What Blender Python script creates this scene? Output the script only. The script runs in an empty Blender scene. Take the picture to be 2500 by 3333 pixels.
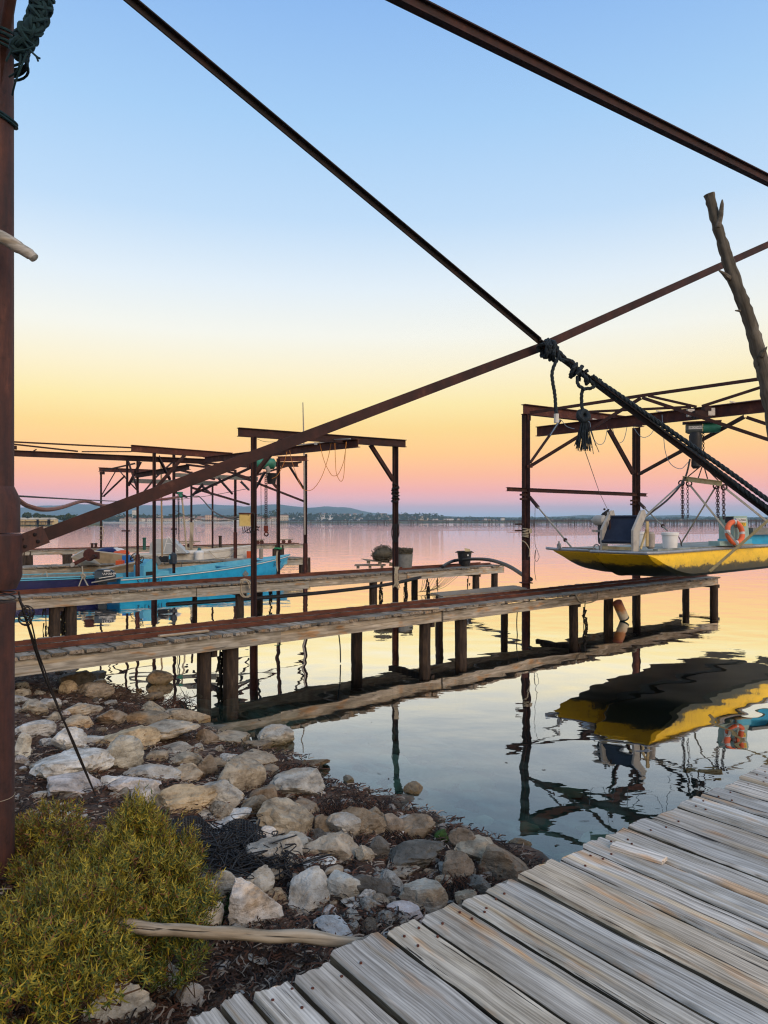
import bpy, bmesh, math, random
import numpy as np
from mathutils import Vector, Matrix, noise
random.seed(7); np.random.seed(7)
R = math.radians
scn = bpy.context.scene
COL = scn.collection

# ------------------------------------------------------------------ camera
F, CX, HV, H = 2336.0, 1250.0, 1697.0, 2.5      # focal (photo px), centre, horizon row, eye height over the water
cam_d = bpy.data.cameras.new('camera'); cam = bpy.data.objects.new('camera', cam_d); COL.objects.link(cam)
cam.location = (0, 0, H); cam.rotation_euler = (R(90), 0, 0)
cam_d.sensor_fit = 'VERTICAL'; cam_d.sensor_height = 36.0; cam_d.lens = 36.0*F/3333.0
cam_d.shift_y = (HV-1666.5)/3333.0
cam_d.clip_start = .05; cam_d.clip_end = 20000
scn.camera = cam

# ------------------------------------------------------------------ sky, sun, exposure
SUN_EL, SUN_AZ = R(28), R(142)          # after-glow from behind the viewer, very soft
def srgb(r, g, b):
    f = lambda c: (c/255/12.92) if c/255 <= .04045 else ((c/255+.055)/1.055)**2.4
    return (f(r), f(g), f(b), 1)
world = bpy.data.worlds.new('World'); scn.world = world; world.use_nodes = True
wn, wl = world.node_tree.nodes, world.node_tree.links
wn.clear()
wo = wn.new('ShaderNodeOutputWorld'); bg = wn.new('ShaderNodeBackground'); tc = wn.new('ShaderNodeTexCoord')
sep = wn.new('ShaderNodeSeparateXYZ'); mp = wn.new('ShaderNodeMapRange'); ramp = wn.new('ShaderNodeValToRGB')
wl.new(tc.outputs['Generated'], sep.inputs[0]); wl.new(sep.outputs['Z'], mp.inputs['Value'])
mp.inputs['From Min'].default_value = 0; mp.inputs['From Max'].default_value = 1.0
# belt-of-Venus twilight: grey-blue earth shadow, pink, orange, yellow, pale, blue
stops = [(0, (160,190,214)), (14, (168,192,215)), (40, (212,188,202)), (66, (242,182,186)), (100, (249,172,162)),
         (150, (253,178,138)), (220, (255,197,126)), (300, (255,216,134)), (380, (255,233,164)), (480, (252,239,202)),
         (600, (244,243,233)), (760, (224,235,244)), (980, (188,216,244)), (1300, (161,201,241)), (1700, (136,180,234))]
el = ramp.color_ramp.elements
while len(el) > 1: el.remove(el[-1])
for i, (px, c) in enumerate(stops):
    t = px/F; s = t/math.sqrt(1+t*t)
    e = el[0] if i == 0 else el.new(s)
    kk = 1+.36*max(0, 1-px/320); e.position = s; e.color = tuple(q*kk for q in srgb(*c)[:3])+(1,)
for s, c in ((.75, (140,176,222)), (1.0, (158,182,214))):
    e = el.new(s); e.color = srgb(*c)
wl.new(mp.outputs[0], ramp.inputs['Fac'])
sky = wn.new('ShaderNodeTexSky'); sky.sky_type = 'NISHITA'; sky.sun_disc = False
sky.sun_elevation = R(1.0); sky.sun_rotation = SUN_AZ
bg2 = wn.new('ShaderNodeBackground'); bg2.inputs['Strength'].default_value = .05
wl.new(sky.outputs[0], bg2.inputs['Color'])
add = wn.new('ShaderNodeAddShader')
wl.new(ramp.outputs['Color'], bg.inputs['Color']); bg.inputs['Strength'].default_value = 1.04
wl.new(bg.outputs[0], add.inputs[0]); wl.new(bg2.outputs[0], add.inputs[1]); wl.new(add.outputs[0], wo.inputs['Surface'])

sun_d = bpy.data.lights.new('sun', 'SUN'); sun = bpy.data.objects.new('sun', sun_d); COL.objects.link(sun)
sun_d.energy = 2.0; sun_d.angle = R(35); sun_d.color = (1.0, .74, .50)
sd = Vector((math.sin(SUN_AZ)*math.cos(SUN_EL), math.cos(SUN_AZ)*math.cos(SUN_EL), math.sin(SUN_EL)))
sun.rotation_euler = sd.to_track_quat('Z', 'Y').to_euler(); sun.location = sd*30

vs = scn.view_settings; vs.view_transform = 'Standard'; vs.look = 'None'; vs.exposure = 0; vs.gamma = 1; vs.use_curve_mapping = False
scn.display_settings.display_device = 'sRGB'
scn.render.engine = 'CYCLES'
scn.cycles.use_denoising = True; scn.cycles.denoising_prefilter = 'ACCURATE'; scn.cycles.pixel_filter_type = 'BLACKMAN_HARRIS'; scn.cycles.filter_width = 1.2
scn.cycles.max_bounces = 8; scn.cycles.transparent_max_bounces = 12; scn.cycles.volume_bounces = 0

# ------------------------------------------------------------------ measuring helpers
def at(u, v, Y): return Vector(((u-CX)/F*Y, Y, H-(v-HV)/F*Y))
def onz(u, v, z): return at(u, v, (H-z)*F/(v-HV))
Z = Vector((0, 0, 1))
def hit(u, P0, D):
    "where the sight line of column u meets the plan line P0 + t D"
    k = (u-CX)/F
    t = (k*P0.y-P0.x)/(D.x-k*D.y)
    return P0+D*t
def smooth(a, b, x):
    t = min(1, max(0, (x-a)/(b-a))); return t*t*(3-2*t)

# ------------------------------------------------------------------ materials
MATS = {}
def newmat(name):
    m = bpy.data.materials.new(name); m.use_nodes = True; m.node_tree.nodes.clear(); MATS[name] = m
    nt = m.node_tree
    def N(t, **kw):
        n = nt.nodes.new('ShaderNode'+t)
        for k, v in kw.items():
            if k in n.bl_rna.properties: setattr(n, k, v)
            else: n.inputs[k.replace('_', ' ')].default_value = v
        return n
    def L(a, b): nt.links.new(a, b)
    out = N('OutputMaterial')
    return m, N, L, out
def rampnode(N, stops):
    r = N('ValToRGB'); e = r.color_ramp.elements
    while len(e) > 1: e.remove(e[-1])
    for i, (p, c) in enumerate(stops):
        q = e[0] if i == 0 else e.new(p)
        q.position = p; q.color = tuple(c[:3])+(1,)
    return r
def mapped(N, L, stretch, rand=True, dist=0):
    tcn = N('TexCoord'); mpn = N('Mapping'); mpn.inputs['Scale'].default_value = stretch
    L(tcn.outputs['Object'], mpn.inputs['Vector'])
    if rand:
        oi = N('ObjectInfo'); mul = N('Math', operation='MULTIPLY'); mul.inputs[1].default_value = 57.0
        L(oi.outputs['Random'], mul.inputs[0]); L(mul.outputs[0], mpn.inputs['Location'])
    return mpn.outputs['Vector']
def pmat(name, cols, scale=4, stretch=(1, 1, 1), rough=.75, bump=.25, bscale=None, detail=6, metal=0, spec=.3, var=.0, tint=False, nrough=.6, bdist=.02):
    m, N, L, out = newmat(name)
    v = mapped(N, L, stretch)
    n1 = N('TexNoise', Scale=scale, Detail=detail, Roughness=nrough); L(v, n1.inputs['Vector'])
    r = rampnode(N, cols); L(n1.outputs['Fac'], r.inputs['Fac'])
    col = r.outputs['Color']
    if tint:
        oi = N('ObjectInfo'); mx = N('Mix', data_type='RGBA', blend_type='MULTIPLY'); mx.inputs[0].default_value = 1
        L(col, mx.inputs[6]); L(oi.outputs['Color'], mx.inputs[7]); col = mx.outputs[2]
    if var:
        oi = N('ObjectInfo'); mr = N('MapRange'); mr.inputs['To Min'].default_value = 1-var; mr.inputs['To Max'].default_value = 1+var
        L(oi.outputs['Random'], mr.inputs['Value'])
        hs = N('HueSaturation'); L(mr.outputs[0], hs.inputs['Value']); L(col, hs.inputs['Color']); col = hs.outputs['Color']
    b = N('BsdfPrincipled', Roughness=rough, Metallic=metal)
    b.inputs['Specular IOR Level'].default_value = spec
    L(col, b.inputs['Base Color'])
    if bump:
        n2 = N('TexNoise', Scale=bscale or scale*5, Detail=5, Roughness=.65); L(v, n2.inputs['Vector'])
        bp = N('Bump', Strength=bump, Distance=bdist); L(n2.outputs['Fac'], bp.inputs['Height']); L(bp.outputs[0], b.inputs['Normal'])
    L(b.outputs[0], out.inputs['Surface'])
    return m
g3 = lambda v: (v, v, v)
RUST = pmat('rusted_steel', [(.25, (.018,.009,.009)), (.42, (.055,.019,.016)), (.55, (.075,.024,.018)), (.66, (.13,.050,.030)), (.74, (.05,.018,.014)), (.85, (.14,.11,.09))], 5, detail=9, nrough=.7, rough=.8, bump=.35, bscale=60, bdist=.004)
m, N, L, out = newmat('post_rust')
tcn = N('TexCoord'); mpn = N('Mapping'); mpn.inputs['Scale'].default_value = (9, 9, 1.3); L(tcn.outputs['Object'], mpn.inputs['Vector'])
n1 = N('TexNoise', Scale=1.4, Detail=8, Roughness=.7); L(mpn.outputs[0], n1.inputs['Vector']); n2 = N('TexNoise', Scale=16, Detail=9, Roughness=.75); L(tcn.outputs['Object'], n2.inputs['Vector'])
r1 = rampnode(N, [(.25, (.012,.008,.009)), (.42, (.036,.013,.012)), (.56, (.062,.020,.014)), (.70, (.12,.04,.022))]); L(n1.outputs['Fac'], r1.inputs['Fac'])
r2 = rampnode(N, [(.30, g3(.35)), (.45, g3(.9)), (.62, g3(1.1)), (.72, (1.9,1.6,1.4))]); L(n2.outputs['Fac'], r2.inputs['Fac'])
mx = N('Mix', data_type='RGBA', blend_type='MULTIPLY'); mx.inputs[0].default_value = 1; L(r1.outputs[0], mx.inputs[6]); L(r2.outputs[0], mx.inputs[7])
b = N('BsdfPrincipled', Roughness=.75); L(mx.outputs[2], b.inputs['Base Color']); bp = N('Bump', Strength=.6, Distance=.006); L(n2.outputs['Fac'], bp.inputs['Height']); L(bp.outputs[0], b.inputs['Normal']); L(b.outputs[0], out.inputs['Surface']); POSTRUST = m
RUSTD = pmat('dark_rusted_steel', [(.25, (.011,.007,.007)), (.45, (.028,.012,.011)), (.6, (.046,.017,.014)), (.7, (.085,.034,.024)), (.8, (.034,.014,.012))], 5, detail=9, nrough=.7, rough=.75, bump=.3, bscale=70, bdist=.004)
RAIL = pmat('rail_rust', [(.3, (.05,.018,.012)), (.5, (.10,.034,.02)), (.7, (.15,.055,.03))], 4, rough=.8, bump=.3, bscale=40, bdist=.004)
DKSTEEL = pmat('blackened_steel', [(.3, (.007,.006,.007)), (.55, (.014,.010,.011)), (.72, (.03,.015,.013))], 6, detail=8, rough=.75, bump=.3, bscale=70, bdist=.004)
STEEL = pmat('galvanised_steel', [(.3, g3(.28)), (.7, g3(.42))], 12, rough=.45, metal=.6, bump=.1)
GREYPIPE = pmat('weathered_pipe', [(.3, (.22,.20,.18)), (.7, (.34,.31,.27))], 8, rough=.6, bump=.1)
BLACK = pmat('black_rubber', [(.3, (.010,.011,.013)), (.7, (.022,.023,.026))], 10, rough=.5, bump=.1)
DKROPE = pmat('dark_blue_rope', [(.3, (.008,.014,.020)), (.7, (.024,.038,.050))], 40, rough=.85, bump=.4, bscale=150, bdist=.003)
TEAL = pmat('teal_rope', [(.3, (.003,.016,.022)), (.7, (.009,.040,.050))], 40, rough=.85, bump=.4, bscale=150, bdist=.003)
PALEROPE = pmat('pale_rope', [(.3, (.28,.24,.17)), (.7, (.46,.40,.30))], 40, rough=.9, bump=.3)
WIRE = pmat('dark_wire', [(.3, (.012,.012,.014)), (.7, (.03,.028,.028))], 20, rough=.6, bump=0)
ORANGEC = pmat('orange_cable', [(.3, (.42,.15,.025)), (.7, (.60,.24,.04))], 20, rough=.5, bump=0)
BLUEC = pmat('blue_cable', [(.3, (.10,.16,.24)), (.7, (.20,.28,.36))], 20, rough=.5, bump=0)
REDHOSE = pmat('red_hose', [(.3, (.11,.022,.018)), (.7, (.18,.04,.03))], 8, rough=.5, bump=0)
STRAP = pmat('webbing_strap', [(.3, (.20,.19,.16)), (.7, (.33,.31,.26))], 30, rough=.9, bump=.2)
STRAPY = pmat('yellowed_strap', [(.3, (.17,.14,.07)), (.7, (.27,.23,.12))], 30, rough=.9, bump=.2)
WHITEP = pmat('white_plastic', [(.3, (.62,.63,.61)), (.7, (.74,.74,.72))], 6, rough=.4, bump=.05)
WHITEHULL = pmat('white_hull_paint', [(.25, (.42,.42,.39)), (.5, (.60,.60,.57)), (.8, (.68,.68,.65))], 3, rough=.45, bump=.08)
CYAN = pmat('cyan_paint', [(.2, (.010,.20,.38)), (.5, (.012,.31,.56)), (.8, (.025,.37,.62))], 3, rough=.4, bump=.12)
CYANIN = pmat('pale_cyan_paint', [(.2, (.05,.27,.40)), (.5, (.09,.38,.53)), (.8, (.16,.46,.58))], 3, rough=.5, bump=.12)
NAVY = pmat('navy_paint', [(.3, (.004,.007,.05)), (.7, (.008,.012,.085))], 3, rough=.4, bump=.1)
TANP = pmat('tan_aluminium', [(.2, (.13,.10,.06)), (.5, (.26,.20,.12)), (.8, (.34,.28,.19))], 3, rough=.5, bump=.12)
BLUEBOX = pmat('blue_plastic', [(.3, (.01,.11,.36)), (.7, (.02,.16,.44))], 5, rough=.5, bump=.05)
REDBOX = pmat('orange_red_plastic', [(.3, (.50,.07,.02)), (.7, (.62,.11,.03))], 5, rough=.5, bump=.05)
OUTB = pmat('outboard_cowl', [(.3, (.012,.020,.030)), (.7, (.028,.042,.058))], 5, rough=.35, bump=.05)
RINGO = pmat('life_ring_orange', [(.3, (.62,.11,.04)), (.7, (.74,.17,.07))], 8, rough=.6, bump=.08)
SILVER = pmat('reflective_band', [(.3, g3(.42)), (.7, g3(.55))], 10, rough=.5, bump=.05)
GREENH = pmat('green_hoist_paint', [(.25, (.02,.10,.07)), (.55, (.03,.19,.13)), (.8, (.10,.30,.22))], 6, rough=.5, bump=.1)
GREYH = pmat('grey_hoist_paint', [(.3, (.09,.11,.11)), (.7, (.17,.19,.19))], 8, rough=.5, bump=.1)
CREAM = pmat('cream_paint', [(.2, (.26,.17,.07)), (.5, (.47,.38,.20)), (.8, (.54,.46,.28))], 5, rough=.6, bump=.15)
YBOX = pmat('yellow_control_box', [(.2, (.20,.12,.04)), (.45, (.50,.38,.13)), (.8, (.58,.47,.20))], 8, rough=.6, bump=.15)
TEALP = pmat('grey_green_paint', [(.2, (.20,.30,.27)), (.5, (.28,.41,.37)), (.8, (.34,.46,.42))], 5, rough=.55, bump=.1)
PLATEY = pmat('yellow_plate', [(.3, (.68,.42,.03)), (.7, (.75,.48,.05))], 4, rough=.5, bump=0)
INK = pmat('black_ink', [(.3, g3(.012)), (.7, g3(.016))], 4, rough=.6, bump=0)
EUBLUE = pmat('plate_blue', [(.3, (.01,.06,.42)), (.7, (.012,.07,.46))], 4, rough=.5, bump=0)
INKBLUE = pmat('navy_lettering', [(.3, (.01,.02,.06)), (.7, (.012,.025,.07))], 4, rough=.6, bump=0)
BELT = pmat('dark_blue_belt', [(.3, (.010,.016,.034)), (.7, (.018,.027,.05))], 6, rough=.8, bump=.15)
MACH = pmat('weathered_aluminium', [(.2, (.22,.21,.19)), (.5, (.36,.35,.32)), (.8, (.44,.43,.40))], 7, rough=.5, bump=.15)
ZINC = pmat('grey_tub', [(.3, (.13,.14,.13)), (.7, (.22,.22,.21))], 9, rough=.6, bump=.15)
NETM = pmat('old_net', [(.3, (.05,.045,.03)), (.7, (.13,.115,.085))], 30, rough=.95, bump=.3)
BLACKNET = pmat('black_plastic_net', [(.3, (.006,.007,.009)), (.7, (.018,.019,.022))], 30, rough=.55, bump=.1)
ALGAE = pmat('green_algae', [(.3, (.012,.035,.006)), (.7, (.05,.11,.012))], 25, rough=.7, bump=.4)
WEEDROPE = pmat('mussel_growth', [(.3, (.006,.006,.006)), (.7, (.03,.025,.02))], 20, rough=.7, bump=.6)
WOODJ = {}
def woodmat(name, cols, fine=38, rust=.0, crack=.5, knot=True, bump=.5, bd=.006, tint=True):
    "weathered timber: grain along local X"
    m, N, L, out = newmat(name)
    tcn = N('TexCoord'); oi = N('ObjectInfo')
    mul = N('Math', operation='MULTIPLY'); mul.inputs[1].default_value = 91.0; L(oi.outputs['Random'], mul.inputs[0])
    off = N('CombineXYZ'); L(mul.outputs[0], off.inputs[0]); L(mul.outputs[0], off.inputs[1]); L(mul.outputs[0], off.inputs[2])
    pos = N('VectorMath', operation='ADD'); L(tcn.outputs['Object'], pos.inputs[0]); L(off.outputs[0], pos.inputs[1])
    # gentle waviness of the grain
    nw = N('TexNoise', Scale=2.2, Detail=2); L(pos.outputs[0], nw.inputs['Vector'])
    wsc = N('VectorMath', operation='SCALE'); wsc.inputs['Scale'].default_value = .028
    wsub = N('VectorMath', operation='SUBTRACT'); wsub.inputs[1].default_value = (.5, .5, .5)
    L(nw.outputs['Color'], wsub.inputs[0]); L(wsub.outputs[0], wsc.inputs[0])
    wz = N('VectorMath', operation='MULTIPLY'); wz.inputs[1].default_value = (0, 1, .6); L(wsc.outputs[0], wz.inputs[0])
    p2 = N('VectorMath', operation='ADD'); L(pos.outputs[0], p2.inputs[0]); L(wz.outputs[0], p2.inputs[1])
    # knots: sparse cells pull the grain around them
    kn = N('TexVoronoi', Scale=1.0, Randomness=1.0); km = N('Mapping'); km.inputs['Scale'].default_value = (2.3, 7.5, 7.5)
    L(pos.outputs[0], km.inputs['Vector']); L(km.outputs[0], kn.inputs['Vector'])
    kr = N('MapRange'); kr.inputs['From Min'].default_value = .0; kr.inputs['From Max'].default_value = .30; kr.inputs['To Min'].default_value = 1; kr.inputs['To Max'].default_value = 0
    L(kn.outputs['Distance'], kr.inputs['Value'])
    def stretched(sc, scale, det, rough=.6, src=p2):
        mm = N('Mapping'); mm.inputs['Scale'].default_value = sc; L(src.outputs[0], mm.inputs['Vector'])
        nn = N('TexNoise', Scale=scale, Detail=det, Roughness=rough); L(mm.outputs[0], nn.inputs['Vector'])
        return nn.outputs['Fac']
    gr = stretched((.8, fine, fine), 1.0, 3.5, .7)
    kg = N('Math', operation='MULTIPLY_ADD'); kg.inputs[1].default_value = .35 if knot else 0; L(kr.outputs[0], kg.inputs[0]); L(gr, kg.inputs[2])
    ring = N('Math', operation='MULTIPLY'); ring.inputs[1].default_value = 1.0; L(kg.outputs[0], ring.inputs[0])
    r = rampnode(N, cols); L(ring.outputs[0], r.inputs['Fac'])
    # cathedral growth rings
    wm = N('Mapping'); wm.inputs['Scale'].default_value = (.35, 3.2, 3.2); L(p2.outputs[0], wm.inputs['Vector'])
    wv = N('TexWave', wave_type='BANDS', bands_direction='Y', Scale=fine*.10, Distortion=7.0, Detail=3.0); wv.inputs['Detail Scale'].default_value = .9; L(wm.outputs[0], wv.inputs['Vector'])
    wr_ = rampnode(N, [(.0, g3(.62)), (.35, g3(.95)), (1.0, g3(1.08))]); L(wv.outputs['Fac'], wr_.inputs['Fac'])
    mw = N('Mix', data_type='RGBA', blend_type='MULTIPLY'); mw.inputs[0].default_value = .45; L(r.outputs[0], mw.inputs[6]); L(wr_.outputs[0], mw.inputs[7]); r = mw
    # blotches
    bl = stretched((1.6, 7, 7), 1.3, 7, .68)
    rb = rampnode(N, [(.28, (.50,.46,.40)), (.42, (.86,.84,.80)), (.55, g3(1.02)), (.7, g3(1.2))]); L(bl, rb.inputs['Fac'])
    mx = N('Mix', data_type='RGBA', blend_type='MULTIPLY'); mx.inputs[0].default_value = 1; L(r.outputs[2], mx.inputs[6]); L(rb.outputs[0], mx.inputs[7])
    col = mx.outputs[2]
    # cracks
    cr = stretched((.55, fine*.5, fine*.5), 1.0, 4, .6)
    rc = rampnode(N, [(.0, g3(.0)), (.335, g3(.0)), (.365, g3(1.0))]); L(cr, rc.inputs['Fac'])
    mc = N('Mix', data_type='RGBA', blend_type='MULTIPLY'); mc.inputs[0].default_value = crack; L(col, mc.inputs[6]); L(rc.outputs[0], mc.inputs[7]); col = mc.outputs[2]
    # dark knots, ochre streaks
    kq = rampnode(N, [(.80, g3(1)), (.90, (.42,.36,.30)), (1.0, (.28,.23,.18))]); L(kr.outputs[0], kq.inputs['Fac'])
    mk_ = N('Mix', data_type='RGBA', blend_type='MULTIPLY'); mk_.inputs[0].default_value = .85 if knot else 0; L(col, mk_.inputs[6]); L(kq.outputs[0], mk_.inputs[7]); col = mk_.outputs[2]
    oc = stretched((.55, 9, 9), 1.2, 4, .55, pos); ro = rampnode(N, [(.57, g3(0)), (.68, g3(.65))]); L(oc, ro.inputs['Fac'])
    mo = N('Mix', data_type='RGBA', blend_type='MULTIPLY'); L(ro.outputs[0], mo.inputs[0]); L(col, mo.inputs[6]); mo.inputs[7].default_value = (1.08, .86, .56, 1); col = mo.outputs[2]
    # rust / tannin stains
    if rust:
        st = stretched((1.5, 5, 5), 1.6, 3, .5, pos); rs = rampnode(N, [(.60, g3(0)), (.69, g3(rust))]); L(st, rs.inputs['Fac'])
        ms = N('Mix', data_type='RGBA', blend_type='MULTIPLY'); L(rs.outputs[0], ms.inputs[0]); L(col, ms.inputs[6]); ms.inputs[7].default_value = (1.15, .74, .42, 1); col = ms.outputs[2]
    if tint:
        mt = N('Mix', data_type='RGBA', blend_type='MULTIPLY'); mt.inputs[0].default_value = 1; L(col, mt.inputs[6]); L(oi.outputs['Color'], mt.inputs[7]); col = mt.outputs[2]
    b = N('BsdfPrincipled', Roughness=.82); b.inputs['Specular IOR Level'].default_value = .25
    L(col, b.inputs['Base Color'])
    hm = N('Math', operation='MULTIPLY_ADD'); hm.inputs[1].default_value = .6; L(rc.outputs[0], hm.inputs[0]); L(stretched((.9, fine*.35, fine*.35), 1.0, 2, .5), hm.inputs[2])
    bp = N('Bump', Strength=bump, Distance=bd); L(hm.outputs[0], bp.inputs['Height']); L(bp.outputs[0], b.inputs['Normal'])
    L(b.outputs[0], out.inputs['Surface'])
    return m
DECKW = woodmat('boardwalk_timber', [(.25, (.13,.12,.105)), (.38, (.29,.27,.24)), (.50, (.44,.415,.375)), (.64, (.62,.59,.535)), (.9, (.40,.37,.33))], 75, rust=.75, crack=.9, bump=.6, bd=.004)
JETW = woodmat('jetty_timber', [(.25, (.07,.055,.042)), (.42, (.19,.16,.125)), (.6, (.30,.26,.21)), (.8, (.37,.33,.28))], 50, rust=.5, crack=.7, bump=.7, bd=.01)
BEAMW = woodmat('fascia_timber', [(.25, (.15,.135,.11)), (.45, (.30,.275,.23)), (.6, (.42,.39,.335)), (.8, (.50,.47,.41))], 40, rust=.8, crack=.6, bump=.5, bd=.008)
PILEW = pmat('pile_timber', [(.3, (.016,.012,.010)), (.5, (.035,.024,.018)), (.7, (.07,.045,.03))], 6, stretch=(3, 3, .6), rough=.85, bump=.6, bdist=.02)
LOGW = woodmat('pale_log', [(.25, (.10,.08,.055)), (.42, (.24,.20,.145)), (.6, (.36,.31,.24)), (.8, (.42,.38,.31))], 45, crack=.85, bump=1, bd=.006, tint=False)
PALEDRIFT = woodmat('pale_driftwood', [(.25, (.12,.115,.10)), (.42, (.26,.25,.22)), (.6, (.38,.37,.34)), (.8, (.44,.43,.40))], 40, crack=.6, bump=.7, bd=.005, tint=False)
SIDEW = woodmat('shaded_plank_side', [(.25, (.035,.030,.020)), (.45, (.085,.072,.05)), (.7, (.15,.13,.09))], 90, crack=.6, bump=.8, bd=.004, tint=False)  # brown side wood, darkened to paint shade into the gaps between boards
DRIFT = woodmat('driftwood', [(.25, (.03,.027,.022)), (.42, (.075,.068,.055)), (.6, (.125,.113,.092)), (.8, (.17,.155,.13))], 30, crack=.8, bump=.9, bd=.012, tint=False)

# ------------------------------------------------------------------ mesh building
class MB:
    def __init__(s): s.V = []; s.F = []; s.M = []
    def add(s, vs, fs, m=0):
        b = len(s.V); s.V += [Vector(v) for v in vs]
        for f in fs: s.F.append([i+b for i in f]); s.M.append(m)
        return s
    def box(s, c, size, m=0, rot=None):
        c = Vector(c); hx, hy, hz = size[0]/2, size[1]/2, size[2]/2
        vs = [Vector((x, y, z)) for x in (-hx, hx) for y in (-hy, hy) for z in (-hz, hz)]
        if rot is not None: vs = [rot @ v for v in vs]
        return s.add([c+v for v in vs], [(0,1,3,2),(4,6,7,5),(0,4,5,1),(2,3,7,6),(0,2,6,4),(1,5,7,3)], m)
    def bar(s, p0, p1, w, h, m=0, up=Z):
        p0, p1 = Vector(p0), Vector(p1); x, y, z = frame(p1-p0, up)
        vs = [p+y*a*w/2+z*b*h/2 for p in (p0, p1) for a in (-1, 1) for b in (-1, 1)]
        return s.add(vs, [(0,1,3,2),(4,6,7,5),(0,4,5,1),(2,3,7,6),(0,2,6,4),(1,5,7,3)], m)
    def ibeam(s, p0, p1, w, h, t=.012, m=0, up=Z):
        p0, p1 = Vector(p0), Vector(p1); x, y, z = frame(p1-p0, up)
        s.bar(p0+z*(h/2-t/2), p1+z*(h/2-t/2), w, t, m, up); s.bar(p0-z*(h/2-t/2), p1-z*(h/2-t/2), w, t, m, up)
        return s.bar(p0, p1, t*.8, h-2*t, m, up)
    def tube(s, pts, r, n=8, m=0, cap=True):
        pts = [Vector(p) for p in pts]; k = len(pts)
        rs = r if isinstance(r, (list, tuple)) else [r]*k
        fr = None; rings = []
        for i, p in enumerate(pts):
            t = (pts[min(i+1, k-1)]-pts[max(i-1, 0)])
            if t.length < 1e-9: t = Vector((0, 0, 1))
            t.normalize()
            if fr is None:
                a = Z if abs(t.z) < .9 else Vector((1, 0, 0)); fr = (a-t*a.dot(t)).normalized()
            else:
                fr = fr-t*fr.dot(t)
                fr = fr.normalized() if fr.length > 1e-6 else t.orthogonal().normalized()
            bn = t.cross(fr)
            rings.append([p+(fr*math.cos(j*2*math.pi/n)+bn*math.sin(j*2*math.pi/n))*rs[i] for j in range(n)])
        vs = [v for g in rings for v in g]; fs = []
        for i in range(k-1):
            for j in range(n):
                fs.append((i*n+j, i*n+(j+1) % n, (i+1)*n+(j+1) % n, (i+1)*n+j))
        if cap: fs.append(tuple(range(n-1, -1, -1))); fs.append(tuple((k-1)*n+j for j in range(n)))
        return s.add(vs, fs, m)
    def lathe(s, prof, o, n=20, m=0, axis=Z, cap=True):
        o = Vector(o); x, y, _ = frame(axis, Vector((1, 0, .01))); ax = Vector(axis).normalized()
        u = ax.orthogonal().normalized(); w = ax.cross(u)
        vs = []; fs = []
        for r, z in prof:
            vs += [o+ax*z+(u*math.cos(j*2*math.pi/n)+w*math.sin(j*2*math.pi/n))*r for j in range(n)]
        for i in range(len(prof)-1):
            for j in range(n): fs.append((i*n+j, i*n+(j+1) % n, (i+1)*n+(j+1) % n, (i+1)*n+j))
        if cap: fs.append(tuple(range(n-1, -1, -1))); fs.append(tuple((len(prof)-1)*n+j for j in range(n)))
        return s.add(vs, fs, m)
    def torus(s, c, Rr, r, axis, n=24, k=8, m=0, sq=1.0, long=None):
        c = Vector(c); ax = Vector(axis).normalized()
        u = (Vector(long)-ax*Vector(long).dot(ax)).normalized() if long is not None else ax.orthogonal().normalized()
        w = ax.cross(u); vs = []; fs = []
        for i in range(n):
            a = i*2*math.pi/n; dvec = u*math.cos(a)*sq+w*math.sin(a); cc = c+dvec*Rr; dn = (u*math.cos(a)+w*math.sin(a))
            for j in range(k):
                b = j*2*math.pi/k; vs.append(cc+dn*math.cos(b)*r+ax*math.sin(b)*r)
        for i in range(n):
            for j in range(k):
                fs.append((i*k+j, ((i+1) % n)*k+j, ((i+1) % n)*k+(j+1) % k, i*k+(j+1) % k))
        return s.add(vs, fs, m)
    def sphere(s, c, r, n=10, m=0, sz=(1, 1, 1)):
        c = Vector(c); vs = []; fs = []; k = n//2
        for i in range(k+1):
            a = math.pi*i/k
            for j in range(n):
                b = 2*math.pi*j/n; vs.append(c+Vector((math.sin(a)*math.cos(b)*sz[0], math.sin(a)*math.sin(b)*sz[1], math.cos(a)*sz[2]))*r)
        for i in range(k):
            for j in range(n): fs.append((i*n+j, (i+1)*n+j, (i+1)*n+(j+1) % n, i*n+(j+1) % n))
        return s.add(vs, fs, m)
    def rope(s, pts, r, pitch=None, m=0, n=6, res=None):
        "three-strand laid rope"
        pitch = pitch or r*7; pts = resample(pts, res or pitch/7); k = len(pts); fr = None; acc = 0; st = [[], [], []]
        for i, p in enumerate(pts):
            t = (pts[min(i+1, k-1)]-pts[max(i-1, 0)]).normalized()
            if fr is None: fr = t.orthogonal().normalized()
            else: fr = (fr-t*fr.dot(t)).normalized(); acc += (p-pts[i-1]).length
            bn = t.cross(fr)
            for q in range(3):
                a = acc/pitch*2*math.pi+q*2*math.pi/3
                st[q].append(p+(fr*math.cos(a)+bn*math.sin(a))*r*.5)
        for q in range(3): s.tube(st[q], r*.56, n, m)
        return s
    def mesh(s, name, mats, o=Vector(), sharp=35):
        me = bpy.data.meshes.new(name); me.from_pydata([v-o for v in s.V], [], s.F)
        for mm in (mats if isinstance(mats, (list, tuple)) else [mats]): me.materials.append(mm)
        if any(s.M): me.polygons.foreach_set('material_index', s.M)
        bm = bmesh.new(); bm.from_mesh(me); bmesh.ops.recalc_face_normals(bm, faces=bm.faces); bm.to_mesh(me); bm.free()
        me.polygons.foreach_set('use_smooth', [True]*len(me.polygons)); me.set_sharp_from_angle(angle=R(sharp)); me.update()
        return me
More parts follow.
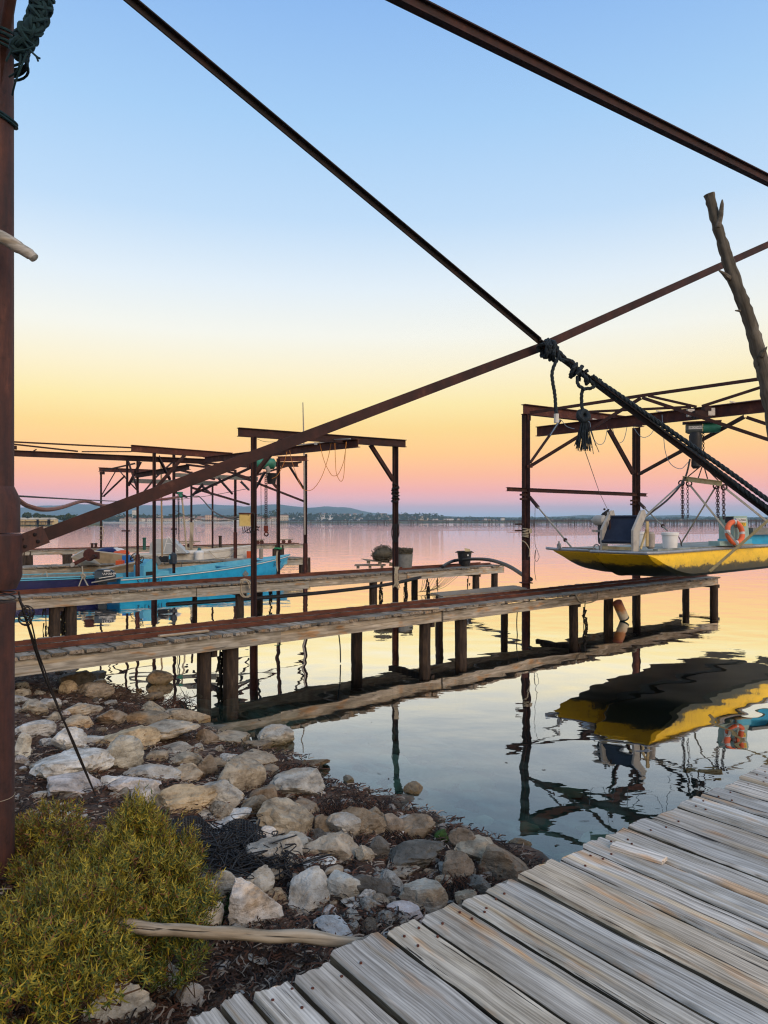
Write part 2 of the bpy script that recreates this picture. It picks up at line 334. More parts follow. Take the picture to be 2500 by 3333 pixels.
def frame(d, up=Z):
    x = Vector(d).normalized(); up = Vector(up)
    if abs(x.dot(up.normalized())) > .995: up = Vector((0, 1, 0)) if abs(x.y) < .9 else Vector((1, 0, 0))
    y = up.cross(x).normalized(); z = x.cross(y)
    return x, y, z
def resample(pts, step):
    pts = [Vector(p) for p in pts]; out = [pts[0].copy()]; rem = 0
    for a, b in zip(pts, pts[1:]):
        L = (b-a).length
        if L < 1e-9: continue
        t = step-rem
        while t <= L: out.append(a.lerp(b, t/L)); t += step
        rem = L-(t-step)
    if (out[-1]-pts[-1]).length > step*.3: out.append(pts[-1].copy())
    return out
def spline(ctrl, n=10):
    c = [Vector(p) for p in ctrl]; out = []
    for i in range(len(c)-1):
        p0, p1, p2, p3 = c[max(i-1, 0)], c[i], c[i+1], c[min(i+2, len(c)-1)]
        for j in range(n):
            t = j/n; out.append(.5*((2*p1)+(p2-p0)*t+(2*p0-5*p1+4*p2-p3)*t*t+(3*p1-p0-3*p2+p3)*t**3))
    return out+[c[-1]]
def sagline(a, b, sag, n=16):
    a, b = Vector(a), Vector(b)
    return [a.lerp(b, i/n)-Z*sag*4*(i/n)*(1-i/n) for i in range(n+1)]
ORG = {}
def tag(o, label=None, cat=None, group=None, kind=None):
    for k, v in (('label', label), ('category', cat), ('group', group), ('kind', kind)):
        if v: o[k] = v
    return o
def thing(name, label, cat, loc, group=None, kind=None):
    o = bpy.data.objects.new(name, None); COL.objects.link(o); o.location = loc; o.empty_display_size = .2
    ORG[o.name] = Vector(loc); return tag(o, label, cat, group, kind)
def part(name, mb, mats, parent, label=None, sharp=35, kind=None):
    o0 = ORG[parent.name]
    o = bpy.data.objects.new(name, mb.mesh(name, mats, o0, sharp)); COL.objects.link(o); o.parent = parent
    ORG[o.name] = o0; return tag(o, label, None, None, kind)
def single(name, mb, mats, label, cat, group=None, base=None, kind=None, sharp=35):
    if base is None:
        lo = [min(v[i] for v in mb.V) for i in range(3)]; hi = [max(v[i] for v in mb.V) for i in range(3)]
        base = Vector(((lo[0]+hi[0])/2, (lo[1]+hi[1])/2, lo[2]))
    o = bpy.data.objects.new(name, mb.mesh(name, mats, base, sharp)); COL.objects.link(o); o.location = base; ORG[o.name] = Vector(base)
    return tag(o, label, cat, group, kind)
def struct(name, mb, mats, sharp=35):
    o = bpy.data.objects.new(name, mb.mesh(name, mats, Vector(), sharp)); COL.objects.link(o); o['kind'] = 'structure'; return o
def placed(name, me, mid, xdir, parent, up=Z, color=None):
    "a local mesh (length along X) put at mid, pointing xdir"
    x, y, z = frame(xdir, up); o = bpy.data.objects.new(name, me); COL.objects.link(o); o.parent = parent
    Mx = Matrix((x, y, z)).transposed().to_4x4(); Mx.translation = Vector(mid)-ORG[parent.name]; o.matrix_basis = Mx
    if color: o.color = tuple(color)+(1,)
    return o
def plankmesh(name, L, w, t, mat, nx=4, ny=3, seed=0, wear=.006, end=.02, cup=0.0, side=None):
    "a worn board: length along X, top at z=0"
    rnd = random.Random(seed); V = []; Fc = []; ch = min(.012, t*.25)
    sd = seed*13.7
    n_ring = ny+5
    for i in range(nx+1):
        x = -L/2+L*i/nx; wob = wear*noise.noise(Vector((x*3, sd, 0)))*1.5; wob2 = wear*noise.noise(Vector((x*3, sd+9, 0)))*1.5
        yl, yr = -w/2+abs(wob), w/2-abs(wob2)
        ring = []
        for j in range(ny+1):
            q = j/ny; y = (yl+ch)+(yr-yl-2*ch)*q
            ring.append((y, cup*((2*q-1)**2)+wear*.5*noise.noise(Vector((x*4, y*12, sd)))))
        ring += [(yr, -ch-wear*rnd.random()*.5), (yr, -t), (yl, -t), (yl, -ch-wear*rnd.random()*.5)]
        for j, (y, z) in enumerate(ring):
            xx = x
            if i in (0, nx): xx += (1 if i == 0 else -1)*end*abs(noise.noise(Vector((y*26, sd+i, 3))))*1.6
            V.append((xx, y, z))
    for i in range(nx):
        for j in range(n_ring):
            a, b = i*n_ring+j, i*n_ring+(j+1) % n_ring
            Fc.append((a, b, b+n_ring, a+n_ring))
    Fc.append(tuple(range(n_ring-1, -1, -1))); Fc.append(tuple(nx*n_ring+j for j in range(n_ring)))
    mb = MB(); mb.add(V, Fc)
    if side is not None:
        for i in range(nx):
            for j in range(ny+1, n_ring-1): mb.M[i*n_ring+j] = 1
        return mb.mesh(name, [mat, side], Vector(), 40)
    return mb.mesh(name, mat, Vector(), 40)
def textmesh(txt, size, mat, extrude=.001, shear=0):
    cu = bpy.data.curves.new('lettering', 'FONT'); cu.body = txt; cu.size = size; cu.extrude = extrude; cu.shear = shear
    cu.align_x = 'CENTER'; cu.align_y = 'CENTER'; cu.resolution_u = 3
    ob = bpy.data.objects.new('lettering', cu); COL.objects.link(ob)
    bpy.context.view_layer.update()
    me = bpy.data.meshes.new_from_object(ob.evaluated_get(bpy.context.evaluated_depsgraph_get()))
    bpy.data.objects.remove(ob); bpy.data.curves.remove(cu)
    me.materials.clear(); me.materials.append(mat); return me
def lettering(txt, size, mat, mid, xdir, nrm, parent, name='lettering', sx=1.0, shear=0):
    me = textmesh(txt, size, mat, shear=shear); x = Vector(xdir).normalized(); zn = Vector(nrm); zn = (zn-x*zn.dot(x)).normalized(); y = zn.cross(x)
    o = bpy.data.objects.new(name, me); COL.objects.link(o); o.parent = parent
    Mx = Matrix((x*sx, y, zn)).transposed().to_4x4(); Mx.translation = Vector(mid)-ORG[parent.name]; o.matrix_basis = Mx; return o

# ------------------------------------------------------------------ plan of the place
DZ = .82                                             # deck height of the jetties
M0, M1 = onz(53, 2137, DZ), onz(2336, 1877, DZ)      # middle jetty, front edge
L0, L1 = onz(70, 1944, DZ), onz(1638, 1839, DZ)      # left jetty
K0, K1 = onz(70, 1847, DZ), onz(1000, 1815, DZ)
J0, J1 = onz(67, 1792, DZ), onz(985, 1770, DZ)
N0, N1 = onz(595, 3325, DZ), onz(2399, 2534, DZ)     # boardwalk edge by the camera
def dirs(a, b):
    d = (b-a).normalized(); return d, Vector((-d.y, d.x, 0))
dM, nM = dirs(M0, M1); dL, nL = dirs(L0, L1); dK, nK = dirs(K0, K1); dJ, nJ = dirs(J0, J1); dN, nN = dirs(N0, N1)

# ------------------------------------------------------------------ ground: shore and lagoon bed in one sheet
def shore_s(x, y):
    s = (x+.55)*(-.745)+(y-6.8)*(-.667)
    w = .28*noise.noise(Vector((x*.55+3, y*.55, 0)))+.12*noise.noise(Vector((x*1.7, y*1.7, 4)))
    return s+w*smooth(14, 9, abs(y-6.8))
def gz(x, y):
    s = shore_s(x, y)
    near = 1 if -9 < x < 6 and 0 < y < 15 else 0
    b = (.06*noise.noise(Vector((x*2.1, y*2.1, 1)))+.03*noise.noise(Vector((x*6, y*6, 2))))*near
    if s > 0: z = min(.62, .165*s+.02)
    else: z = max(-1.7, .20*s+.02)
    return z+b*smooth(-2.5, .3, s)+b*.4
def axis(lo, hi, step, far):
    a = list(np.arange(lo, hi+1e-6, step)); g = step; x = hi
    while x < far: g *= 1.6; x += g; a.append(x)
    g = step; x = lo; pre = []
    while x > -far: g *= 1.6; x -= g; pre.append(x)
    return pre[::-1]+a
GX, GY = axis(-6.5, 3.5, .065, 9000), axis(1.2, 12.5, .065, 9000)
V = [(x, y, gz(x, y)) for y in GY for x in GX]; nx = len(GX)
Fg = [(j*nx+i, j*nx+i+1, (j+1)*nx+i+1, (j+1)*nx+i) for j in range(len(GY)-1) for i in range(nx-1)]
m, N, L, out = newmat('shore_ground')
geo = N('NewGeometry'); sepz = N('SeparateXYZ'); L(geo.outputs['Position'], sepz.inputs[0])
n1 = N('TexNoise', Scale=9, Detail=8, Roughness=.7); L(geo.outputs['Position'], n1.inputs['Vector'])
r1 = rampnode(N, [(.3, (.014,.009,.006)), (.43, (.05,.028,.018)), (.56, (.11,.063,.04)), (.70, (.20,.145,.10))]); L(n1.outputs['Fac'], r1.inputs['Fac'])
# under water: pale shingle near the edge, painted darker with depth for absorbed light
n2 = N('TexVoronoi', Scale=3.2); L(geo.outputs['Position'], n2.inputs['Vector'])
r2 = rampnode(N, [(.0, (.46,.49,.42)), (.35, (.33,.36,.29)), (.55, (.10,.115,.075)), (.8, (.045,.055,.035))]); L(n2.outputs['Distance'], r2.inputs['Fac'])
n3 = N('TexNoise', Scale=.9, Detail=5); L(geo.outputs['Position'], n3.inputs['Vector'])
r3 = rampnode(N, [(.35, (.022,.030,.018)), (.55, (.07,.09,.06)), (.7, (.16,.19,.15))]); L(n3.outputs['Fac'], r3.inputs['Fac'])
mb_ = N('Mix', data_type='RGBA'); L(n3.outputs['Fac'], mb_.inputs[0]); L(r3.outputs[0], mb_.inputs[6]); L(r2.outputs[0], mb_.inputs[7])
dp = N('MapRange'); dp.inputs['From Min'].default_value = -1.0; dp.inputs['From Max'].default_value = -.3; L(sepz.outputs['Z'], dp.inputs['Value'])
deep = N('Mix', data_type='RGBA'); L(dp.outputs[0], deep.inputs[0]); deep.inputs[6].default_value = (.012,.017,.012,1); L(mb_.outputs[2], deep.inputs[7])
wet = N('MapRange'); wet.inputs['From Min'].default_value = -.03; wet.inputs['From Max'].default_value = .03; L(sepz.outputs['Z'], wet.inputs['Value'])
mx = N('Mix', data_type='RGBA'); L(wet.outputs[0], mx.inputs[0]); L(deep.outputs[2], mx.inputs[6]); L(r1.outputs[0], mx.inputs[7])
b = N('BsdfPrincipled', Roughness=.9); L(mx.outputs[2], b.inputs['Base Color'])
n4 = N('TexNoise', Scale=45, Detail=6, Roughness=.75); L(geo.outputs['Position'], n4.inputs['Vector'])
bp = N('Bump', Strength=.8, Distance=.02); L(n4.outputs['Fac'], bp.inputs['Height']); L(bp.outputs[0], b.inputs['Normal'])
L(b.outputs[0], out.inputs['Surface']); GROUND = m
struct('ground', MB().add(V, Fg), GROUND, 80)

# ------------------------------------------------------------------ water
m, N, L, out = newmat('lagoon_water')
geo = N('NewGeometry')
def wn_(scale, det, rough, stretch=(1, 1, 1)):
    mm = N('Mapping'); mm.inputs['Scale'].default_value = stretch; L(geo.outputs['Position'], mm.inputs['Vector'])
    n = N('TexNoise', Scale=scale, Detail=det, Roughness=rough); L(mm.outputs[0], n.inputs['Vector']); return n.outputs['Fac']
sp = N('SeparateXYZ'); L(geo.outputs['Position'], sp.inputs[0])
a1 = wn_(1.25, 1.2, .35); a2 = wn_(.42, 1, .4); a3 = wn_(3.2, 2, .5, (1, 1.6, 1)); gust = wn_(.16, 2, .5)
far = N('MapRange'); far.inputs['From Min'].default_value = 16; far.inputs['From Max'].default_value = 60; far.inputs['To Min'].default_value = .0; far.inputs['To Max'].default_value = 1.0
L(sp.outputs['Y'], far.inputs['Value'])
def mad(a, k, c=None):
    n = N('Math', operation='MULTIPLY_ADD'); L(a, n.inputs[0])
    if isinstance(k, float): n.inputs[1].default_value = k
    else: L(k, n.inputs[1])
    if c is None: n.inputs[2].default_value = 0
    else: L(c, n.inputs[2])
    return n.outputs[0]
gr = N('MapRange'); gr.inputs['From Min'].default_value = .45; gr.inputs['From Max'].default_value = .68; L(gust, gr.inputs['Value'])
rip = N('Math', operation='MAXIMUM'); L(mad(gr.outputs[0], .20), rip.inputs[0]); L(far.outputs[0], rip.inputs[1])
h1 = mad(a1, .0088); h2 = mad(a2, .015, h1); k3 = mad(rip.outputs[0], .009); h3 = mad(a3, k3, h2)
bp = N('Bump', Strength=1.0, Distance=1.0); L(h3, bp.inputs['Height'])
fr0 = N('Fresnel', IOR=1.33); L(bp.outputs[0], fr0.inputs['Normal'])
fp = N('Math', operation='POWER'); fp.inputs[1].default_value = 1.4; L(fr0.outputs[0], fp.inputs[0])
fm = N('Math', operation='MULTIPLY'); L(fp.outputs[0], fm.inputs[0]); fm.inputs[1].default_value = 5.0
fr = N('Math', operation='MINIMUM'); L(fm.outputs[0], fr.inputs[0]); fr.inputs[1].default_value = .98
tr = N('BsdfTransparent', Color=(.58, .76, .70, 1)); gl = N('BsdfGlossy', Roughness=.0, Color=(1, 1, 1, 1)); L(bp.outputs[0], gl.inputs['Normal'])
ms = N('MixShader'); L(fr.outputs[0], ms.inputs[0]); L(tr.outputs[0], ms.inputs[1]); L(gl.outputs[0], ms.inputs[2]); L(ms.outputs[0], out.inputs['Surface'])
WATER = m
struct('water', MB().add([(-9000, -40, 0), (9000, -40, 0), (9000, 9000, 0), (-9000, 9000, 0)], [(0, 1, 2, 3)]), WATER)

# ------------------------------------------------------------------ far hills, far shore
HILL = pmat('far_hillside', [(.3, (.07,.11,.11)), (.5, (.10,.15,.15)), (.62, (.14,.18,.17)), (.78, (.22,.24,.23))], .010, rough=.95, bump=0, nrough=.7)
SHORE = pmat('far_shore_ground', [(.3, (.04,.06,.03)), (.5, (.07,.09,.045)), (.7, (.14,.13,.09))], .02, rough=.95, bump=0)
SAND = pmat('pale_beach', [(.3, (.36,.31,.26)), (.7, (.46,.41,.35))], .05, rough=.95, bump=0)
def ridge(name, prof, Y, depth, jit, mat):
    mb = MB(); us = np.linspace(prof[0][0], prof[-1][0], 240)
    pu = [p[0] for p in prof]; pv = [p[1] for p in prof]; V = []; rows = 9
    for k in range(rows):
        for u in us:
            v = np.interp(u, pu, pv); zt = H-(v-HV)/F*Y
            q = k/(rows-1); sh = math.sin(q*math.pi/2)**.8 if k else 0
            y = Y-depth*(1-q)+0; x = (u-CX)/F*Y
            z = zt*sh+jit*zt*.10*noise.noise(Vector((u*.018, q*5, Y)))*(1 if 0 < k else 0)*(.35 if k == rows-1 else 1)
            V.append((x, y, z if k else -2))
    for u in us: V.append(((u-CX)/F*Y, Y+depth*.5, -2))
    n = len(us)
    Fc = [(j*n+i, j*n+i+1, (j+1)*n+i+1, (j+1)*n+i) for j in range(rows) for i in range(n-1)]
    mb.add(V, Fc); return struct(name, mb, mat, 180)
ridge('hills', [(-700,1690),(-300,1676),(30,1668),(130,1657),(221,1647),(296,1643),(420,1645),(512,1646),(605,1645),(711,1645),(801,1650),(900,1662),(1000,1680),(1100,1694)], 5200, 1400, 1.0, HILL)
ridge('hills', [(560,1690),(700,1668),(790,1654),(877,1644),(930,1645),(1014,1654),(1066,1648),(1141,1654),(1201,1667),(1262,1677),(1400,1688),(1500,1694)], 3600, 900, 1.0, HILL)
ridge('hills', [(900,1695),(1100,1688),(1300,1684),(1380,1681),(1420,1678),(1500,1682),(1600,1683),(1700,1684),(1850,1680),(1900,1676),(1990,1682),(2060,1684),(2140,1678),(2200,1677),(2300,1684),(2500,1683),(3000,1686),(3300,1694)], 2700, 400, 1.0, HILL)
def shoreband(name, u0, u1, Y, w, z, mat, seed):
    mb = MB(); us = np.linspace(u0, u1, 120); V = []
    for u in us:
        x = (u-CX)/F; j = 25*noise.noise(Vector((u*.02, seed, 0)))
        V += [(x*(Y+j), Y+j, -1), (x*(Y+j), Y+j, z*.5), (x*(Y+j+12), Y+j+12, z), (x*(Y+w), Y+w, z*2.2), (x*(Y+w), Y+w, -1)]
    Fc = [(i*5+k, (i+1)*5+k, (i+1)*5+k+1, i*5+k+1) for i in range(len(us)-1) for k in range(4)]
    mb.add(V, Fc); return struct(name, mb, mat, 180)
shoreband('far_shore', -300, 1900, 1200, 1100, 1.4, SHORE, 1)
shoreband('far_shore', 1500, 3200, 1900, 500, 1.4, SHORE, 7)
shoreband('beach', 300, 900, 1150, 45, .9, SAND, 1)
shoreband('near_left_shore', -400, 335, 430, 240, 1.0, SHORE, 3)

# hazy evening air
m, N, L, out = newmat('evening_haze')
pv = N('VolumePrincipled'); pv.inputs['Color'].default_value = (.45, .72, 1.0, 1); pv.inputs['Density'].default_value = .00016; pv.inputs['Anisotropy'].default_value = 0
L(pv.outputs[0], out.inputs['Volume']); HAZE = m
hz = single('haze', MB().box((0, 3400, 70), (14000, 7200, 148)), HAZE, 'thin blue evening haze over the whole lagoon', 'haze', kind='stuff')

# ------------------------------------------------------------------ jetties
def rgbvar(rnd, lo=.8, hi=1.15, warm=.06):
    v = rnd.uniform(lo, hi); w = rnd.uniform(-warm, warm); return (v*(1+w), v, v*(1-w))
def pile(parent, p, r, ztop, zbot=-1.6, n=10, name='pile', lean=.02):
    mb = MB(); rn = random.Random(int(p.x*977+p.y*131)); lx, ly = rn.uniform(-lean, lean), rn.uniform(-lean, lean)
    pts = []; rs = []
    for k in range(9):
        q = k/8; z = zbot+(ztop-zbot)*q; pts.append((p.x+lx*(1-q)*2, p.y+ly*(1-q)*2, z)); rs.append(r*(1.06-.08*q)*(1+.05*noise.noise(Vector((p.x, z*2, 0)))))
    mb.tube(pts, rs, n); return part(name, mb, PILEW, parent)
def jetty(label, A, d, n, Lg, t0, width, plank_w, seams, fascia_h, fpiles, bpiles, rails, seed, pl_end=.12, pw=JETW, group='timber jetties'):
    "A = front top corner at t=0; the deck starts t0 before it (towards the shore)"
    rnd = random.Random(seed)
    J = thing('jetty', label, 'jetty', (A.x, A.y, 0), group)
    meshes = [plankmesh('plank', width+.16, plank_w*.94, .045, pw, 3, 2, seed*10+k, .012, .05) for k in range(6)]
    t = t0; k = 0
    while t < Lg:
        mid = A+d*(t+plank_w/2)+n*(width/2-.02+rnd.uniform(-.03, .03)); mid.z = DZ+rnd.uniform(-.008, .008)
        x = n if rnd.random() < .5 else -n
        placed('plank', meshes[rnd.randrange(6)], mid, Matrix.Rotation(rnd.uniform(-.02, .02), 3, 'Z') @ x, J, Z, rgbvar(rnd, .7, 1.15))
        t += plank_w; k += 1
    # fascia beams, front in the listed lengths, back in one run
    ed = [t0]+seams+[Lg+.05]
    for i, (a, b_) in enumerate(zip(ed, ed[1:])):
        dz = -.05-(.03 if i % 2 else 0); off = -.03 if i % 2 == 0 else .0
        me = plankmesh('fascia_beam', (b_-a)-.006, .07, fascia_h, BEAMW, 8, 2, seed+50+i, .006, .01)
        mid = A+d*((a+b_)/2)+n*(.05+off); mid.z = DZ-.05-.012*(i % 3)
        placed('fascia_beam', me, mid, d, J, Z, rgbvar(rnd, .85, 1.1, .05))
    me = plankmesh('fascia_beam', Lg-t0, .07, fascia_h, BEAMW, 6, 2, seed+90, .006, .01)
    mid = A+d*((Lg+t0)/2)+n*(width-.1); mid.z = DZ-.05; placed('fascia_beam', me, mid, d, J, Z, (.6, .58, .55))
    for i, (u, r) in enumerate(fpiles):
        p = hit(u, A+n*.17, d); pile(J, p, r, DZ-.06)
    for i, (u, r) in enumerate(bpiles):
        p = hit(u, A+n*(width-.2), d); pile(J, p, r, DZ-.06)
    for u, r in fpiles[::2]:
        p = hit(u, A+n*.17, d); a = p+n*(-.1); b_ = p+n*(width-.1); a.z = b_.z = DZ-.05-fascia_h-.06
        part('cross_beam', MB().bar(a+d*.12, b_+d*.12, .09, .1), PILEW, J)
    for off in rails:
        mb = MB(); a = A+d*(t0+.1)+n*off; b_ = A+d*(Lg-.05)+n*off; a.z = b_.z = DZ+.012
        mb.bar(a+Z*.006, b_+Z*.006, .07, .012); mb.bar(a+Z*.032+n*.03, b_+Z*.032+n*.03, .01, .05)
        part('rail', mb, RAIL, J)
    return J
LM = (M1-M0).length; LL = (L1-L0).length; LK = (K1-K0).length; LJ = (J1-J0).length
tM = lambda u: (hit(u, M0, dM)-M0).dot(dM)
tL = lambda u: (hit(u, L0, dL)-L0).dot(dL)
jM = jetty('long weathered plank jetty with two rusty rails ending under the yellow boat', M0, dM, nM, LM, -1.6, 1.25, .2, [tM(914), tM(1440), tM(1900)], .2,
           [(665, .11), (752, .12), (1384, .11), (1499, .125), (1866, .11), (1981, .12), (2324, .12)], [(1162, .11), (2073, .11), (2233, .11)], (.28, .78), 3)
jL = jetty('plank jetty holding the black bucket and net tubs, behind the railed jetty', L0, dL, nL, LL, -2.0, 1.35, .22, [tL(365), tL(640), tL(1005), tL(1325)], .23,
           [(179, .13), (231, .13), (779, .12), (1215, .13), (1549, .13), (1610, .13)], [(634, .07), (842, .12), (1350, .12)], (.55, 1.05), 5)
jK = jetty('grey plank jetty between the dark blue boat and the white boat', K0, dK, nK, LK, -2.5, 1.3, .25, [tL(200), 6.0, 9.5], .26,
           [(82, .16), (420, .14), (700, .14), (985, .18)], [(1000, .16)], (), 8)
jJ = jetty('farthest plank jetty with pale beam and small rail carts', J0, dJ, nJ, LJ, -3, 1.3, .3, [8.0], .24,
           [(75, .2), (95, .2), (212, .16), (227, .16), (560, .15), (895, .18), (917, .18)], [], (.4, .9), 9)
def mM(t, off, z): p = M0+dM*t+nM*off; p.z = z; return p
def mL(t, off, z): p = L0+dL*t+nL*off; p.z = z; return p
# side platform behind the railed jetty, loose boards
tE = tM(1712)
sp_ = thing('side_platform', 'small plank platform joined to the railed jetty at the right gantry post', 'platform', mM(tE-.8, 1.4, 0))
mesh_sp = [plankmesh('plank', 3.0, .17, .04, JETW, 4, 2, 300+k, .01, .06) for k in range(4)]
for k in range(4):
    placed('plank', mesh_sp[k], mM(tE+.3+.1*k, 1.42+.18*k, DZ+.03), dM, sp_, Z, (.95, .93, .9))
for tt in (tE-.9, tE+1.4): pile(sp_, mM(tt, 1.75, 0), .09, DZ-.02)
lb = thing('loose_board', 'short pale board lying loose across the railed jetty edge', 'board', mM(tM(1370), .1, DZ+.03))
placed('board', plankmesh('board', .75, .1, .03, JETW, 3, 2, 311, .006, .02), mM(tM(1370), .02, DZ+.04), dM*.9-nM*.35, lb, Z, (1.2, 1.15, 1.05))
lb = thing('loose_board', 'thin pale board lying along the rails at the shore end of the jetty', 'board', mM(tM(640), .3, DZ+.03))
placed('board', plankmesh('board', .8, .07, .03, JETW, 3, 2, 312, .006, .02), mM(tM(620), .2, DZ+.04), dM, lb, Z, (1.3, 1.25, 1.15))

# ------------------------------------------------------------------ boardwalk by the camera
BW = thing('boardwalk', 'weathered grey plank boardwalk with rusty nails in the foreground', 'boardwalk', (N0.x, N0.y, 0))
pN = -nN                                              # boards run away from the edge
edgepx = [(595,3325),(723,3276),(814,3246),(942,3182),(1096,3133),(1276,3058),(1404,3020),(1514,2952),(1604,2911),(1702,2865),(1823,2805),(1905,2760),(1977,2726),(2060,2696),(2109,2662),(2199,2620),(2275,2590),(2345,2562),(2399,2534)]
ts = [(onz(u, v, DZ)-N0).dot(dN) for u, v in edgepx]
ts = [-.62, -.42, -.2]+ts+[ts[-1]+.21*k for k in range(1, 14)]
rnd = random.Random(21)
tints = {8: (1.04, .98, .88), 10: (1.02, 1.0, .96), 12: (1.08, .98, .85), 15: (1.05, 1.05, 1.05), 9: (.88, .86, .83)}
NAIL = pmat('rusty_nail', [(.3, (.05,.015,.010)), (.7, (.12,.035,.018))], 60, rough=.8, bump=.2)
nailme = MB().lathe([(.0055, -.004), (.006, .0012), (.004, .0022)], (0, 0, 0), 8).mesh('nail', NAIL)
for i, (a, b_) in enumerate(zip(ts, ts[1:])):
    w = b_-a; Lp = 3.6; gap = rnd.uniform(.012, .024); off = rnd.uniform(-.02, .02); near = (a < 6.5)
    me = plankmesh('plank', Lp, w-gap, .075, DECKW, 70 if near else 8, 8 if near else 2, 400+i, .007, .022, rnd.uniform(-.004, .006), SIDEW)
    lift = rnd.uniform(-.006, .008)
    mid = N0+dN*(a+w/2)+pN*(Lp/2+off); mid.z = DZ+lift
    o = placed('plank', me, mid, pN, BW, Matrix.Rotation(rnd.uniform(-.02, .02), 3, dN) @ Z if False else Z, tints.get(i, rgbvar(rnd, .78, 1.08, .03)))
    if near:
        for xx in (.09, .15, 1.25):
            for yy in ((-.25, .27) if w > .15 else (0,)):
                if rnd.random() < .6:
                    q = bpy.data.objects.new('nail', nailme); COL.objects.link(q); q.parent = o
                    q.location = (-Lp/2+xx+rnd.uniform(-.03, .03), yy*w+rnd.uniform(-.015, .015), .004)
# bearers below
for off in (.28, 1.5, 2.9):
    a = N0+dN*(-.6)+pN*off; b_ = N0+dN*8+pN*off; a.z = b_.z = DZ-.075-.09
    part('bearer', MB().bar(a, b_, .1, .17), PILEW, BW)
for tt in (.2, 2.3, 4.6, 6.8):
    pile(BW, N0+dN*tt+pN*.42, .09, DZ-.15)
# loose lighter board lying on the boardwalk
p = onz(1995, 2738, DZ+.03); q = onz(2165, 2790, DZ+.03)
lb = thing('loose_board', 'narrow pale board nailed flat over the boardwalk edge', 'board', p)
placed('board', plankmesh('board', (q-p).length, .07, .02, DECKW, 6, 3, 460, .003, .01), (p+q)/2-Z*.006, q-p, lb, Z, (1.25, 1.22, 1.2))

# ------------------------------------------------------------------ big steel portal at the viewer's side
PX = at(38, 1500, 3.9); cxp = PX.x-.115
post = thing('steel_post', 'thick rusty tubular steel post with welded sleeves at the left edge', 'steel post', (cxp, 3.9, .3))
mb = MB(); mb.lathe([(.118, .2), (.118, 1.95-.0), (.126, 2.02), (.126, 2.06)], (cxp, 3.9, 0), 28)
part('lower_tube', mb, POSTRUST, post)
zA, zB = at(0, 1900, 3.9).z, at(0, 1737, 3.9).z
part('sleeve', MB().lathe([(.127, zA-.03), (.156, zA+.04), (.157, zB-.01), (.150, zB)], (cxp, 3.9, 0), 28), POSTRUST, post)
zC = at(0, 1610, 3.9).z
part('sleeve', MB().lathe([(.146, zB+.004), (.146, zC-.02), (.117, zC+.045)], (cxp, 3.9, 0), 28), POSTRUST, post)
part('upper_tube', MB().lathe([(.1155, zC+.02), (.114, 5.9)], (cxp, 3.9, 0), 28), POSTRUST, post)
a, b_ = at(10, 330, 3.85), at(75, -60, 3.85)
part('brace', MB().ibeam(a+Vector((-.06, -.06, 0)), b_+Vector((-.06, -.06, 0)), .09, .11, .012, 0, Vector((0, 1, 0))), RUSTD, post)
def cornerbar(mb, pts, w, h, up=Z, m=0):
    for a, b_ in zip(pts, pts[1:]): mb.bar(a, b_, w, h, m, up)
# rising brace (left post to upper right), falling strut, overhead girder
B3 = [at(40, 1782, 3.95), at(1755, 1132, 6.2), at(2620, 742, 8.9)]
br = thing('rising_brace', 'long rusty steel brace rising from the left post to the right edge', 'steel beam', B3[0])
mb = MB(); x, y, z = frame(B3[1]-B3[0]); hgt = .074
for a, b_ in zip(B3, B3[1:]):
    mb.bar(a, b_, .012, hgt); mb.bar(a+Vector((0, .035, hgt/2-.006)), b_+Vector((0, .035, hgt/2-.006)), .07, .012)
ab = part('angle_bar', mb, RUSTD, br)
gp = B3[0]+(B3[1]-B3[0]).normalized()*.10+Vector((0, -.012, 0)); x, y, z = frame(B3[1]-B3[0])
gu = part('gusset_plate', MB().bar(gp-x*.07, gp+x*.09, .008, .10), POSTRUST, br)
for bx_, bz_ in ((-.03, .02), (.04, .02), (-.03, -.022), (.04, -.022)): part('bolt', MB().lathe([(.010, 0), (.010, .010), (.006, .012)], gp+x*bx_+z*bz_-y*0+Vector((0, -.004, 0)), 6, 0, Vector((0, -1, 0))), DKSTEEL, gu)
d_ = (at(1755, 1112, 6.08)-at(420, 0, 3.95)).normalized()
B1 = [at(420, 0, 3.95)-d_*.9, at(1755, 1112, 6.08)]
B1b = [at(1755, 1112, 6.08), at(2560, 1712, 5.6)]
stt = thing('falling_strut', 'thin dark steel strut crossing the sky down to the rope lashing', 'steel beam', B1b[1])
mb = MB()
for a, b_ in (B1, B1b):
    mb.bar(a, b_, .010, .046); mb.bar(a+Vector((.0, -.018, .019)), b_+Vector((.0, -.018, .019)), .042, .008)
part('angle_bar', mb, DKSTEEL, stt)
a, b_ = at(1380, 28, 5.6), at(2500, 586, 8.5); d_ = (b_-a).normalized()
gd = thing('overhead_girder', 'dark rusty overhead girder crossing the top right corner', 'steel beam', b_+d_*1.5)
part('girder', MB().ibeam(a-d_*1.6, b_+d_*1.6, .07, .105, .012), RUSTD, gd)

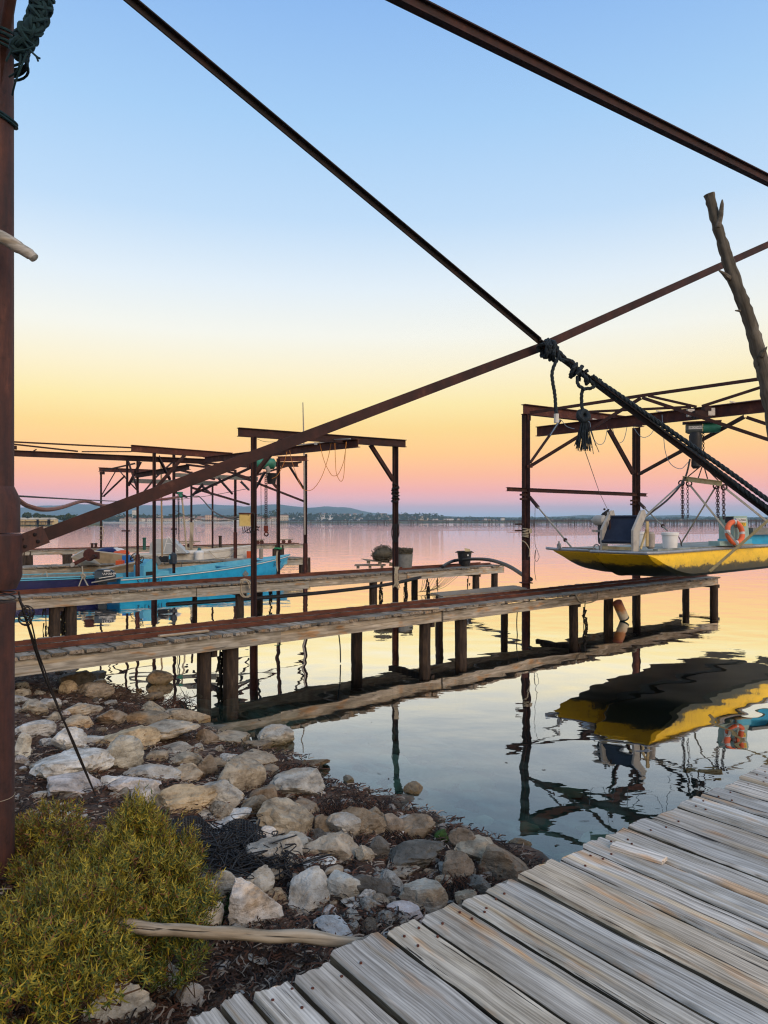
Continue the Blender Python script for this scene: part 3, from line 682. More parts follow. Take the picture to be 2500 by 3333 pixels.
# lashing, tails, double rope along the strut
def lash(mb, c, ax, r, turns, pitch, rr, wob=.006, n=14, ry=None, seed=0):
    "rope turns wound round an axis"
    x, y, z = frame(ax); pts = []; rn = random.Random(seed)
    for k in range(int(turns*n)+1):
        a = k/n*2*math.pi; q = (k/n-turns/2)*pitch
        w = 1+rn.uniform(-1, 1)*wob/r
        pts.append(Vector(c)+x*q+y*math.cos(a)*r*w+z*math.sin(a)*(ry or r)*w)
    mb.rope(spline(pts, 2), rr, rr*8)
KN = at(1775, 1130, 6.08); dS = (B1b[1]-B1b[0]).normalized(); yS = Vector((0, 1, 0))
kn = thing('rope_lashing', 'dark blue rope knotted round the two crossing steel bars with hanging tail', 'rope', KN-Z*.7)
mb = MB()
lash(mb, KN+Vector((.02, 0, -.012)), B3[1]-B3[0], .055, 5, .022, .0155, .012, seed=1)
lash(mb, KN+dS*.05, dS+Vector((.5, 0, .5)), .064, 3, .03, .017, .02, seed=2)
lash(mb, KN+dS*.02, Vector((.5, .2, -.2)), .07, 2, .03, .015, .014, seed=3)
mb.rope(spline([KN+dS*.08+Vector((.03, -.03, .04)), KN+dS*.16+Vector((-.01, -.05, -.02)), KN+dS*.24+Vector((.02, -.04, .015)), KN+dS*.34+Vector((0, -.04, -.01))], 6), .018)
part('knot', mb, DKROPE, kn)
t0_ = KN+dS*.12+Vector((0, -.05, -.03))
tail = spline([t0_, at(1797, 1215, 6.0), at(1806, 1285, 6.0), at(1811, 1355, 6.0)], 8)
part('tail', MB().rope(tail, .0155), DKROPE, kn)
part('taped_end', MB().tube([tail[-1]+Z*.02, tail[-1]-Z*.055], .021, 10), WHITEHULL, kn)
tz = thing('tassel_rope', 'dark rope tied to the strut ending in a knot and frayed tassel', 'rope', at(1893, 1475, 5.9))
mb = MB(); c1 = at(1893, 1236, 5.95)
hang = spline([at(1955, 1235, 5.98), at(1928, 1262, 5.95), at(1898, 1268, 5.95), at(1893, 1300, 5.95), at(1897, 1340, 5.95)], 8)
mb.rope(hang, .0155); mb.rope(spline([at(1880, 1225, 5.98), at(1882, 1252, 5.95), at(1905, 1268, 5.93)], 8), .0155)
lash(mb, at(1872, 1207, 6.0), dS, .055, 1.6, .05, .018, .014, seed=6); lash(mb, at(1905, 1232, 5.98), Vector((.9, .1, .35)), .05, 1.3, .06, .0165, .012, seed=7); lash(mb, at(1930, 1240, 5.98), Vector((.8, 0, .5)), .035, 2, .05, .015, .01, seed=8)
part('rope', mb, DKROPE, tz)
mb = MB(); kc = at(1901, 1352, 5.95)
for k in range(3): mb.torus(kc+Vector((random.uniform(-.012, .012), 0, random.uniform(-.012, .012))), .04, .021, Vector((random.uniform(-.6, .6), 1, random.uniform(-.6, .6))), 18, 8)
part('knot', mb, DKROPE, tz)
mb = MB(); rn = random.Random(5)
for k in range(110):
    a = rn.uniform(0, 6.28); s = rn.random()**.5; wv = rn.uniform(.04, .068); ln = rn.uniform(.22, .30)
    e = kc+Vector((math.cos(a)*wv*s*1.25-.012, math.sin(a)*wv*s, -ln)); 
    if k < 7: e += Vector((.05+.012*k*.5, 0, .03-.008*k))
    mid_ = kc.lerp(e, .5)+Vector((rn.uniform(-.012, .012), rn.uniform(-.012, .012), .0))
    mb.tube(spline([kc+Vector((math.cos(a)*.012, math.sin(a)*.012, -.01)), mid_, e], 4), .0028, 4)
part('tassel', mb, DKROPE, tz, sharp=80)
dr = thing('doubled_rope', 'thick doubled dark rope running down along the strut to the right edge', 'rope', B1b[1])
e0 = at(1960, 1262, 5.95)
r1 = [KN+dS*.1+Vector((.01, -.03, .03)), at(1870, 1196, 6.0), at(1960, 1262, 5.95), at(2160, 1405, 5.85), at(2360, 1550, 5.7), at(2560, 1700, 5.55)]
part('strand', MB().rope(spline(r1, 8), .020, .13), DKROPE, dr)
r2 = [at(1935, 1234, 5.98), at(1990, 1268, 5.92), at(2090, 1338, 5.87), at(2160, 1386, 5.85), at(2360, 1526, 5.7), at(2470, 1606, 5.6), at(2560, 1672, 5.55)]
part('strand', MB().rope(spline(r2, 8), .020, .13), DKROPE, dr)
# driftwood pole on the right
dw = thing('driftwood_pole', 'grey driftwood trunk with broken fork standing at the right edge', 'driftwood', at(2530, 1500, 6.4))
ctrl = [at(2309, 632, 6.5), at(2330, 720, 6.5), at(2358, 810, 6.5), at(2384, 895, 6.5), at(2428, 1010, 6.5), at(2462, 1120, 6.5), at(2486, 1210, 6.5), at(2512, 1330, 6.5), at(2540, 1500, 6.5)]
pts = spline(ctrl, 8); rs = []
prof = [.044, .042, .052, .054, .056, .060, .064, .066, .07]
for i in range(len(pts)):
    q = i/(len(pts)-1)*8; k = min(7, int(q)); rs.append((prof[k]*(1-(q-k))+prof[k+1]*(q-k))*(1+.10*noise.noise(Vector((i*.35, 3, 1)))))
trk = MB().tube(pts, rs, 14); 
for i, v in enumerate(trk.V): trk.V[i] = v+Vector((noise.noise(v*22), noise.noise(v*22+Vector((5, 0, 0))), 0))*.011+Vector((noise.noise(Vector((v.x*70, v.y*70, v.z*6))), 0, 0))*.006
x, y, z = frame(pts[0]-pts[-1])
me = trk.mesh('trunk', DRIFT, Vector(), 60)
tm = Matrix((x, y, z)).transposed()
me.transform(tm.inverted().to_4x4() @ Matrix.Translation(-pts[20])); 
placed('trunk', me, pts[20], x, dw)
part('broken_fork', MB().tube([at(2336, 740, 6.48), at(2346, 700, 6.45), at(2350, 665, 6.43), at(2351, 650, 6.43)], [.03, .024, .017, .006], 8), DRIFT, dw)
part('twig_stub', MB().tube([at(2372, 905, 6.48), at(2352, 888, 6.42), at(2340, 880, 6.4)], [.028, .014, .006], 8), DRIFT, dw)
part('twig_stub', MB().tube([at(2408, 1012, 6.48), at(2394, 1011, 6.42)], [.012, .006], 6), DRIFT, dw)
part('bark_flap', MB().tube([at(2478, 1160, 6.45), at(2490, 1138, 6.42), at(2497, 1128, 6.42)], [.03, .016, .004], 6), DRIFT, dw)
# stub of driftwood and teal rope at the left post
ds = thing('driftwood_stub', 'pale driftwood branch end poking out behind the left post', 'driftwood', at(60, 800, 3.7))
part('branch', MB().tube(spline([at(-120, 730, 3.72), at(0, 770, 3.7), at(60, 805, 3.7), at(98, 828, 3.7), at(114, 842, 3.7)], 5), [.034]*6+[.032]*5+[.028]*5+[.024]*4+[.008], 12), PALEDRIFT, ds)
tr = thing('teal_rope_bundle', 'teal rope wrapped branch tied to the top of the left post', 'rope', at(70, 160, 3.6))
mb = MB(); bra = [at(62, 165, 3.62), at(95, 105, 3.6), at(125, 50, 3.6), at(150, -40, 3.6)]
mb.tube(spline(bra, 6), .04, 12)
sp2 = spline(bra, 12); 
for i in range(0, len(sp2)-1, 1):
    t = (sp2[i+1]-sp2[i]); mb.torus(sp2[i]+Vector((random.uniform(-.004, .004), 0, random.uniform(-.004, .004))), .044+random.uniform(-.003, .006), random.uniform(.009, .014), t+Vector((random.uniform(-.02, .02), random.uniform(-.02, .02), random.uniform(-.01, .01))), 16, 6)
part('wrapped_branch', mb, TEAL, tr)
mb = MB()
for k in range(6):
    zc = at(0, 150+k*9, 3.9).z; mb.torus((cxp+.03, 3.9, zc), .150+.004*(k % 3), .0075, Vector((.15*(k % 2)-.1, .1, 1)), 28, 6)
part('binding', mb, TEAL, tr); mb = MB()
for k in range(2): mb.torus((cxp+.01, 3.9, at(0, 360+k*10, 3.9).z), .128, .008, Vector((.5, -.1, 1)), 28, 6)
part('binding', mb, TEAL, tr); mb = MB()
for pth in ([at(90, 160, 3.6), at(80, 190, 3.58), at(52, 262, 3.6), at(40, 310, 3.65)], [at(66, 165, 3.6), at(66, 200, 3.58), at(55, 232, 3.6), at(30, 250, 3.65)],
            [at(75, 130, 3.58), at(100, 165, 3.57), at(122, 186, 3.56), at(131, 190, 3.56)], [at(118, 183, 3.56), at(122, 192, 3.56), at(124, 199, 3.56)],
            [at(60, 120, 3.58), at(110, 145, 3.57), at(92, 160, 3.57), at(40, 170, 3.58)], [at(20, 200, 3.6), at(45, 150, 3.58), at(60, 128, 3.58)]):
    mb.tube(spline(pth, 6), .005, 6)
part('loose_ends', mb, TEAL, tr, kind='stuff')
# guy wires at the left post
gw = thing('guy_wires', 'bundle of black wires slanting from the left post down to the rocks', 'wire', at(310, 2585, 4.6))
mb = MB()
for k in range(4):
    o_ = Vector((.006*math.cos(k*1.6), 0, .006*math.sin(k*1.6)))
    mb.tube(spline([at(58+k*3, 1925+10*k, 3.95)+o_, at(75+k*8, 2010, 4.0)+o_*2, at(150-k*2, 2200, 4.2)-o_*2, at(240, 2420, 4.42)+o_, at(312, 2590, 4.6)], 8), .0042, 5)
for k in range(5): mb.torus(at(80+3*k, 2020-8*k, 4.0), .035, .004, Vector((random.uniform(-1, 1), 1, random.uniform(-1, 1))), 14, 5)
for k in range(3): mb.torus((cxp, 3.9, at(0, 1925+6*k, 3.9).z), .124, .004, Vector((.2*k-.2, 0, 1)), 24, 5)
part('wire', mb, WIRE, gw)
tw = single('twine', MB().torus((cxp, 3.9, at(0, 2585, 3.9).z), .1195, .0015, Vector((.12, 0, 1)), 24, 4), PALEROPE, 'thin pale twine tied round the lower left post', 'twine')

# ------------------------------------------------------------------ boat-lift gantries
def hpost(mb, p, w, z0, z1):
    "H-section column"
    d, n = dM, nM
    for s in (-1, 1): mb.bar(Vector((p.x, p.y, z0))+n*s*w*.46, Vector((p.x, p.y, z1))+n*s*w*.46, w*.09, w, 0, n)
    mb.bar(Vector((p.x, p.y, z0)), Vector((p.x, p.y, z1)), w*.83, w*.1, 0, n)
def gpost(parent, p, w, z0, z1, sleeve=None, mat=RUSTD):
    mb = MB(); hpost(mb, p, w, z0, z1); o = part('post', mb, mat, parent)
    if sleeve is not None: part('sleeve', MB().tube([(p.x, p.y, z0), (p.x, p.y, sleeve)], w*.72, 12), RUST, o)
    return o
def rod(parent, a, b_, w=.05, name='brace', mat=RUSTD):
    mb = MB(); mb.bar(a, b_, w*.18, w); x, y, z = frame(b_-a); mb.bar(a+y*w*.45-z*w*.41, b_+y*w*.45-z*w*.41, w*.8, w*.18)
    return part(name, mb, mat, parent)
def zof(v, Y): return H-(v-HV)/F*Y
MF = M0+nM*1.40
pA, pB = hit(826, MF, dM), hit(1287, MF, dM)
G1 = thing('boat_lift_gantry', 'rusty steel gantry over the railed jetty with orange cables and yellow control box', 'gantry', (pA.x, pA.y, 0), 'boat lift gantries')
zt = zof(1393, pA.y); zb = zt-.16
gpost(G1, pA, .10, -1.2, zb, .75); gpost(G1, pB, .095, -1.2, zof(1452, pB.y), .5)
a = at(775, 1406, pA.y-.12); b_ = at(1320, 1444, pB.y+.12)
part('cross_beam', MB().ibeam(a, b_, .09, .155, .012), RUSTD, G1)
rod(G1, at(915, 1430, pA.y+.3), at(829, 1543, pA.y), .075); rod(G1, at(1208, 1447, pB.y-.3), at(1283, 1564, pB.y), .075)
a = at(1166, 1442, 13.7); b_ = at(667, 1497, 20.4)
part('hoist_beam', MB().ibeam(a, b_, .10, .16, .013), RUST, G1)
a1 = at(1078, 1431, 14.0); b1 = at(1140, 1428, 13.6); part('cable_track', MB().bar(a1, b1, .02, .02), STEEL, G1)
a1 = at(832, 1462, 17); b1 = at(1090, 1436, 14.4); part('cable_track', MB().bar(a1, b1, .02, .02), STEEL, G1)
part('end_stop', MB().box(at(1028, 1444, 14.5), (.06, .06, .05)), STEEL, G1)
# festoon cables
def loop(parent, pts, Y, r, mat, name='cable'):
    return part(name, MB().tube(spline([at(u, v, Y) for u, v in pts], 8), r, 5), mat, parent)
loop(G1, [(1040,1440),(1055,1500),(1075,1540),(1086,1549),(1102,1542),(1118,1505),(1124,1470),(1128,1438)], 13.9, .006, ORANGEC)
loop(G1, [(1090,1442),(1092,1500),(1095,1540),(1108,1566),(1118,1555),(1122,1510),(1125,1460),(1127,1438)], 13.8, .006, ORANGEC)
loop(G1, [(1078,1442),(1068,1490),(1050,1545),(1030,1580),(1010,1596),(985,1590),(965,1545),(950,1500),(943,1466)], 14.2, .006, ORANGEC)
loop(G1, [(934,1470),(925,1505),(905,1545),(885,1558)], 14.6, .006, ORANGEC)
loop(G1, [(829,1425),(860,1437),(900,1438),(930,1432)], 12.9, .004, WIRE)
# control box on post A
cb = thing('control_box', 'old yellow electric control box strapped to the gantry post', 'control box', at(800, 1712, 12.6))
c = at(797, 1692, 12.65); x = Vector((.97, .25, 0)).normalized(); rt = Matrix((x, Vector((-x.y, x.x, 0)), Z)).transposed()
part('cabinet', MB().box(c, (.19, .14, .20), 0, rt), YBOX, cb); part('lid', MB().box(c+Z*.112+rt @ Vector((0, -.01, 0)), (.215, .17, .022), 0, rt), RUST, cb)
part('base_flange', MB().box(c-Z*.108, (.21, .15, .014), 0, rt), CREAM, cb)
mb = MB()
for k in range(4):
    p = c-Z*.11+rt @ Vector((-.05+.04*k, 0, 0)); mb.tube(spline([p, p-Z*.09+x*.02, p-Z*.12+x*.07*(k % 2+.4), p-Z*.02+x*.17+Vector((0, .1, .02))], 6), .006, 5)
mb.tube(spline([c+Z*.10+x*.06, c+Z*.12+x*.14, c+Z*.06+x*.17, c-Z*.2+x*.16], 6), .012, 6)
mb.torus(c-Z*.13+x*.16+Vector((0, .12, 0)), .07, .012, Z, 16, 6); mb.torus(c-Z*.17+x*.16+Vector((0, .12, 0)), .07, .010, Vector((.2, 0, 1)), 16, 6)
part('cables', mb, BLACK, cb)
# chain hoist with catch bucket and hook
def chainlinks(mb, a, b_, link=.035, r=.006, seed=0, zig=0):
    a, b_ = Vector(a), Vector(b_); d = (b_-a); n = max(2, int(d.length/(link*1.5))); d.normalize(); u = d.orthogonal().normalized(); w = d.cross(u)
    for k in range(n+1):
        c = a+d*(k*link*1.5)+u*zig*random.uniform(-1, 1); mb.torus(c, link*.62, r, u if k % 2 else w, 10, 4, 0, 1.5, d)
def hoistY(u): return None
hs = thing('chain_hoist', 'pale green electric chain hoist with black chain bucket and red hook block', 'hoist', at(867, 1747, 15.6))
hY = 15.6
part('motor_body', MB().lathe([(.0, -.24), (.10, -.24), (.125, -.2), (.125, .1), (.115, .2), (.05, .24), (.0, .245)], at(862, 1509, hY), 18, 0, Vector((1, .25, 0)), False), GREENH, hs)
part('gear_housing', MB().lathe([(.0, -.2), (.12, -.18), (.12, .1), (.0, .1)], at(838, 1508, hY+.05), 16, 0, Vector((1, .25, 0)), False), RUST, hs)
part('trolley', MB().box(at(858, 1490, hY), (.26, .16, .1)), RUSTD, hs)
part('chain_guide', MB().tube(spline([at(868, 1520, hY-.1), at(874, 1532, hY-.1), at(872, 1548, hY-.1)], 5), [.05]*6+[.04]*5, 10), GREYPIPE, hs)
part('chain_bucket', MB().lathe([(.085, -.22), (.12, 0), (.126, .01), (.11, .005), (.08, -.1)], at(884, 1542, hY-.05), 18), BLACK, hs)
mb = MB(); chainlinks(mb, at(863.5, 1545, hY), at(863.5, 1712, hY), .028, .006); part('chain', mb, RUSTD, hs)
mb = MB(); chainlinks(mb, at(868.5, 1545, hY), at(868.5, 1712, hY), .028, .006); part('chain', mb, RUSTD, hs)
mb = MB(); c = at(866, 1720, hY); mb.box(c, (.085, .07, .12)); mb.lathe([(.03, -.1), (.035, -.06)], c, 12); part('hook_block', mb, pmat('red_block', [(.3, (.10,.02,.015)), (.7, (.17,.035,.02))], 12, bump=.2), hs)
part('hook', MB().torus(at(867, 1738, hY), .042, .015, Vector((.2, 1, 0)), 18, 8), RUST, hs)
# pendant control on a long wire
pd = thing('pendant_control', 'long hanging wire with taped pendant switch left of the hook', 'pendant', at(850, 1815, 16))
part('wire', MB().tube([at(849, 1535, 16), at(850, 1650, 16), at(850, 1785, 16)], .006, 5), WIRE, pd)
part('handset', MB().lathe([(.02, .12), (.045, .09), (.045, -.12), (.03, -.13)], at(850, 1800, 16), 10), GREYPIPE, pd)

# second gantry on the left jetty
G2 = thing('boat_lift_gantry', 'rusty gantry on the left jetty whose long hoist beam runs behind the left post', 'gantry', (-6.5, 20, 0), 'boat lift gantries')
def pat(u, Y): return at(u, HV, Y)
gpost(G2, pat(502, 20.3), .115, -1.2, zof(1474, 20.3), .4); gpost(G2, pat(906, 24.5), .115, -1.2, zof(1492, 24.5))
part('cross_beam', MB().ibeam(at(427, 1459, 20.1), at(756, 1484, 22), .11, .19, .014), RUST, G2)
rod(G2, at(600, 1482, 20.8), at(506, 1590, 20.35), .085); rod(G2, at(518, 1485, 20.3), at(556, 1560, 21.5), .07)
part('hoist_beam', MB().ibeam(at(20, 1474, 18.6), at(672, 1502, 22.1), .11, .155, .013), RUSTD, G2)
rod(G2, at(20, 1437, 18.8), at(428, 1457, 20.4), .04, 'tie_rod'); rod(G2, at(20, 1443, 18.5), at(254, 1469, 19.6), .04, 'tie_rod'); rod(G2, at(266, 1470, 19.6), at(428, 1470, 20.4), .03, 'tie_rod')
part('bracket', MB().box(at(50, 1457, 18.6), (.06, .05, .1)), RUSTD, G2); part('bracket', MB().bar(at(106, 1470, 18.7), at(118, 1463, 18.9), .03, .02), RUSTD, G2)
part('cross_beam', MB().ibeam(at(905, 1494, 24.5), at(1000, 1492, 26), .12, .18, .013), RUST, G2)
rod(G2, at(870, 1515, 24), at(982, 1503, 26), .05); rod(G2, at(884, 1566, 24.4), at(903, 1588, 24.5), .08)
part('cross_beam', MB().ibeam(at(752, 1510, 23.6), at(970, 1512, 25.2), .12, .16, .013), RUSTD, G2)
# third gantry (mid distance)
G3 = thing('boat_lift_gantry', 'tangle of rusty gantry posts and roof trusses over the white boat', 'gantry', pat(448, 28)+Vector((0, 0, -2.5)), 'boat lift gantries')
for u, Y, w, vt, z0, sl in ((414, 26, .105, 1497, -1, .35), (448, 25, .105, 1500, -1, 1.35), (566, 27.5, .13, 1476, -1, None), (994, 31, .14, 1478, -1, 1.55), (766, 33, .12, 1530, -1, 2.0)):
    gpost(G3, pat(u, Y), w, z0, zof(vt, Y), sl)
part('hoist_beam', MB().ibeam(at(440, 1548, 25), at(616, 1520, 22.5), .12, .16, .013), RUSTD, G3)
part('timber_beam', MB().bar(at(430, 1565, 31), at(705, 1574, 29), .12, .18), pmat('grey_beam', [(.3, (.13,.13,.11)), (.7, (.22,.21,.18))], 6), G3)
part('timber_beam', MB().bar(at(570, 1546, 31), at(838, 1558, 30), .12, .17), MATS['grey_beam'], G3)
rods3 = [((630,1607),(812,1523),29,26), ((603,1492),(813,1556),27,30), ((766,1544),(992,1632),28,31), ((625,1587),(813,1642),28,31), ((813,1553),(982,1503),27,31), ((712,1555),(758,1607),30,33), ((785,1566),(812,1594),30,33),
         ((416,1580),(456,1502),26,25.5), ((415,1497),(448,1600),26,25), ((465,1605),(500,1563),25,26), ((625,1612),(660,1575),29,28), ((830,1590),(860,1535),28,25), ((500,1560),(566,1500),24,27),
         ((940,1510),(990,1590),29,31), ((660,1582),(692,1610),30,34), ((590,1530),(700,1560),27,29), ((545,1590),(610,1618),27,29), ((600,1500),(815,1520),27,27), ((605,1512),(770,1532),27,29)]
for a, b_, y0, y1 in rods3: rod(G3, at(a[0], a[1], y0), at(b_[0], b_[1], y1), .075)
# far gantry
G4 = thing('boat_lift_gantry', 'small distant rusty gantry with slender posts on the farther jetty', 'gantry', pat(329, 34)+Vector((0, 0, -2.5)), 'boat lift gantries')
for u, Y, w, vt in ((329, 34, .11, 1538), (623, 38, .12, 1535), (692, 42, .11, 1575)): gpost(G4, pat(u, Y), w, -1, zof(vt, Y), .9 if u > 400 else None)
part('cross_beam', MB().ibeam(at(323, 1528, 34), at(505, 1535, 38), .13, .2, .015), RUST, G4)
rod(G4, at(332, 1532, 34), at(440, 1508, 30), .06); rod(G4, at(331, 1612, 34), at(381, 1526, 35), .06); rod(G4, at(336, 1615, 34), at(406, 1548, 33), .06); rod(G4, at(384, 1526, 35), at(412, 1560, 33), .06); rod(G4, at(422, 1570, 33), at(448, 1598, 33), .06)
part('bracket', MB().box(at(337, 1615, 34), (.12, .06, .06)), RUSTD, G4); part('bracket', MB().box(at(333, 1540, 34), (.2, .12, .12)), RUSTD, G4)
mb = MB()
for k in range(4): mb.torus(at(329, 1714+14*k, 34), .085, .02, Vector((.1*(k % 3-1), 0, 1)), 12, 5)
mb.tube(spline([at(334, 1716, 33.9), at(338, 1730, 33.9), at(334, 1745, 33.9), at(336, 1760, 33.9)], 5), .02, 5)
single('mooring_rope', mb, PALEROPE, 'pale mooring rope tied round the leftmost slender gantry post', 'rope')
# slim pole, mast, hanging gear
single('mast_pole', MB().tube([at(986, 1310, 30.5), at(990, 1480, 30.7), at(992, 1740, 30.9)], [.02, .035, .04], 8), GREYPIPE, 'thin grey antenna pole strapped to the gantry post, rising into the sky', 'pole')
single('wooden_boathook', MB().tube([at(525, 1510, 24.5), at(526, 1650, 24.5), at(528, 1812, 24.5)], .03, 8), pmat('oar_wood', [(.3, (.25,.17,.09)), (.7, (.36,.26,.15))], 6), 'thin upright light wooden pole beside the second gantry post', 'pole')
hd = thing('rope_hoist', 'hanging blocks and pale ropes with green pulley below the trusses', 'rope tackle', at(585, 1760, 27))
part('pulley', MB().box(at(586, 1604, 27), (.2, .1, .07)).sphere(at(588, 1614, 27), .08, 10), GREENH, hd)
for u0, u1, v1, r in ((580, 582, 1755, .012), (577, 575, 1740, .01), (583, 583, 1770, .014)): part('rope', MB().tube([at(u0, 1612, 27), at(u1, v1, 27)], r, 5), WIRE, hd)
part('rope', MB().tube(spline([at(592, 1618, 27), at(600, 1700, 27), at(607, 1790, 27)], 6), .035, 6), PALEROPE, hd)
mb = MB()
for k in range(5): mb.tube(spline([at(618+3*k, 1700, 37), at(620+2*k, 1730+4*k, 36.8), at(617+3*k, 1765, 36.9), at(621+k, 1790, 37)], 5), .02, 5)
single('mooring_rope', mb, PALEROPE, 'pale ropes draped on the slender post behind the pulley', 'rope')
# overhead cables and red hose between the posts
single('red_hose', MB().tube(spline([at(40, 1606, 4.2), at(60, 1627, 4.4), at(95, 1648, 5), at(150, 1659, 6), at(205, 1650, 8), at(255, 1634, 10), at(285, 1632, 11), at(320, 1642, 13), at(355, 1645, 15), at(420, 1632, 18), at(530, 1625, 20), at(580, 1618, 22)], 8), [.012+.0003*i for i in range(89)], 7), REDHOSE, 'dark red hose sagging from the left post towards the gantries', 'hose')
single('overhead_wire', MB().tube(sagline(at(45, 1614, 4.1), at(500, 1632, 20), .02), .006, 5), WIRE, 'thin wire strung above the red hose from the left post', 'wire')
single('overhead_wire', MB().tube(spline([at(590, 1618, 27), at(640, 1615, 26), at(655, 1622, 24), at(690, 1660, 20), at(730, 1682, 16), at(765, 1685, 13.5), at(810, 1676, 12.6)], 8), .02, 6), BLACK, 'thick black cable sagging to the yellow control box', 'cable')
single('overhead_wire', MB().tube(spline([at(572, 1662, 24), at(620, 1685, 20), at(690, 1695, 16), at(780, 1690, 12.8)], 8), .010, 5), BLACK, 'thin black cable running low to the yellow control box', 'cable')
single('overhead_wire', MB().tube(sagline(at(500, 1630, 20), at(808, 1590, 13), .05), .005, 4), WIRE, 'fine wire crossing the trusses to the near gantry post', 'wire')
for k, (u, Y) in enumerate(((414, 26), (566, 27.4))):
    single('cleat', MB().box(at(u-4 if k == 0 else u, 1728 if k == 0 else 1722, Y-.12), (.3 if k == 0 else .22, .06, .05)), RUSTD, ['rusty cleat bar bolted to the third post from the left', 'rusty cleat bar bolted to the post behind the blue drum'][k], 'cleat')
single('mooring_rope', MB().rope(spline([at(905, 1785, 24.3)+Vector((.12*math.cos(a*.9), -.12*math.sin(a*.9), .02*math.sin(a*3))) for a in range(16)], 3), .022), pmat('green_rope', [(.3, (.01,.16,.07)), (.7, (.03,.26,.12))], 20), 'green rope wound round the post at the blue boat bow', 'rope')
mb = MB()
for k in range(4): mb.tube(spline([at(902+k, 1792, 24.3), at(899+k, 1815, 24.28), at(901+k, 1848+4*k, 24.28)], 6), .014, 5)
single('mooring_rope', mb, PALEROPE, 'pale frayed rope hanging below the green rope on the post', 'rope')
mb = MB()
for k in range(10): mb.torus(pB+Vector((0, 0, zof(1708+6*k, pB.y)-0)), .062+.012*(k % 3), .012, Vector((random.uniform(-.4, .4), random.uniform(-.4, .4), 1)), 14, 5)
for k in range(7): mb.tube(spline([at(1279+3*k, 1705, pB.y-.1), at(1277+4*k+random.uniform(-3, 3), 1735, pB.y-.12), at(1280+2*k, 1765, pB.y-.1)], 5), .009, 5)
single('rope_coil', mb, BLACKNET, 'black rope bundle wound round the post above the tubs', 'rope', base=pB+Z*2.2)
mb = MB()
for k in range(9): mb.tube(spline([at(1283+2*k, 1845, pB.y-.1), at(1288+random.uniform(-5, 9), 1872, pB.y-.14), at(1280+3*k+random.uniform(-3, 3), 1915+random.uniform(-10, 10), pB.y-.1)], 5), .010, 5)
single('rope_hank', mb, PALEROPE, 'pale rope hank hanging on the post in front of the tubs', 'rope')

# ------------------------------------------------------------------ right gantry
Y_E, Y_F = 18.5, 21.3
pE, pF = pat(1712, Y_E), pat(2071, Y_F)
GR = thing('boat_lift_gantry', 'tall rusty gantry with trussed hoist beam above the yellow boat', 'gantry', (pE.x, pE.y, 0), 'boat lift gantries')
gpost(GR, pE, .135, -1.2, zof(1348, Y_E), 1.5); gpost(GR, pF, .135, -1.2, zof(1392, Y_F), 2.2)
part('cross_beam', MB().ibeam(at(1703, 1332, Y_E-.06), at(2090, 1376, Y_F+.2), .15, .26, .016), RUST, GR)
part('lower_beam', MB().ibeam(at(1650, 1592, Y_E-.45), at(2104, 1611, Y_F+.25), .09, .10, .01), RUSTD, GR)
part('bracket', MB().box(at(1722, 1360, Y_E-.02), (.08, .1, .14)), RUST, GR); part('bracket', MB().box(at(1724, 1518, Y_E-.05), (.14, .06, .07)), RUST, GR); part('bracket', MB().box(at(2082, 1542, Y_F-.05), (.16, .06, .06)), RUST, GR)
h0 = at(1748, 1405, 21.0); h1 = at(2500, 1320, 16.3); hd_ = (h1-h0).normalized()
part('hoist_beam', MB().ibeam(h0, h1+hd_*1.8, .15, .28, .018), RUST, GR)
part('cable_track', MB().bar(at(1908, 1374, 19.8), h1+hd_*1.8+Z*.165, .03, .03), STEEL, GR)
for u, v, Y in ((1935, 1363, 19.7), (2144, 1337, 18.2), (2384, 1307, 16.8)): part('bracket', MB().bar(at(u-8, v, Y), at(u+12, v+4, Y), .03, .03), STEEL, GR)
Yb = lambda u: 18.5-(u-1712)/800*2.6
rods4 = [((1724,1343),(2110,1284),.07,'chord'), ((2110,1284),(2520,1226),.07,'chord'), ((1727,1516),(2086,1295),.075,'brace'), ((2090,1294),(2520,1437),.075,'brace'), ((1984,1398),(2063,1541),.085,'brace'),
         ((2078,1543),(2421,1355),.075,'brace'), ((2430,1358),(2520,1388),.07,'brace'), ((2110,1288),(2268,1324),.055,'brace'), ((1915,1340),(2250,1324),.055,'brace'), ((2284,1322),(2520,1246),.06,'brace')]
for a, b_, w, nm in rods4: rod(GR, at(a[0], a[1], Yb(a[0]) if nm != 'brace' or a[0] != 2078 else 20.5), at(b_[0], b_[1], Yb(b_[0])), w, nm)
rod(GR, at(1984, 1398, 20.2), at(2063, 1541, Y_F), .085)
part('brace', MB().tube([at(1726, 1506, Y_E), at(1824, 1368, 19.3)], .036, 10), RUSTD, GR)
part('conduit', MB().tube([at(1790, 1418, 18.9), at(1822, 1368, 19.2)], .014, 6), BLUEC, GR)
for pts in ([(1828,1368),(1845,1388),(1870,1396)], [(1912,1374),(1920,1376),(1926,1410),(1940,1440),(1955,1447),(1968,1436),(1976,1400),(1980,1369)], [(1988,1368),(1995,1400),(2005,1435),(2015,1442),(2030,1432),(2040,1395),(2043,1364)], [(2050,1360),(2065,1395),(2085,1420),(2105,1422),(2125,1404),(2146,1352)], [(2155,1350),(2160,1420),(2167,1475),(2185,1512),(2215,1526),(2235,1510),(2245,1498)]):
    loop(GR, pts, 19.3 if pts[0][0] < 2100 else 17.8, .0085, BLUEC)
part('base_plate', MB().box((pE.x, pE.y, DZ+.10), (.3, .3, .02)), RUST, GR)
for k in range(2): part('step_bar', MB().bar(at(1676, 1706+21*k, Y_E), at(1705, 1706+21*k, Y_E), .04, .04), RUSTD, GR)
mb = MB()
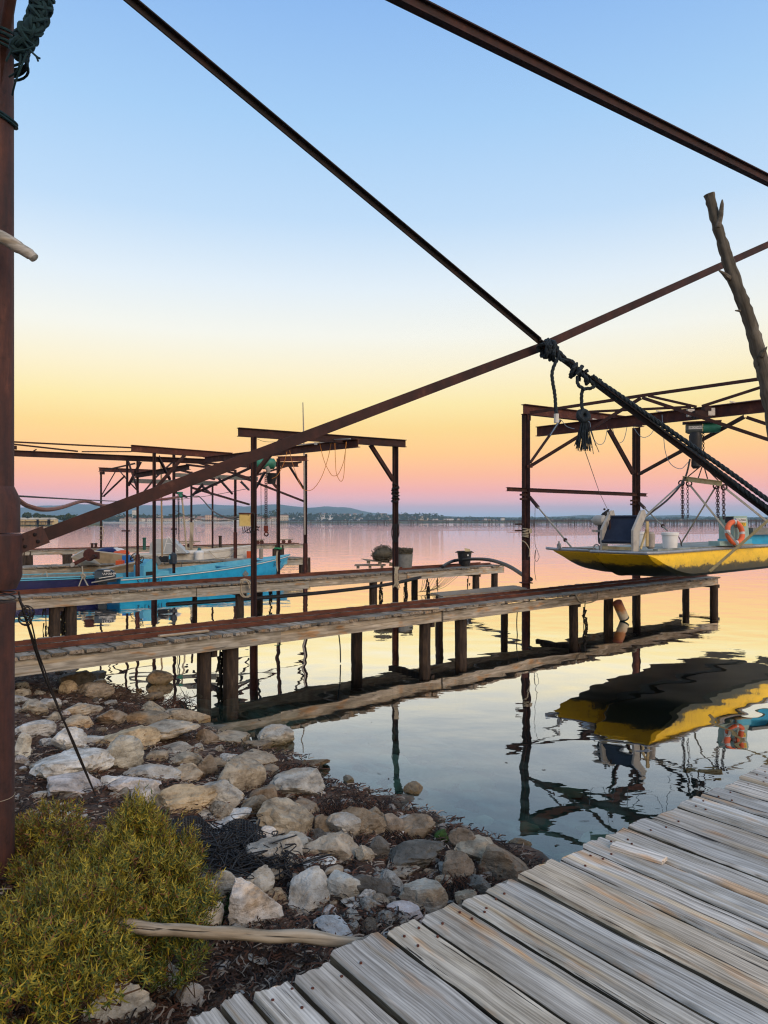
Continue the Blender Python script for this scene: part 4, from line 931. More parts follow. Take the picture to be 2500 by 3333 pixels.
for k in range(6): mb.torus((pE.x, pE.y, zof(1722+k*5, Y_E)), .085, .014, Vector((random.uniform(-.2, .2), 0, 1)), 14, 5)
mb.box((pE.x+.1, pE.y-.08, zof(1728, Y_E)), (.07, .06, .12)); mb.tube(spline([at(1700, 1760, Y_E-.1), at(1712, 1768, Y_E-.12), at(1724, 1790, Y_E-.1), at(1722, 1812, Y_E-.1)], 5), .012, 5)
single('rope_coil', mb, PALEROPE, 'pale rope coil wound round the tall right gantry post', 'rope', base=Vector((pE.x, pE.y, 2)))
mb = MB(); mb.tube(spline([at(1742, 1640, Y_E), at(1741, 1760, Y_E), at(1748, 1790, Y_E), at(1755, 1812, Y_E), at(1747, 1828, Y_E), at(1740, 1815, Y_E), at(1744, 1790, Y_E), at(1740, 1850, Y_E), at(1745, 1890, Y_E)], 6), .006, 5)
single('looped_cord', mb, WIRE, 'thin looped cord hanging right of the tall gantry post', 'cord')
for k, (a, b_, lab) in enumerate(((at(1724, 1618, Y_E), at(1862, 1784, 16), 'turnbuckle stay rope from the tall gantry post to the boat bow'), (at(2080, 1636, Y_F), at(2172, 1727, 17.5), 'turnbuckle stay rope from the second gantry post to the white bucket'))):
    t = thing('stay_rope', lab, 'rope', b_); part('rope', MB().tube([a, b_], .02, 6), STRAP, t); part('shackle', MB().tube([a, a.lerp(b_, .22)], .045, 8), RUSTD, t); part('shackle', MB().sphere(a.lerp(b_, .86), .05, 8), RUSTD, t)
    part('clamp', MB().box(a-Vector((.12, 0, -.06)), (.26, .08, .05)).box(a-Vector((.12, 0, .05)), (.26, .08, .05)), RUSTD, t)
single('guide_wire', MB().tube([at(1905, 1470, 6.0), at(1950, 1600, 10), at(2000, 1705, 15.5)], .0035, 5), WIRE, 'thin wire from the rope tassel down to the boat machine', 'wire')
# hoist + spreader
hT = thing('chain_hoist', 'grey and green electric chain hoist running on the trussed beam', 'hoist', at(2290, 1500, 17.2))
hY = 17.2; ax = Vector((.92, -.38, 0)).normalized()
c = at(2284, 1394, hY)
part('gear_housing', MB().lathe([(.0, -.36), (.09, -.36), (.125, -.30), (.125, .02), (.0, .02)], c+Z*.0, 22, 0, ax, False), GREYH, hT)
part('motor_body', MB().lathe([(.0, .03), (.122, .03), (.118, .32), (.10, .42), (.0, .44)], c, 22, 0, ax, False), GREENH, hT)
part('trolley', MB().box(c+Z*.33, (.42, .24, .16)).box(c+Z*.46+ax*.1, (.16, .2, .12)), RUSTD, hT)
part('rain_plate', MB().box(c+Z*.14, (.85, .42, .025), 0, Matrix((ax, Vector((-ax.y, ax.x, 0)), Z)).transposed()), RUST, hT)
part('bracket', MB().box(c+Z*.38-ax*.25, (.16, .1, .18)), STEEL, hT); part('bracket', MB().box(c+Z*.38+ax*.2, (.16, .1, .18)), STEEL, hT)
nf = Vector((ax.y, -ax.x, 0)); nf = nf if nf.y < 0 else -nf
npl = part('name_plate', MB().box(c-ax*.14+nf*.127+Z*.01, (.30, .006, .07), 0, Matrix((ax, -nf, Z)).transposed()), WHITEP, hT)
lettering('EUROCHAIN', .06, INK, c-ax*.14+nf*.1315+Z*.01, ax, nf, npl)
part('chain_bag', MB().lathe([(.12, 0), (.15, -.08), (.14, -.5), (.09, -.55), (.1, -.8), (.06, -.86)], at(2264, 1408, hY-.05), 14), BLACK, hT)
for u in (2280, 2289):
    mb = MB(); chainlinks(mb, at(u, 1408, hY), at(u+1, 1472, hY), .035, .008); part('chain', mb, RUSTD, hT)
part('hook_block', MB().lathe([(.05, 0), (.1, -.02), (.1, -.14), (.07, -.16), (.07, -.3)], at(2288, 1474, hY), 12), RUSTD, hT)
sB = thing('spreader_beam', 'cream spreader beam with hanging chains and lifting straps', 'spreader beam', at(2285, 1600, 16.8))
s0, s1 = at(2222, 1557, 17.1), at(2350, 1574, 16.3)
part('beam', MB().ibeam(s0, s1, .08, .115, .012), CREAM, sB)
for a, b_ in ((at(2239, 1552, 17), at(2284, 1515, 16.9)), (at(2273, 1556, 16.9), at(2286, 1518, 16.9)), (at(2303, 1558, 16.7), at(2292, 1520, 16.9)), (at(2340, 1566, 16.4), at(2290, 1515, 16.9))): part('sling', MB().tube([a, b_], .014, 5), RUSTD, sB)
for u, v0, v1, Y in ((2219, 1568, 1690, 17.1), (2223, 1568, 1685, 17.05), (2238, 1566, 1689, 17), (2333, 1578, 1685, 16.5), (2338, 1578, 1690, 16.45), (2353, 1582, 1688, 16.3), (2356, 1582, 1690, 16.25)):
    mb = MB(); chainlinks(mb, at(u, v0, Y), at(u+1.5, v1, Y), .040, .0072); part('chain', mb, RUSTD, sB)
for c_ in ((2218, 1572, 17.1), (2243, 1574, 17), (2331, 1582, 16.5), (2357, 1586, 16.3)): part('shackle', MB().torus(at(*c_), .06, .016, Vector((.3, 1, 0)), 14, 6), RUSTD, sB)
def strap(parent, a, b_, w, mat, name='strap'):
    return part(name, MB().bar(a, b_, .012, w, 0, Vector((1, 0, .3))), mat, parent)
strap(sB, at(2215, 1576, 17.1), at(2120, 1662, 15.6), .05, STRAP); strap(sB, at(2120, 1662, 15.6), at(2062, 1718, 14.8), .05, STRAP)
part('strap', MB().tube(spline([at(2246, 1495, 17.2), at(2228, 1560, 17), at(2180, 1620, 16.4), at(2120, 1668, 15.6), at(2075, 1700, 15)], 6), .022, 6), BLACK, sB)
strap(sB, at(2245, 1578, 17), at(2405, 1776, 15.6), .045, STRAP); strap(sB, at(2330, 1584, 16.5), at(2215, 1772, 17.5), .04, STRAP)
strap(sB, at(2360, 1588, 16.3), at(2500, 1700, 15.8), .05, STRAP)
strap(sB, at(2530, 1668, 15.0), at(2310, 1860, 14.6), .055, STRAPY)

# ------------------------------------------------------------------ boats
def open_boat(T, stern, bow, B, z0, z1, hullm, inm, capm, zk=-.12, depth_in=.38, flare=.9, fine=2.2, cap=.05):
    ax = Vector((bow.x-stern.x, bow.y-stern.y, 0)); Lb = ax.length; ax.normalize(); n = Vector((-ax.y, ax.x, 0)); base = Vector((stern.x, stern.y, 0))
    K = 22
    def hw(q): return B/2*(.9+.1*min(1, q*3))*max(.012, 1-(max(0, q-.38)/.62)**fine)
    def zg(q): return z0+(z1-z0)*q**1.8
    def P(q, w, z): return base+ax*(q*Lb)+n*w+Z*z
    out_ = MB(); inn = MB(); gun = MB(); sec = []; isec = []
    for k in range(K+1):
        q = k/K; h = hw(q); zz = zg(q); rise = max(0, (q-.7)/.3)**2*(zz-zk)*.55; kz = zk+rise
        qs = q-(.05*max(0, (q-.75)/.25))*0
        s = []
        for sg in (1, -1):
            half = [(h, zz), (h*.97, zz*.6+kz*.4), (h*flare, zz*.28+kz*.72), (h*.55, kz+.03), (0, kz)]
            rake = lambda z_: -(.045*max(0, (q-.8)/.2)*(zz-z_)/max(.1, zz-kz))
            row = [P(q+rake(z_), sg*w, z_) for w, z_ in half]
            s += row if sg == 1 else row[::-1][1:]
        sec.append(s); hi_ = max(.0, h-.06); fl = max(kz+.06, zz-depth_in)
        isec.append([P(min(q, .985), hi_, zz-.004), P(min(q, .985), hi_*.93, fl), P(min(q, .985), -hi_*.93, fl), P(min(q, .985), -hi_, zz-.004)])
    m_ = len(sec[0])
    out_.add([v for s in sec for v in s], [(k*m_+j, k*m_+j+1, (k+1)*m_+j+1, (k+1)*m_+j) for k in range(K) for j in range(m_-1)]+[tuple(range(m_))])
    inn.add([v for s in isec for v in s], [(k*4+j, k*4+j+1, (k+1)*4+j+1, (k+1)*4+j) for k in range(K) for j in range(3)]+[(0, 1, 2, 3)])
    part('hull', out_, hullm, T, sharp=50); part('interior', inn, inm, T)
    for sg in (1, -1):
        pts = [P(k/K, sg*(hw(k/K)-.012), zg(k/K)+.006) for k in range(K+1)]
        mb = MB()
        for a, b_ in zip(pts, pts[1:]): mb.bar(a, b_, cap*1.6, .035)
        part('gunwale', mb, capm, T)
        pts = [P(k/K, sg*(hw(k/K)+.015), zg(k/K)-.055) for k in range(K+1)]
        part('rubbing_strake', MB().tube(pts, .02, 6), WHITEHULL if hullm is not NAVY else CYANIN, T)
    part('transom_cap', MB().bar(P(0, -hw(0), zg(0)), P(0, hw(0), zg(0)), .07, .05), capm, T)
    return P, hw, zg, ax, n, Lb
# bright blue open boat
st, bw = Vector((-9.55, 24.7, 0)), Vector((-4.12, 31.3, 0))
bc = thing('open_boat', 'bright blue open wooden boat with console moored behind the left jetty', 'boat', st, 'boats at the jetties')
P, hw, zg, ax, n, Lb = open_boat(bc, st, bw, 2.0, .58, 1.05, CYAN, CYANIN, CYANIN)
for q in (.32, .5, .66):
    part('frame_rib', MB().bar(P(q, hw(q)-.08, zg(q)-.33), P(q, hw(q)-.08, zg(q)-.03), .06, .03).bar(P(q, -hw(q)+.08, zg(q)-.33), P(q, -hw(q)+.08, zg(q)-.03), .06, .03), CYANIN, bc)
part('thwart', MB().bar(P(.62, -hw(.62)+.03, zg(.62)-.1), P(.62, hw(.62)-.03, zg(.62)-.1), .2, .04), CYANIN, bc)
mb = MB()
for sg in (1,): mb.bar(P(.86, -hw(.86), zg(.86)-.03), P(.86, hw(.86), zg(.86)-.03), .02, .02)
fd = MB(); ks = [.8, .85, .9, .95, .985]
fd.add([P(q, s_*(hw(q)-.03), zg(q)-.02) for q in ks for s_ in (1, -1)], [(2*i, 2*i+1, 2*i+3, 2*i+2) for i in range(4)]); part('foredeck', fd, CYANIN, bc)
# console, wheel, screen
cq = .20; c0 = P(cq, .1, .42); rt = Matrix((ax, n, Z)).transposed()
con = MB(); prof = [(-.42, 0), (-.42, .48), (-.28, .62), (-.05, .72), (.12, .62), (.16, .30), (.62, .26), (.62, 0)]
V = [c0+rt @ Vector((a, s_*.32, z_)) for s_ in (-1, 1) for a, z_ in prof]; nn = len(prof)
con.add(V, [tuple(range(nn-1, -1, -1)), tuple(range(nn, 2*nn))]+[(i, (i+1) % nn, nn+(i+1) % nn, nn+i) for i in range(nn)])
cn = part('console', con, CYANIN, bc)
part('windscreen', MB().bar(c0+rt @ Vector((.05, -.33, .80)), c0+rt @ Vector((.22, -.33, .52)), .06, .16), GREYH, cn)
part('instrument_panel', MB().box(c0+rt @ Vector((-.2, -.325, .2)), (.26, .02, .16), 0, rt), BLACK, cn)
wl_ = MB(); wc = c0+rt @ Vector((-.42, -.05, .66)); wx = rt @ Vector((-.75, 0, .6))
wl_.torus(wc, .19, .016, wx, 22, 6)
for k in range(3):
    a = k*2.09; u_ = wx.normalized().orthogonal().normalized(); w_ = wx.normalized().cross(u_); wl_.tube([wc, wc+(u_*math.cos(a)+w_*math.sin(a))*.19], .012, 5)
wl_.tube([wc, c0+rt @ Vector((-.26, -.05, .58))], .025, 6)
part('steering_wheel', wl_, BLACK, cn)
# lettering on the near side (side towards the viewer is -n)
def onside(q, z_, out=.012): return P(q, -hw(q)*.985-out, z_)
sx = (onside(.2, .4)-onside(.1, .4)).normalized(); sn = Vector((sx.y, -sx.x, 0))
for txt, q, sz in (('S', .075, .20), ('v', .092, .11), ('L', .108, .20), ('E', .124, .20), ('>', .142, .11), ('M', .162, .20), ('I', .18, .20)):
    lettering(txt, sz, INKBLUE, onside(q, .43 if sz > .15 else .46, .02), sx, sn, bc)
sx2 = (onside(.93, .8)-onside(.85, .75)).normalized(); lettering('ST 12', .26, INKBLUE, onside(.87, zg(.87)-.24, .03), sx2, Vector((sx2.y, -sx2.x, -.2)), bc, shear=.25)
mk = onside(.63, .42, .02); part('hull_patch', MB().add([mk+sx*.16, mk+Z*.15, mk-sx*.16, mk-Z*.15], [(0, 1, 2, 3)]).add([mk+sx*.16-sn*.01, mk+Z*.15-sn*.01, mk-sx*.16-sn*.01, mk-Z*.15-sn*.01], [(3, 2, 1, 0)]), GREYH, bc)
# outboard motor
ob_ = thing('outboard_motor', 'dark outboard motor with white lettering on the blue boat stern', 'outboard motor', P(-.05, -.3, 0))
oc = at(346, 1872, 23.9); oax = Vector((.97, .24, 0)).normalized(); ort = Matrix((oax, Vector((-oax.y, oax.x, 0)), Z)).transposed()
prof = [(-.36, -.10), (-.35, .14), (-.24, .21), (.12, .20), (.24, .14), (.30, -.02), (.30, -.08), (-.10, -.13)]
cow = MB(); nn = len(prof)
V = [oc+ort @ Vector((a*(1 if abs(s_) < .15 else .94), s_, z_*(1 if abs(s_) < .15 else .9))) for s_ in (-.19, -.14, .14, .19) for a, z_ in prof]
cow.add(V, [tuple(range(nn-1, -1, -1)), tuple(range(3*nn, 4*nn))]+[(r_*nn+i, r_*nn+(i+1) % nn, (r_+1)*nn+(i+1) % nn, (r_+1)*nn+i) for r_ in range(3) for i in range(nn)])
cwl = part('cowl', cow, OUTB, ob_, sharp=25)
part('stripe', MB().bar(oc+ort @ Vector((-.2, -.197, -.085)), oc+ort @ Vector((.29, -.197, -.01)), .012, .022), WHITEHULL, cwl)
part('lower_pan', MB().bar(oc+ort @ Vector((-.33, 0, -.19)), oc+ort @ Vector((.33, 0, -.16)), .3, .13), OUTB, ob_)
part('leg', MB().bar(oc+ort @ Vector((-.1, 0, -.2)), oc+ort @ Vector((-.16, 0, -1.0)), .16, .26, 0, oax), OUTB, ob_)
part('tiller_bar', MB().tube([oc+ort @ Vector((-.42, -.26, -.22)), oc+ort @ Vector((.55, -.24, -.06))], .022, 6), GREYPIPE, ob_)
part('panel', MB().box(oc+ort @ Vector((-.22, -.196, .03)), (.24, .012, .22), 0, ort), pmat('outboard_grey', [(.3, (.03,.05,.07)), (.7, (.05,.075,.10))], 6, rough=.4, bump=0), cwl)
lettering('YAMAHA', .115, WHITEP, oc+ort @ Vector((.10, -.199, .055)), oax+Z*.03, -(ort @ Vector((0, 1, 0))), cwl, sx=1.0)
part('lettering_bar', MB().box(oc+ort @ Vector((.05, -.185, .155)), (.2, .012, .035), 0, ort), WHITEP, cwl)

# dark blue boat
st, bw = at(325, HV, 25.3), at(-260, HV, 22.2)
nb = thing('open_boat', 'dark navy blue boat lying left of the outboard motor', 'boat', (st.x, st.y, 0), 'boats at the jetties')
open_boat(nb, st, bw, 1.9, .64, .72, NAVY, GREYH, CYANIN, fine=3)
# white boat
st, bw = at(440, HV, 32.0), at(822, HV, 34.2)
wb = thing('open_boat', 'white open motor boat with grey console behind the grey plank jetty', 'boat', (st.x, st.y, 0), 'boats at the jetties')
P, hw, zg, ax, n, Lb = open_boat(wb, st, bw, 1.9, 1.02, 1.36, WHITEHULL, WHITEHULL, WHITEHULL, zk=-.1)
part('stripe', MB().tube([P(q/20, -hw(q/20)*.985-.008, zg(q/20)-.36) for q in range(2, 19)], .008, 4), GREYH, wb)
mb = MB(); c = at(548, 1800, 31.8); prof = [(-.75, 0), (-.72, .42), (-.5, .62), (.2, .66), (.9, .0)]; nn = 5
V = [c+Vector((a, s_, z_)) for s_ in (-.3, .3) for a, z_ in prof]; mb.add(V, [(4, 3, 2, 1, 0), (5, 6, 7, 8, 9)]+[(i, (i+1) % nn, nn+(i+1) % nn, nn+i) for i in range(nn)])
part('console', mb, pmat('pale_grey_console', [(.3, (.33,.36,.37)), (.7, (.43,.46,.47))], 5, rough=.5, bump=.05), wb)
part('pulpit_rail', MB().tube(spline([at(533, 1795, 31.5), at(546, 1750, 31.5), at(556, 1756, 31.5), at(572, 1788, 31.5)], 6), .018, 6).tube(spline([at(540, 1770, 31.5), at(560, 1772, 31.5), at(580, 1795, 31.5)], 6), .015, 6), WHITEP, wb)
part('fender_line', MB().tube(sagline(at(680, 1792, 32.4), at(762, 1792, 32.8), .4), .012, 5), PALEROPE, wb)
part('red_flash', MB().box(at(812, 1806, 33.6), (.25, .05, .35)), REDBOX, wb)
fe = thing('fender', 'white cylindrical fender hanging on the white boat side', 'fender', at(649, 1826, 32)); part('float', MB().lathe([(.02, .32), (.1, .28), (.2, .2), (.2, -.2), (.1, -.3), (.02, -.32)], at(649, 1812, 32), 14), WHITEP, fe); part('cap', MB().lathe([(.02, .4), (.06, .38), (.1, .28)], at(649, 1812, 32), 10), pmat('fender_cap', [(.3, (.02,.12,.14)), (.7, (.03,.16,.18))], 6), fe)
# tan workboat with raised bow ramp
tb = thing('workboat', 'tan aluminium workboat with raised bow door and rusty pulley arm', 'boat', at(400, HV, 28)+Vector((0, 0, -2.5)), 'boats at the jetties')
def slab(mb, pts, th, m=0):
    p = [Vector(q) for q in pts]; nrm = (p[1]-p[0]).cross(p[3]-p[0]).normalized()*th
    mb.add(p+[q+nrm for q in p], [(0,1,2,3),(7,6,5,4),(0,4,5,1),(1,5,6,2),(2,6,7,3),(3,7,4,0)], m); return mb
def dn(p, z): return Vector((p.x, p.y, z))
nl, nr = at(325, 1856, 26.2), at(484, 1822, 27.6); fl_, fr_ = at(278, 1792, 28.6), at(494, 1817, 29.4)
part('near_side', slab(MB(), [dn(nl, -.1), dn(nr, -.1)+Vector((-.5, 0, 0)), nr, nl], .05), TANP, tb)
part('far_side', slab(MB(), [dn(fl_, -.1), dn(fr_, -.1), fr_, fl_], .05), TANP, tb)
part('transom', slab(MB(), [dn(nr, -.1), dn(fr_, -.1), fr_, nr], .05), TANP, tb)
part('floor', slab(MB(), [dn(nl, .15), dn(nr, .15), dn(fr_, .15), dn(fl_, .15)], .05), TANP, tb)
part('gunwale', MB().bar(nl+Z*.02, nr+Z*.02, .09, .05), MACH, tb); part('gunwale', MB().bar(fl_+Z*.02, fr_+Z*.02, .09, .05), MACH, tb)
d1, d2 = at(234, 1813, 27.4), at(262, 1840, 27.4)
part('bow_door', slab(MB(), [d2, at(330, 1838, 27.4), fl_+Vector((.1, -.3, 0)), d1], .07), TANP, tb)
part('bow_door_flange', MB().bar(d1, fl_+Vector((.05, -.3, 0)), .06, .05).bar(d1, d2, .06, .05), MACH, tb)
arm = part('pulley_arm', MB().bar(at(236, 1838, 26.9), at(288, 1812, 26.9), .1, .13), RUST, tb)
part('pulley', MB().lathe([(.05, -.06), (.22, -.05), (.24, 0), (.22, .05), (.05, .06)], at(291, 1806, 26.85), 18, 0, Vector((.1, 1, 0))), RUST, tb)
part('pivot', MB().lathe([(.08, -.05), (.08, .05)], at(237, 1838, 26.85), 12, 0, Vector((0, 1, 0))), MACH, tb)
part('gearbox', MB().box(at(311, 1808, 26.9), (.24, .2, .26)), RUST, tb); part('gear_shaft', MB().lathe([(.07, -.2), (.07, .0)], at(311, 1810, 26.8), 12, 0, Vector((0, 1, 0))), RUSTD, tb)
part('console', slab(slab(MB(), [at(396, 1836, 27.8), at(432, 1832, 27.8), at(420, 1806, 27.9), at(398, 1808, 27.9)], -.35), [at(432, 1832, 27.8), at(431, 1830, 28.2), at(421, 1806, 28.2), at(420, 1806, 27.9)], .02), BLUEBOX, tb)
w_ = MB(); wc = at(436, 1812, 27.7); w_.torus(wc, .17, .018, Vector((-.8, .3, .5)), 20, 6); w_.tube([wc, at(425, 1818, 27.85)], .025, 6); part('steering_wheel', w_, BLACK, tb)
ft = thing('fuel_tank', 'orange red fuel tank in the tan workboat', 'fuel tank', at(392, 1838, 27.4)); part('body', MB().box(at(391, 1831, 27.4), (.27, .2, .16)), REDBOX, ft); part('handle', MB().bar(at(385, 1822, 27.4), at(398, 1822, 27.4), .04, .02), REDBOX, ft)
for (u, v, Y, r, s_, mt, lab, nm) in ((350, 1795, 30.5, .4, (1.3, 1, .45), NAVY, 'dark blue tarpaulin heap behind the tan workboat', 'tarpaulin'), (372, 1793, 30.6, .28, (1.6, 1, .5), WHITEHULL, 'pale fender bundle behind the tan workboat', 'fender'), (394, 1800, 30.4, .26, (1.4, 1, .5), REDBOX, 'orange float bag behind the tan workboat', 'float')):
    mb = MB().sphere(at(u, v, Y), r, 16, 0, s_)
    for i, q in enumerate(mb.V): mb.V[i] = q+Vector((noise.noise(q*5), noise.noise(q*5+Vector((3, 0, 0))), noise.noise(q*5+Vector((0, 7, 0)))))*.06
    single(nm, mb, mt, lab, nm)
single('mooring_rope', MB().rope(spline([at(268, 1845, 24.6), at(270, 1868, 24.2), at(267, 1876, 24.1), at(274, 1884, 24.0), at(286, 1906, 23)], 6), .022).rope(spline([at(272, 1875, 24.0), at(264, 1890, 23.6), at(257, 1908, 23)], 5), .02).torus(at(271, 1875, 24), .07, .025, Vector((.2, 1, .3)), 14, 6), PALEROPE, 'pale knotted mooring rope hanging on the dark navy boat', 'rope')
single('mooring_rope', MB().rope(spline([at(152, 1862, 24.9), at(155, 1885, 24.3), at(154, 1897, 24.2)], 5), .02).tube(spline([at(102, 1876, 24.5), at(130, 1872, 24.4), at(152, 1862, 24.4)], 5), .012, 5), PALEROPE, 'short frayed rope end over the navy boat side', 'rope')
# gear on the far jetties
dm = thing('drum', 'dark blue plastic drum hung on the gantry post by the white boat', 'drum', at(562, 1833, 27)); part('body', MB().lathe([(.13, -.19), (.145, -.17), (.145, .15), (.12, .18), (.06, .19), (.055, .23)], at(563, 1818, 27), 16), OUTB, dm); part('label_patch', MB().box(at(552, 1814, 26.83), (.05, .02, .14)), CYANIN, dm)
single('engine_cover', MB().box(at(532, 1821, 27.6), (.45, .35, .2)).box(at(536, 1812, 27.6), (.3, .3, .06)), BLACK, 'black engine cover standing left of the dark blue drum', 'engine')
def cart(u, v, Y, w, lab):
    t = thing('rail_cart', lab, 'cart', at(u, v+6, Y)); part('platform', MB().bar(at(u-w, v-5, Y), at(u+w, v-7, Y), .5, .06), JETW, t)
    for s_ in (-.5, .5):
        part('wheel', MB().lathe([(.03, -.03), (.13, -.03), (.13, .03), (.03, .03)], at(u+s_*w, v+1, Y-.2), 14, 0, Vector((0, 1, 0))), RUST, t)
cart(933, 1762, 47, 20, 'small rusty wheeled cart near the end of the farthest jetty'); cart(845, 1764, 44, 14, 'rusty wheeled cart frame beside the near gantry post on the farthest jetty')
st_ = thing('plank_trestle', 'low plank trestle on the farthest jetty behind the white boat', 'trestle', at(570, 1775, 42)); part('board', MB().bar(at(518, 1765, 42), at(648, 1762, 42), .5, .06), JETW, st_); part('board', MB().bar(at(535, 1769, 42), at(632, 1768, 42), .4, .05), BEAMW, st_)
part('leg', MB().bar(at(545, 1770, 42), at(545, 1780, 42), .1, .1), RUSTD, st_); part('leg', MB().bar(at(613, 1770, 42), at(613, 1780, 42), .1, .1), RUSTD, st_)
for u, v0, v1, Y, r, mt, lab in ((300, 1772, 1784, 40, .08, RUSTD, 'left of two small rusty lugs on the farthest jetty'), (312, 1772, 1784, 40, .08, RUSTD, 'right of two small rusty lugs on the farthest jetty'), (470, 1754, 1790, 40, .09, pmat('green_post', [(.3, (.01,.06,.045)), (.7, (.02,.09,.07))], 6), 'dark green mooring post behind the white boat console'), (717, 1748, 1782, 42, .09, PILEW, 'short dark mooring post between two gantry posts')):
    t = thing('mooring_post', lab, 'post', at(u, v1, Y)); part('shaft', MB().tube([at(u, v1, Y), at(u, v0, Y)], r, 8), mt, t); part('cap', MB().lathe([(r*1.15, 0), (r*1.2, .06), (r*.5, .08)], at(u, v0, Y), 8), mt, t)

# gear on the left jetty
bk = thing('bucket', 'large black plastic bucket standing on the left jetty end', 'bucket', onz(1512, 1839, DZ)); c = onz(1512, 1841, DZ+.02)
tbp = part('tub', MB().lathe([(.20, 0), (.27, .50), (.285, .50), (.285, .53), (.265, .53), (.19, .06), (.0, .05)], c, 26, 0, Z, False), BLACK, bk)
part('rim', MB().torus(c+Z*.53, .285, .018, Z, 28, 6), BLACK, tbp)
for s_ in (-1, 1): part('handle', MB().box(c+Vector((s_*.31, 0, .50)), (.07, .1, .03)), BLACK, tbp)
part('label_patch', MB().box(c+Vector((.10, -.262, .40)), (.055, .02, .055)), WHITEP, tbp)
part('paper_scrap', MB().add([c+Vector((.02, 0, .53)), c+Vector((.24, 0, .53)), c+Vector((.2, .05, .62)), c+Vector((.0, .02, .66))], [(0, 1, 2, 3)]), CREAM, bk)
def nettub(u, v, r, h, lab, mat, full, seed):
    t = thing('net_tub', lab, 'tub', onz(u, v, DZ)); c = onz(u, v, DZ+.02); rn = random.Random(seed)
    part('tub', MB().lathe([(r*.86, 0), (r, h), (r*1.05, h), (r*.98, h-.02)], c, 20), mat, t)
    mb = MB()
    for k in range(70):
        a = rn.uniform(0, 6.28); q = [c+Vector((r*.95*math.cos(a+i*rn.uniform(.2, .9)), r*.95*math.sin(a+i*rn.uniform(.2, .9)), h+full*rn.random()**.6*(1-.2*i/4)))*1 for i in range(4)]
        mb.tube(spline(q, 3), .012, 4)
    mb.sphere(c+Z*h, r*.9, 14, 0, (1, 1, full/r*.8)); part('net', mb, NETM, t, sharp=80); return t
def onpal(u, v): return onz(u, v, DZ)
nettub(1317, 1848, .30, .50, 'grey tub heaped with old net right of the post', ZINC, .22, 4)
nh = thing('net_heap', 'round heap of old tangled net on the pallets', 'net', onz(1247, 1835, DZ)+Z*.2); mb = MB(); c = onz(1247, 1850, DZ)+Z*.52; rn = random.Random(9)
mb.sphere(c-Z*.04, .30, 18, 0, (1.15, 1, .85))
for i, q in enumerate(mb.V): mb.V[i] = q+(q-c)*.5*noise.noise(q*4)
for k in range(90):
    v0 = Vector((rn.gauss(0, 1), rn.gauss(0, 1), rn.gauss(0, 1))).normalized(); v1 = (v0+Vector((rn.gauss(0, .8), rn.gauss(0, .8), rn.gauss(0, .8)))).normalized(); v2 = (v1+Vector((rn.gauss(0, .8), rn.gauss(0, .8), rn.gauss(0, .8)))).normalized()
    mb.tube(spline([c+Vector((v_.x*1.15, v_.y, v_.z*.85-.04))*.34*rn.uniform(.85, 1.2) for v_ in (v0, v1, v2)], 4), .011, 4)
part('net', mb, NETM, nh, sharp=80)
for k, (u, v, zz, lab) in enumerate(((1205, 1851, 0, 'lower weathered pallet under the net heap'), (1228, 1850, .13, 'upper weathered pallet tilted below the net heap'))):
    t = thing('pallet', lab, 'pallet', onz(u, v, DZ)); c = onz(u, v, DZ)+Z*(.03+zz); a_ = .12 if k else 0
    rt2 = Matrix.Rotation(a_, 3, 'Y') @ Matrix.Rotation(.3*k, 3, 'Z')
    for i in range(5): part('slat', MB().box(c+rt2 @ Vector((0, -.35+.17*i, .1)), (1.1-.1*k, .11, .022), 0, rt2), JETW, t)
    for i in range(3): part('block', MB().box(c+rt2 @ Vector((-.42+.42*i, -.3, .04)), (.1, .1, .09), 0, rt2), JETW, t)
single('black_hose', MB().tube(spline([onz(1440, 1845, DZ+.06), at(1475, 1826, 27.2), at(1530, 1820, 26.2), at(1590, 1822, 24.5), at(1650, 1840, 22.5), at(1705, 1873, 20.3), at(1728, 1886, 19.6)], 8), .06, 10), BLACK, 'thick black hose arching from the left jetty to the right gantry post', 'hose')
pp = [mL(tL(560), .3, .35), mL(tL(800), .2, .34), mL(tL(1000), .15, .33), mL(tL(1200), .1, .38), mL(tL(1300), -.1, .5), mL(tL(1385), .1, .62), mL(tL(1440), .6, .74)]
single('black_pipe', MB().tube(spline(pp, 8), .055, 10), BLACK, 'long black pipe slung below the left jetty', 'pipe')
single('rope_loop', MB().rope(spline([mL(tL(790), -.06, DZ+.06)+Vector((.16*math.cos(a*.7)+.03*a*.2, -.02, .24*math.sin(a*.7)-.22)) for a in range(20)], 3), .018).rope(spline([mL(tL(780), -.05, DZ+.07), mL(tL(800), .0, DZ+.08), mL(tL(815), -.06, DZ-.05)], 5), .02), PALEROPE, 'coiled pale rope looped over the left jetty beam by the near gantry post', 'rope')
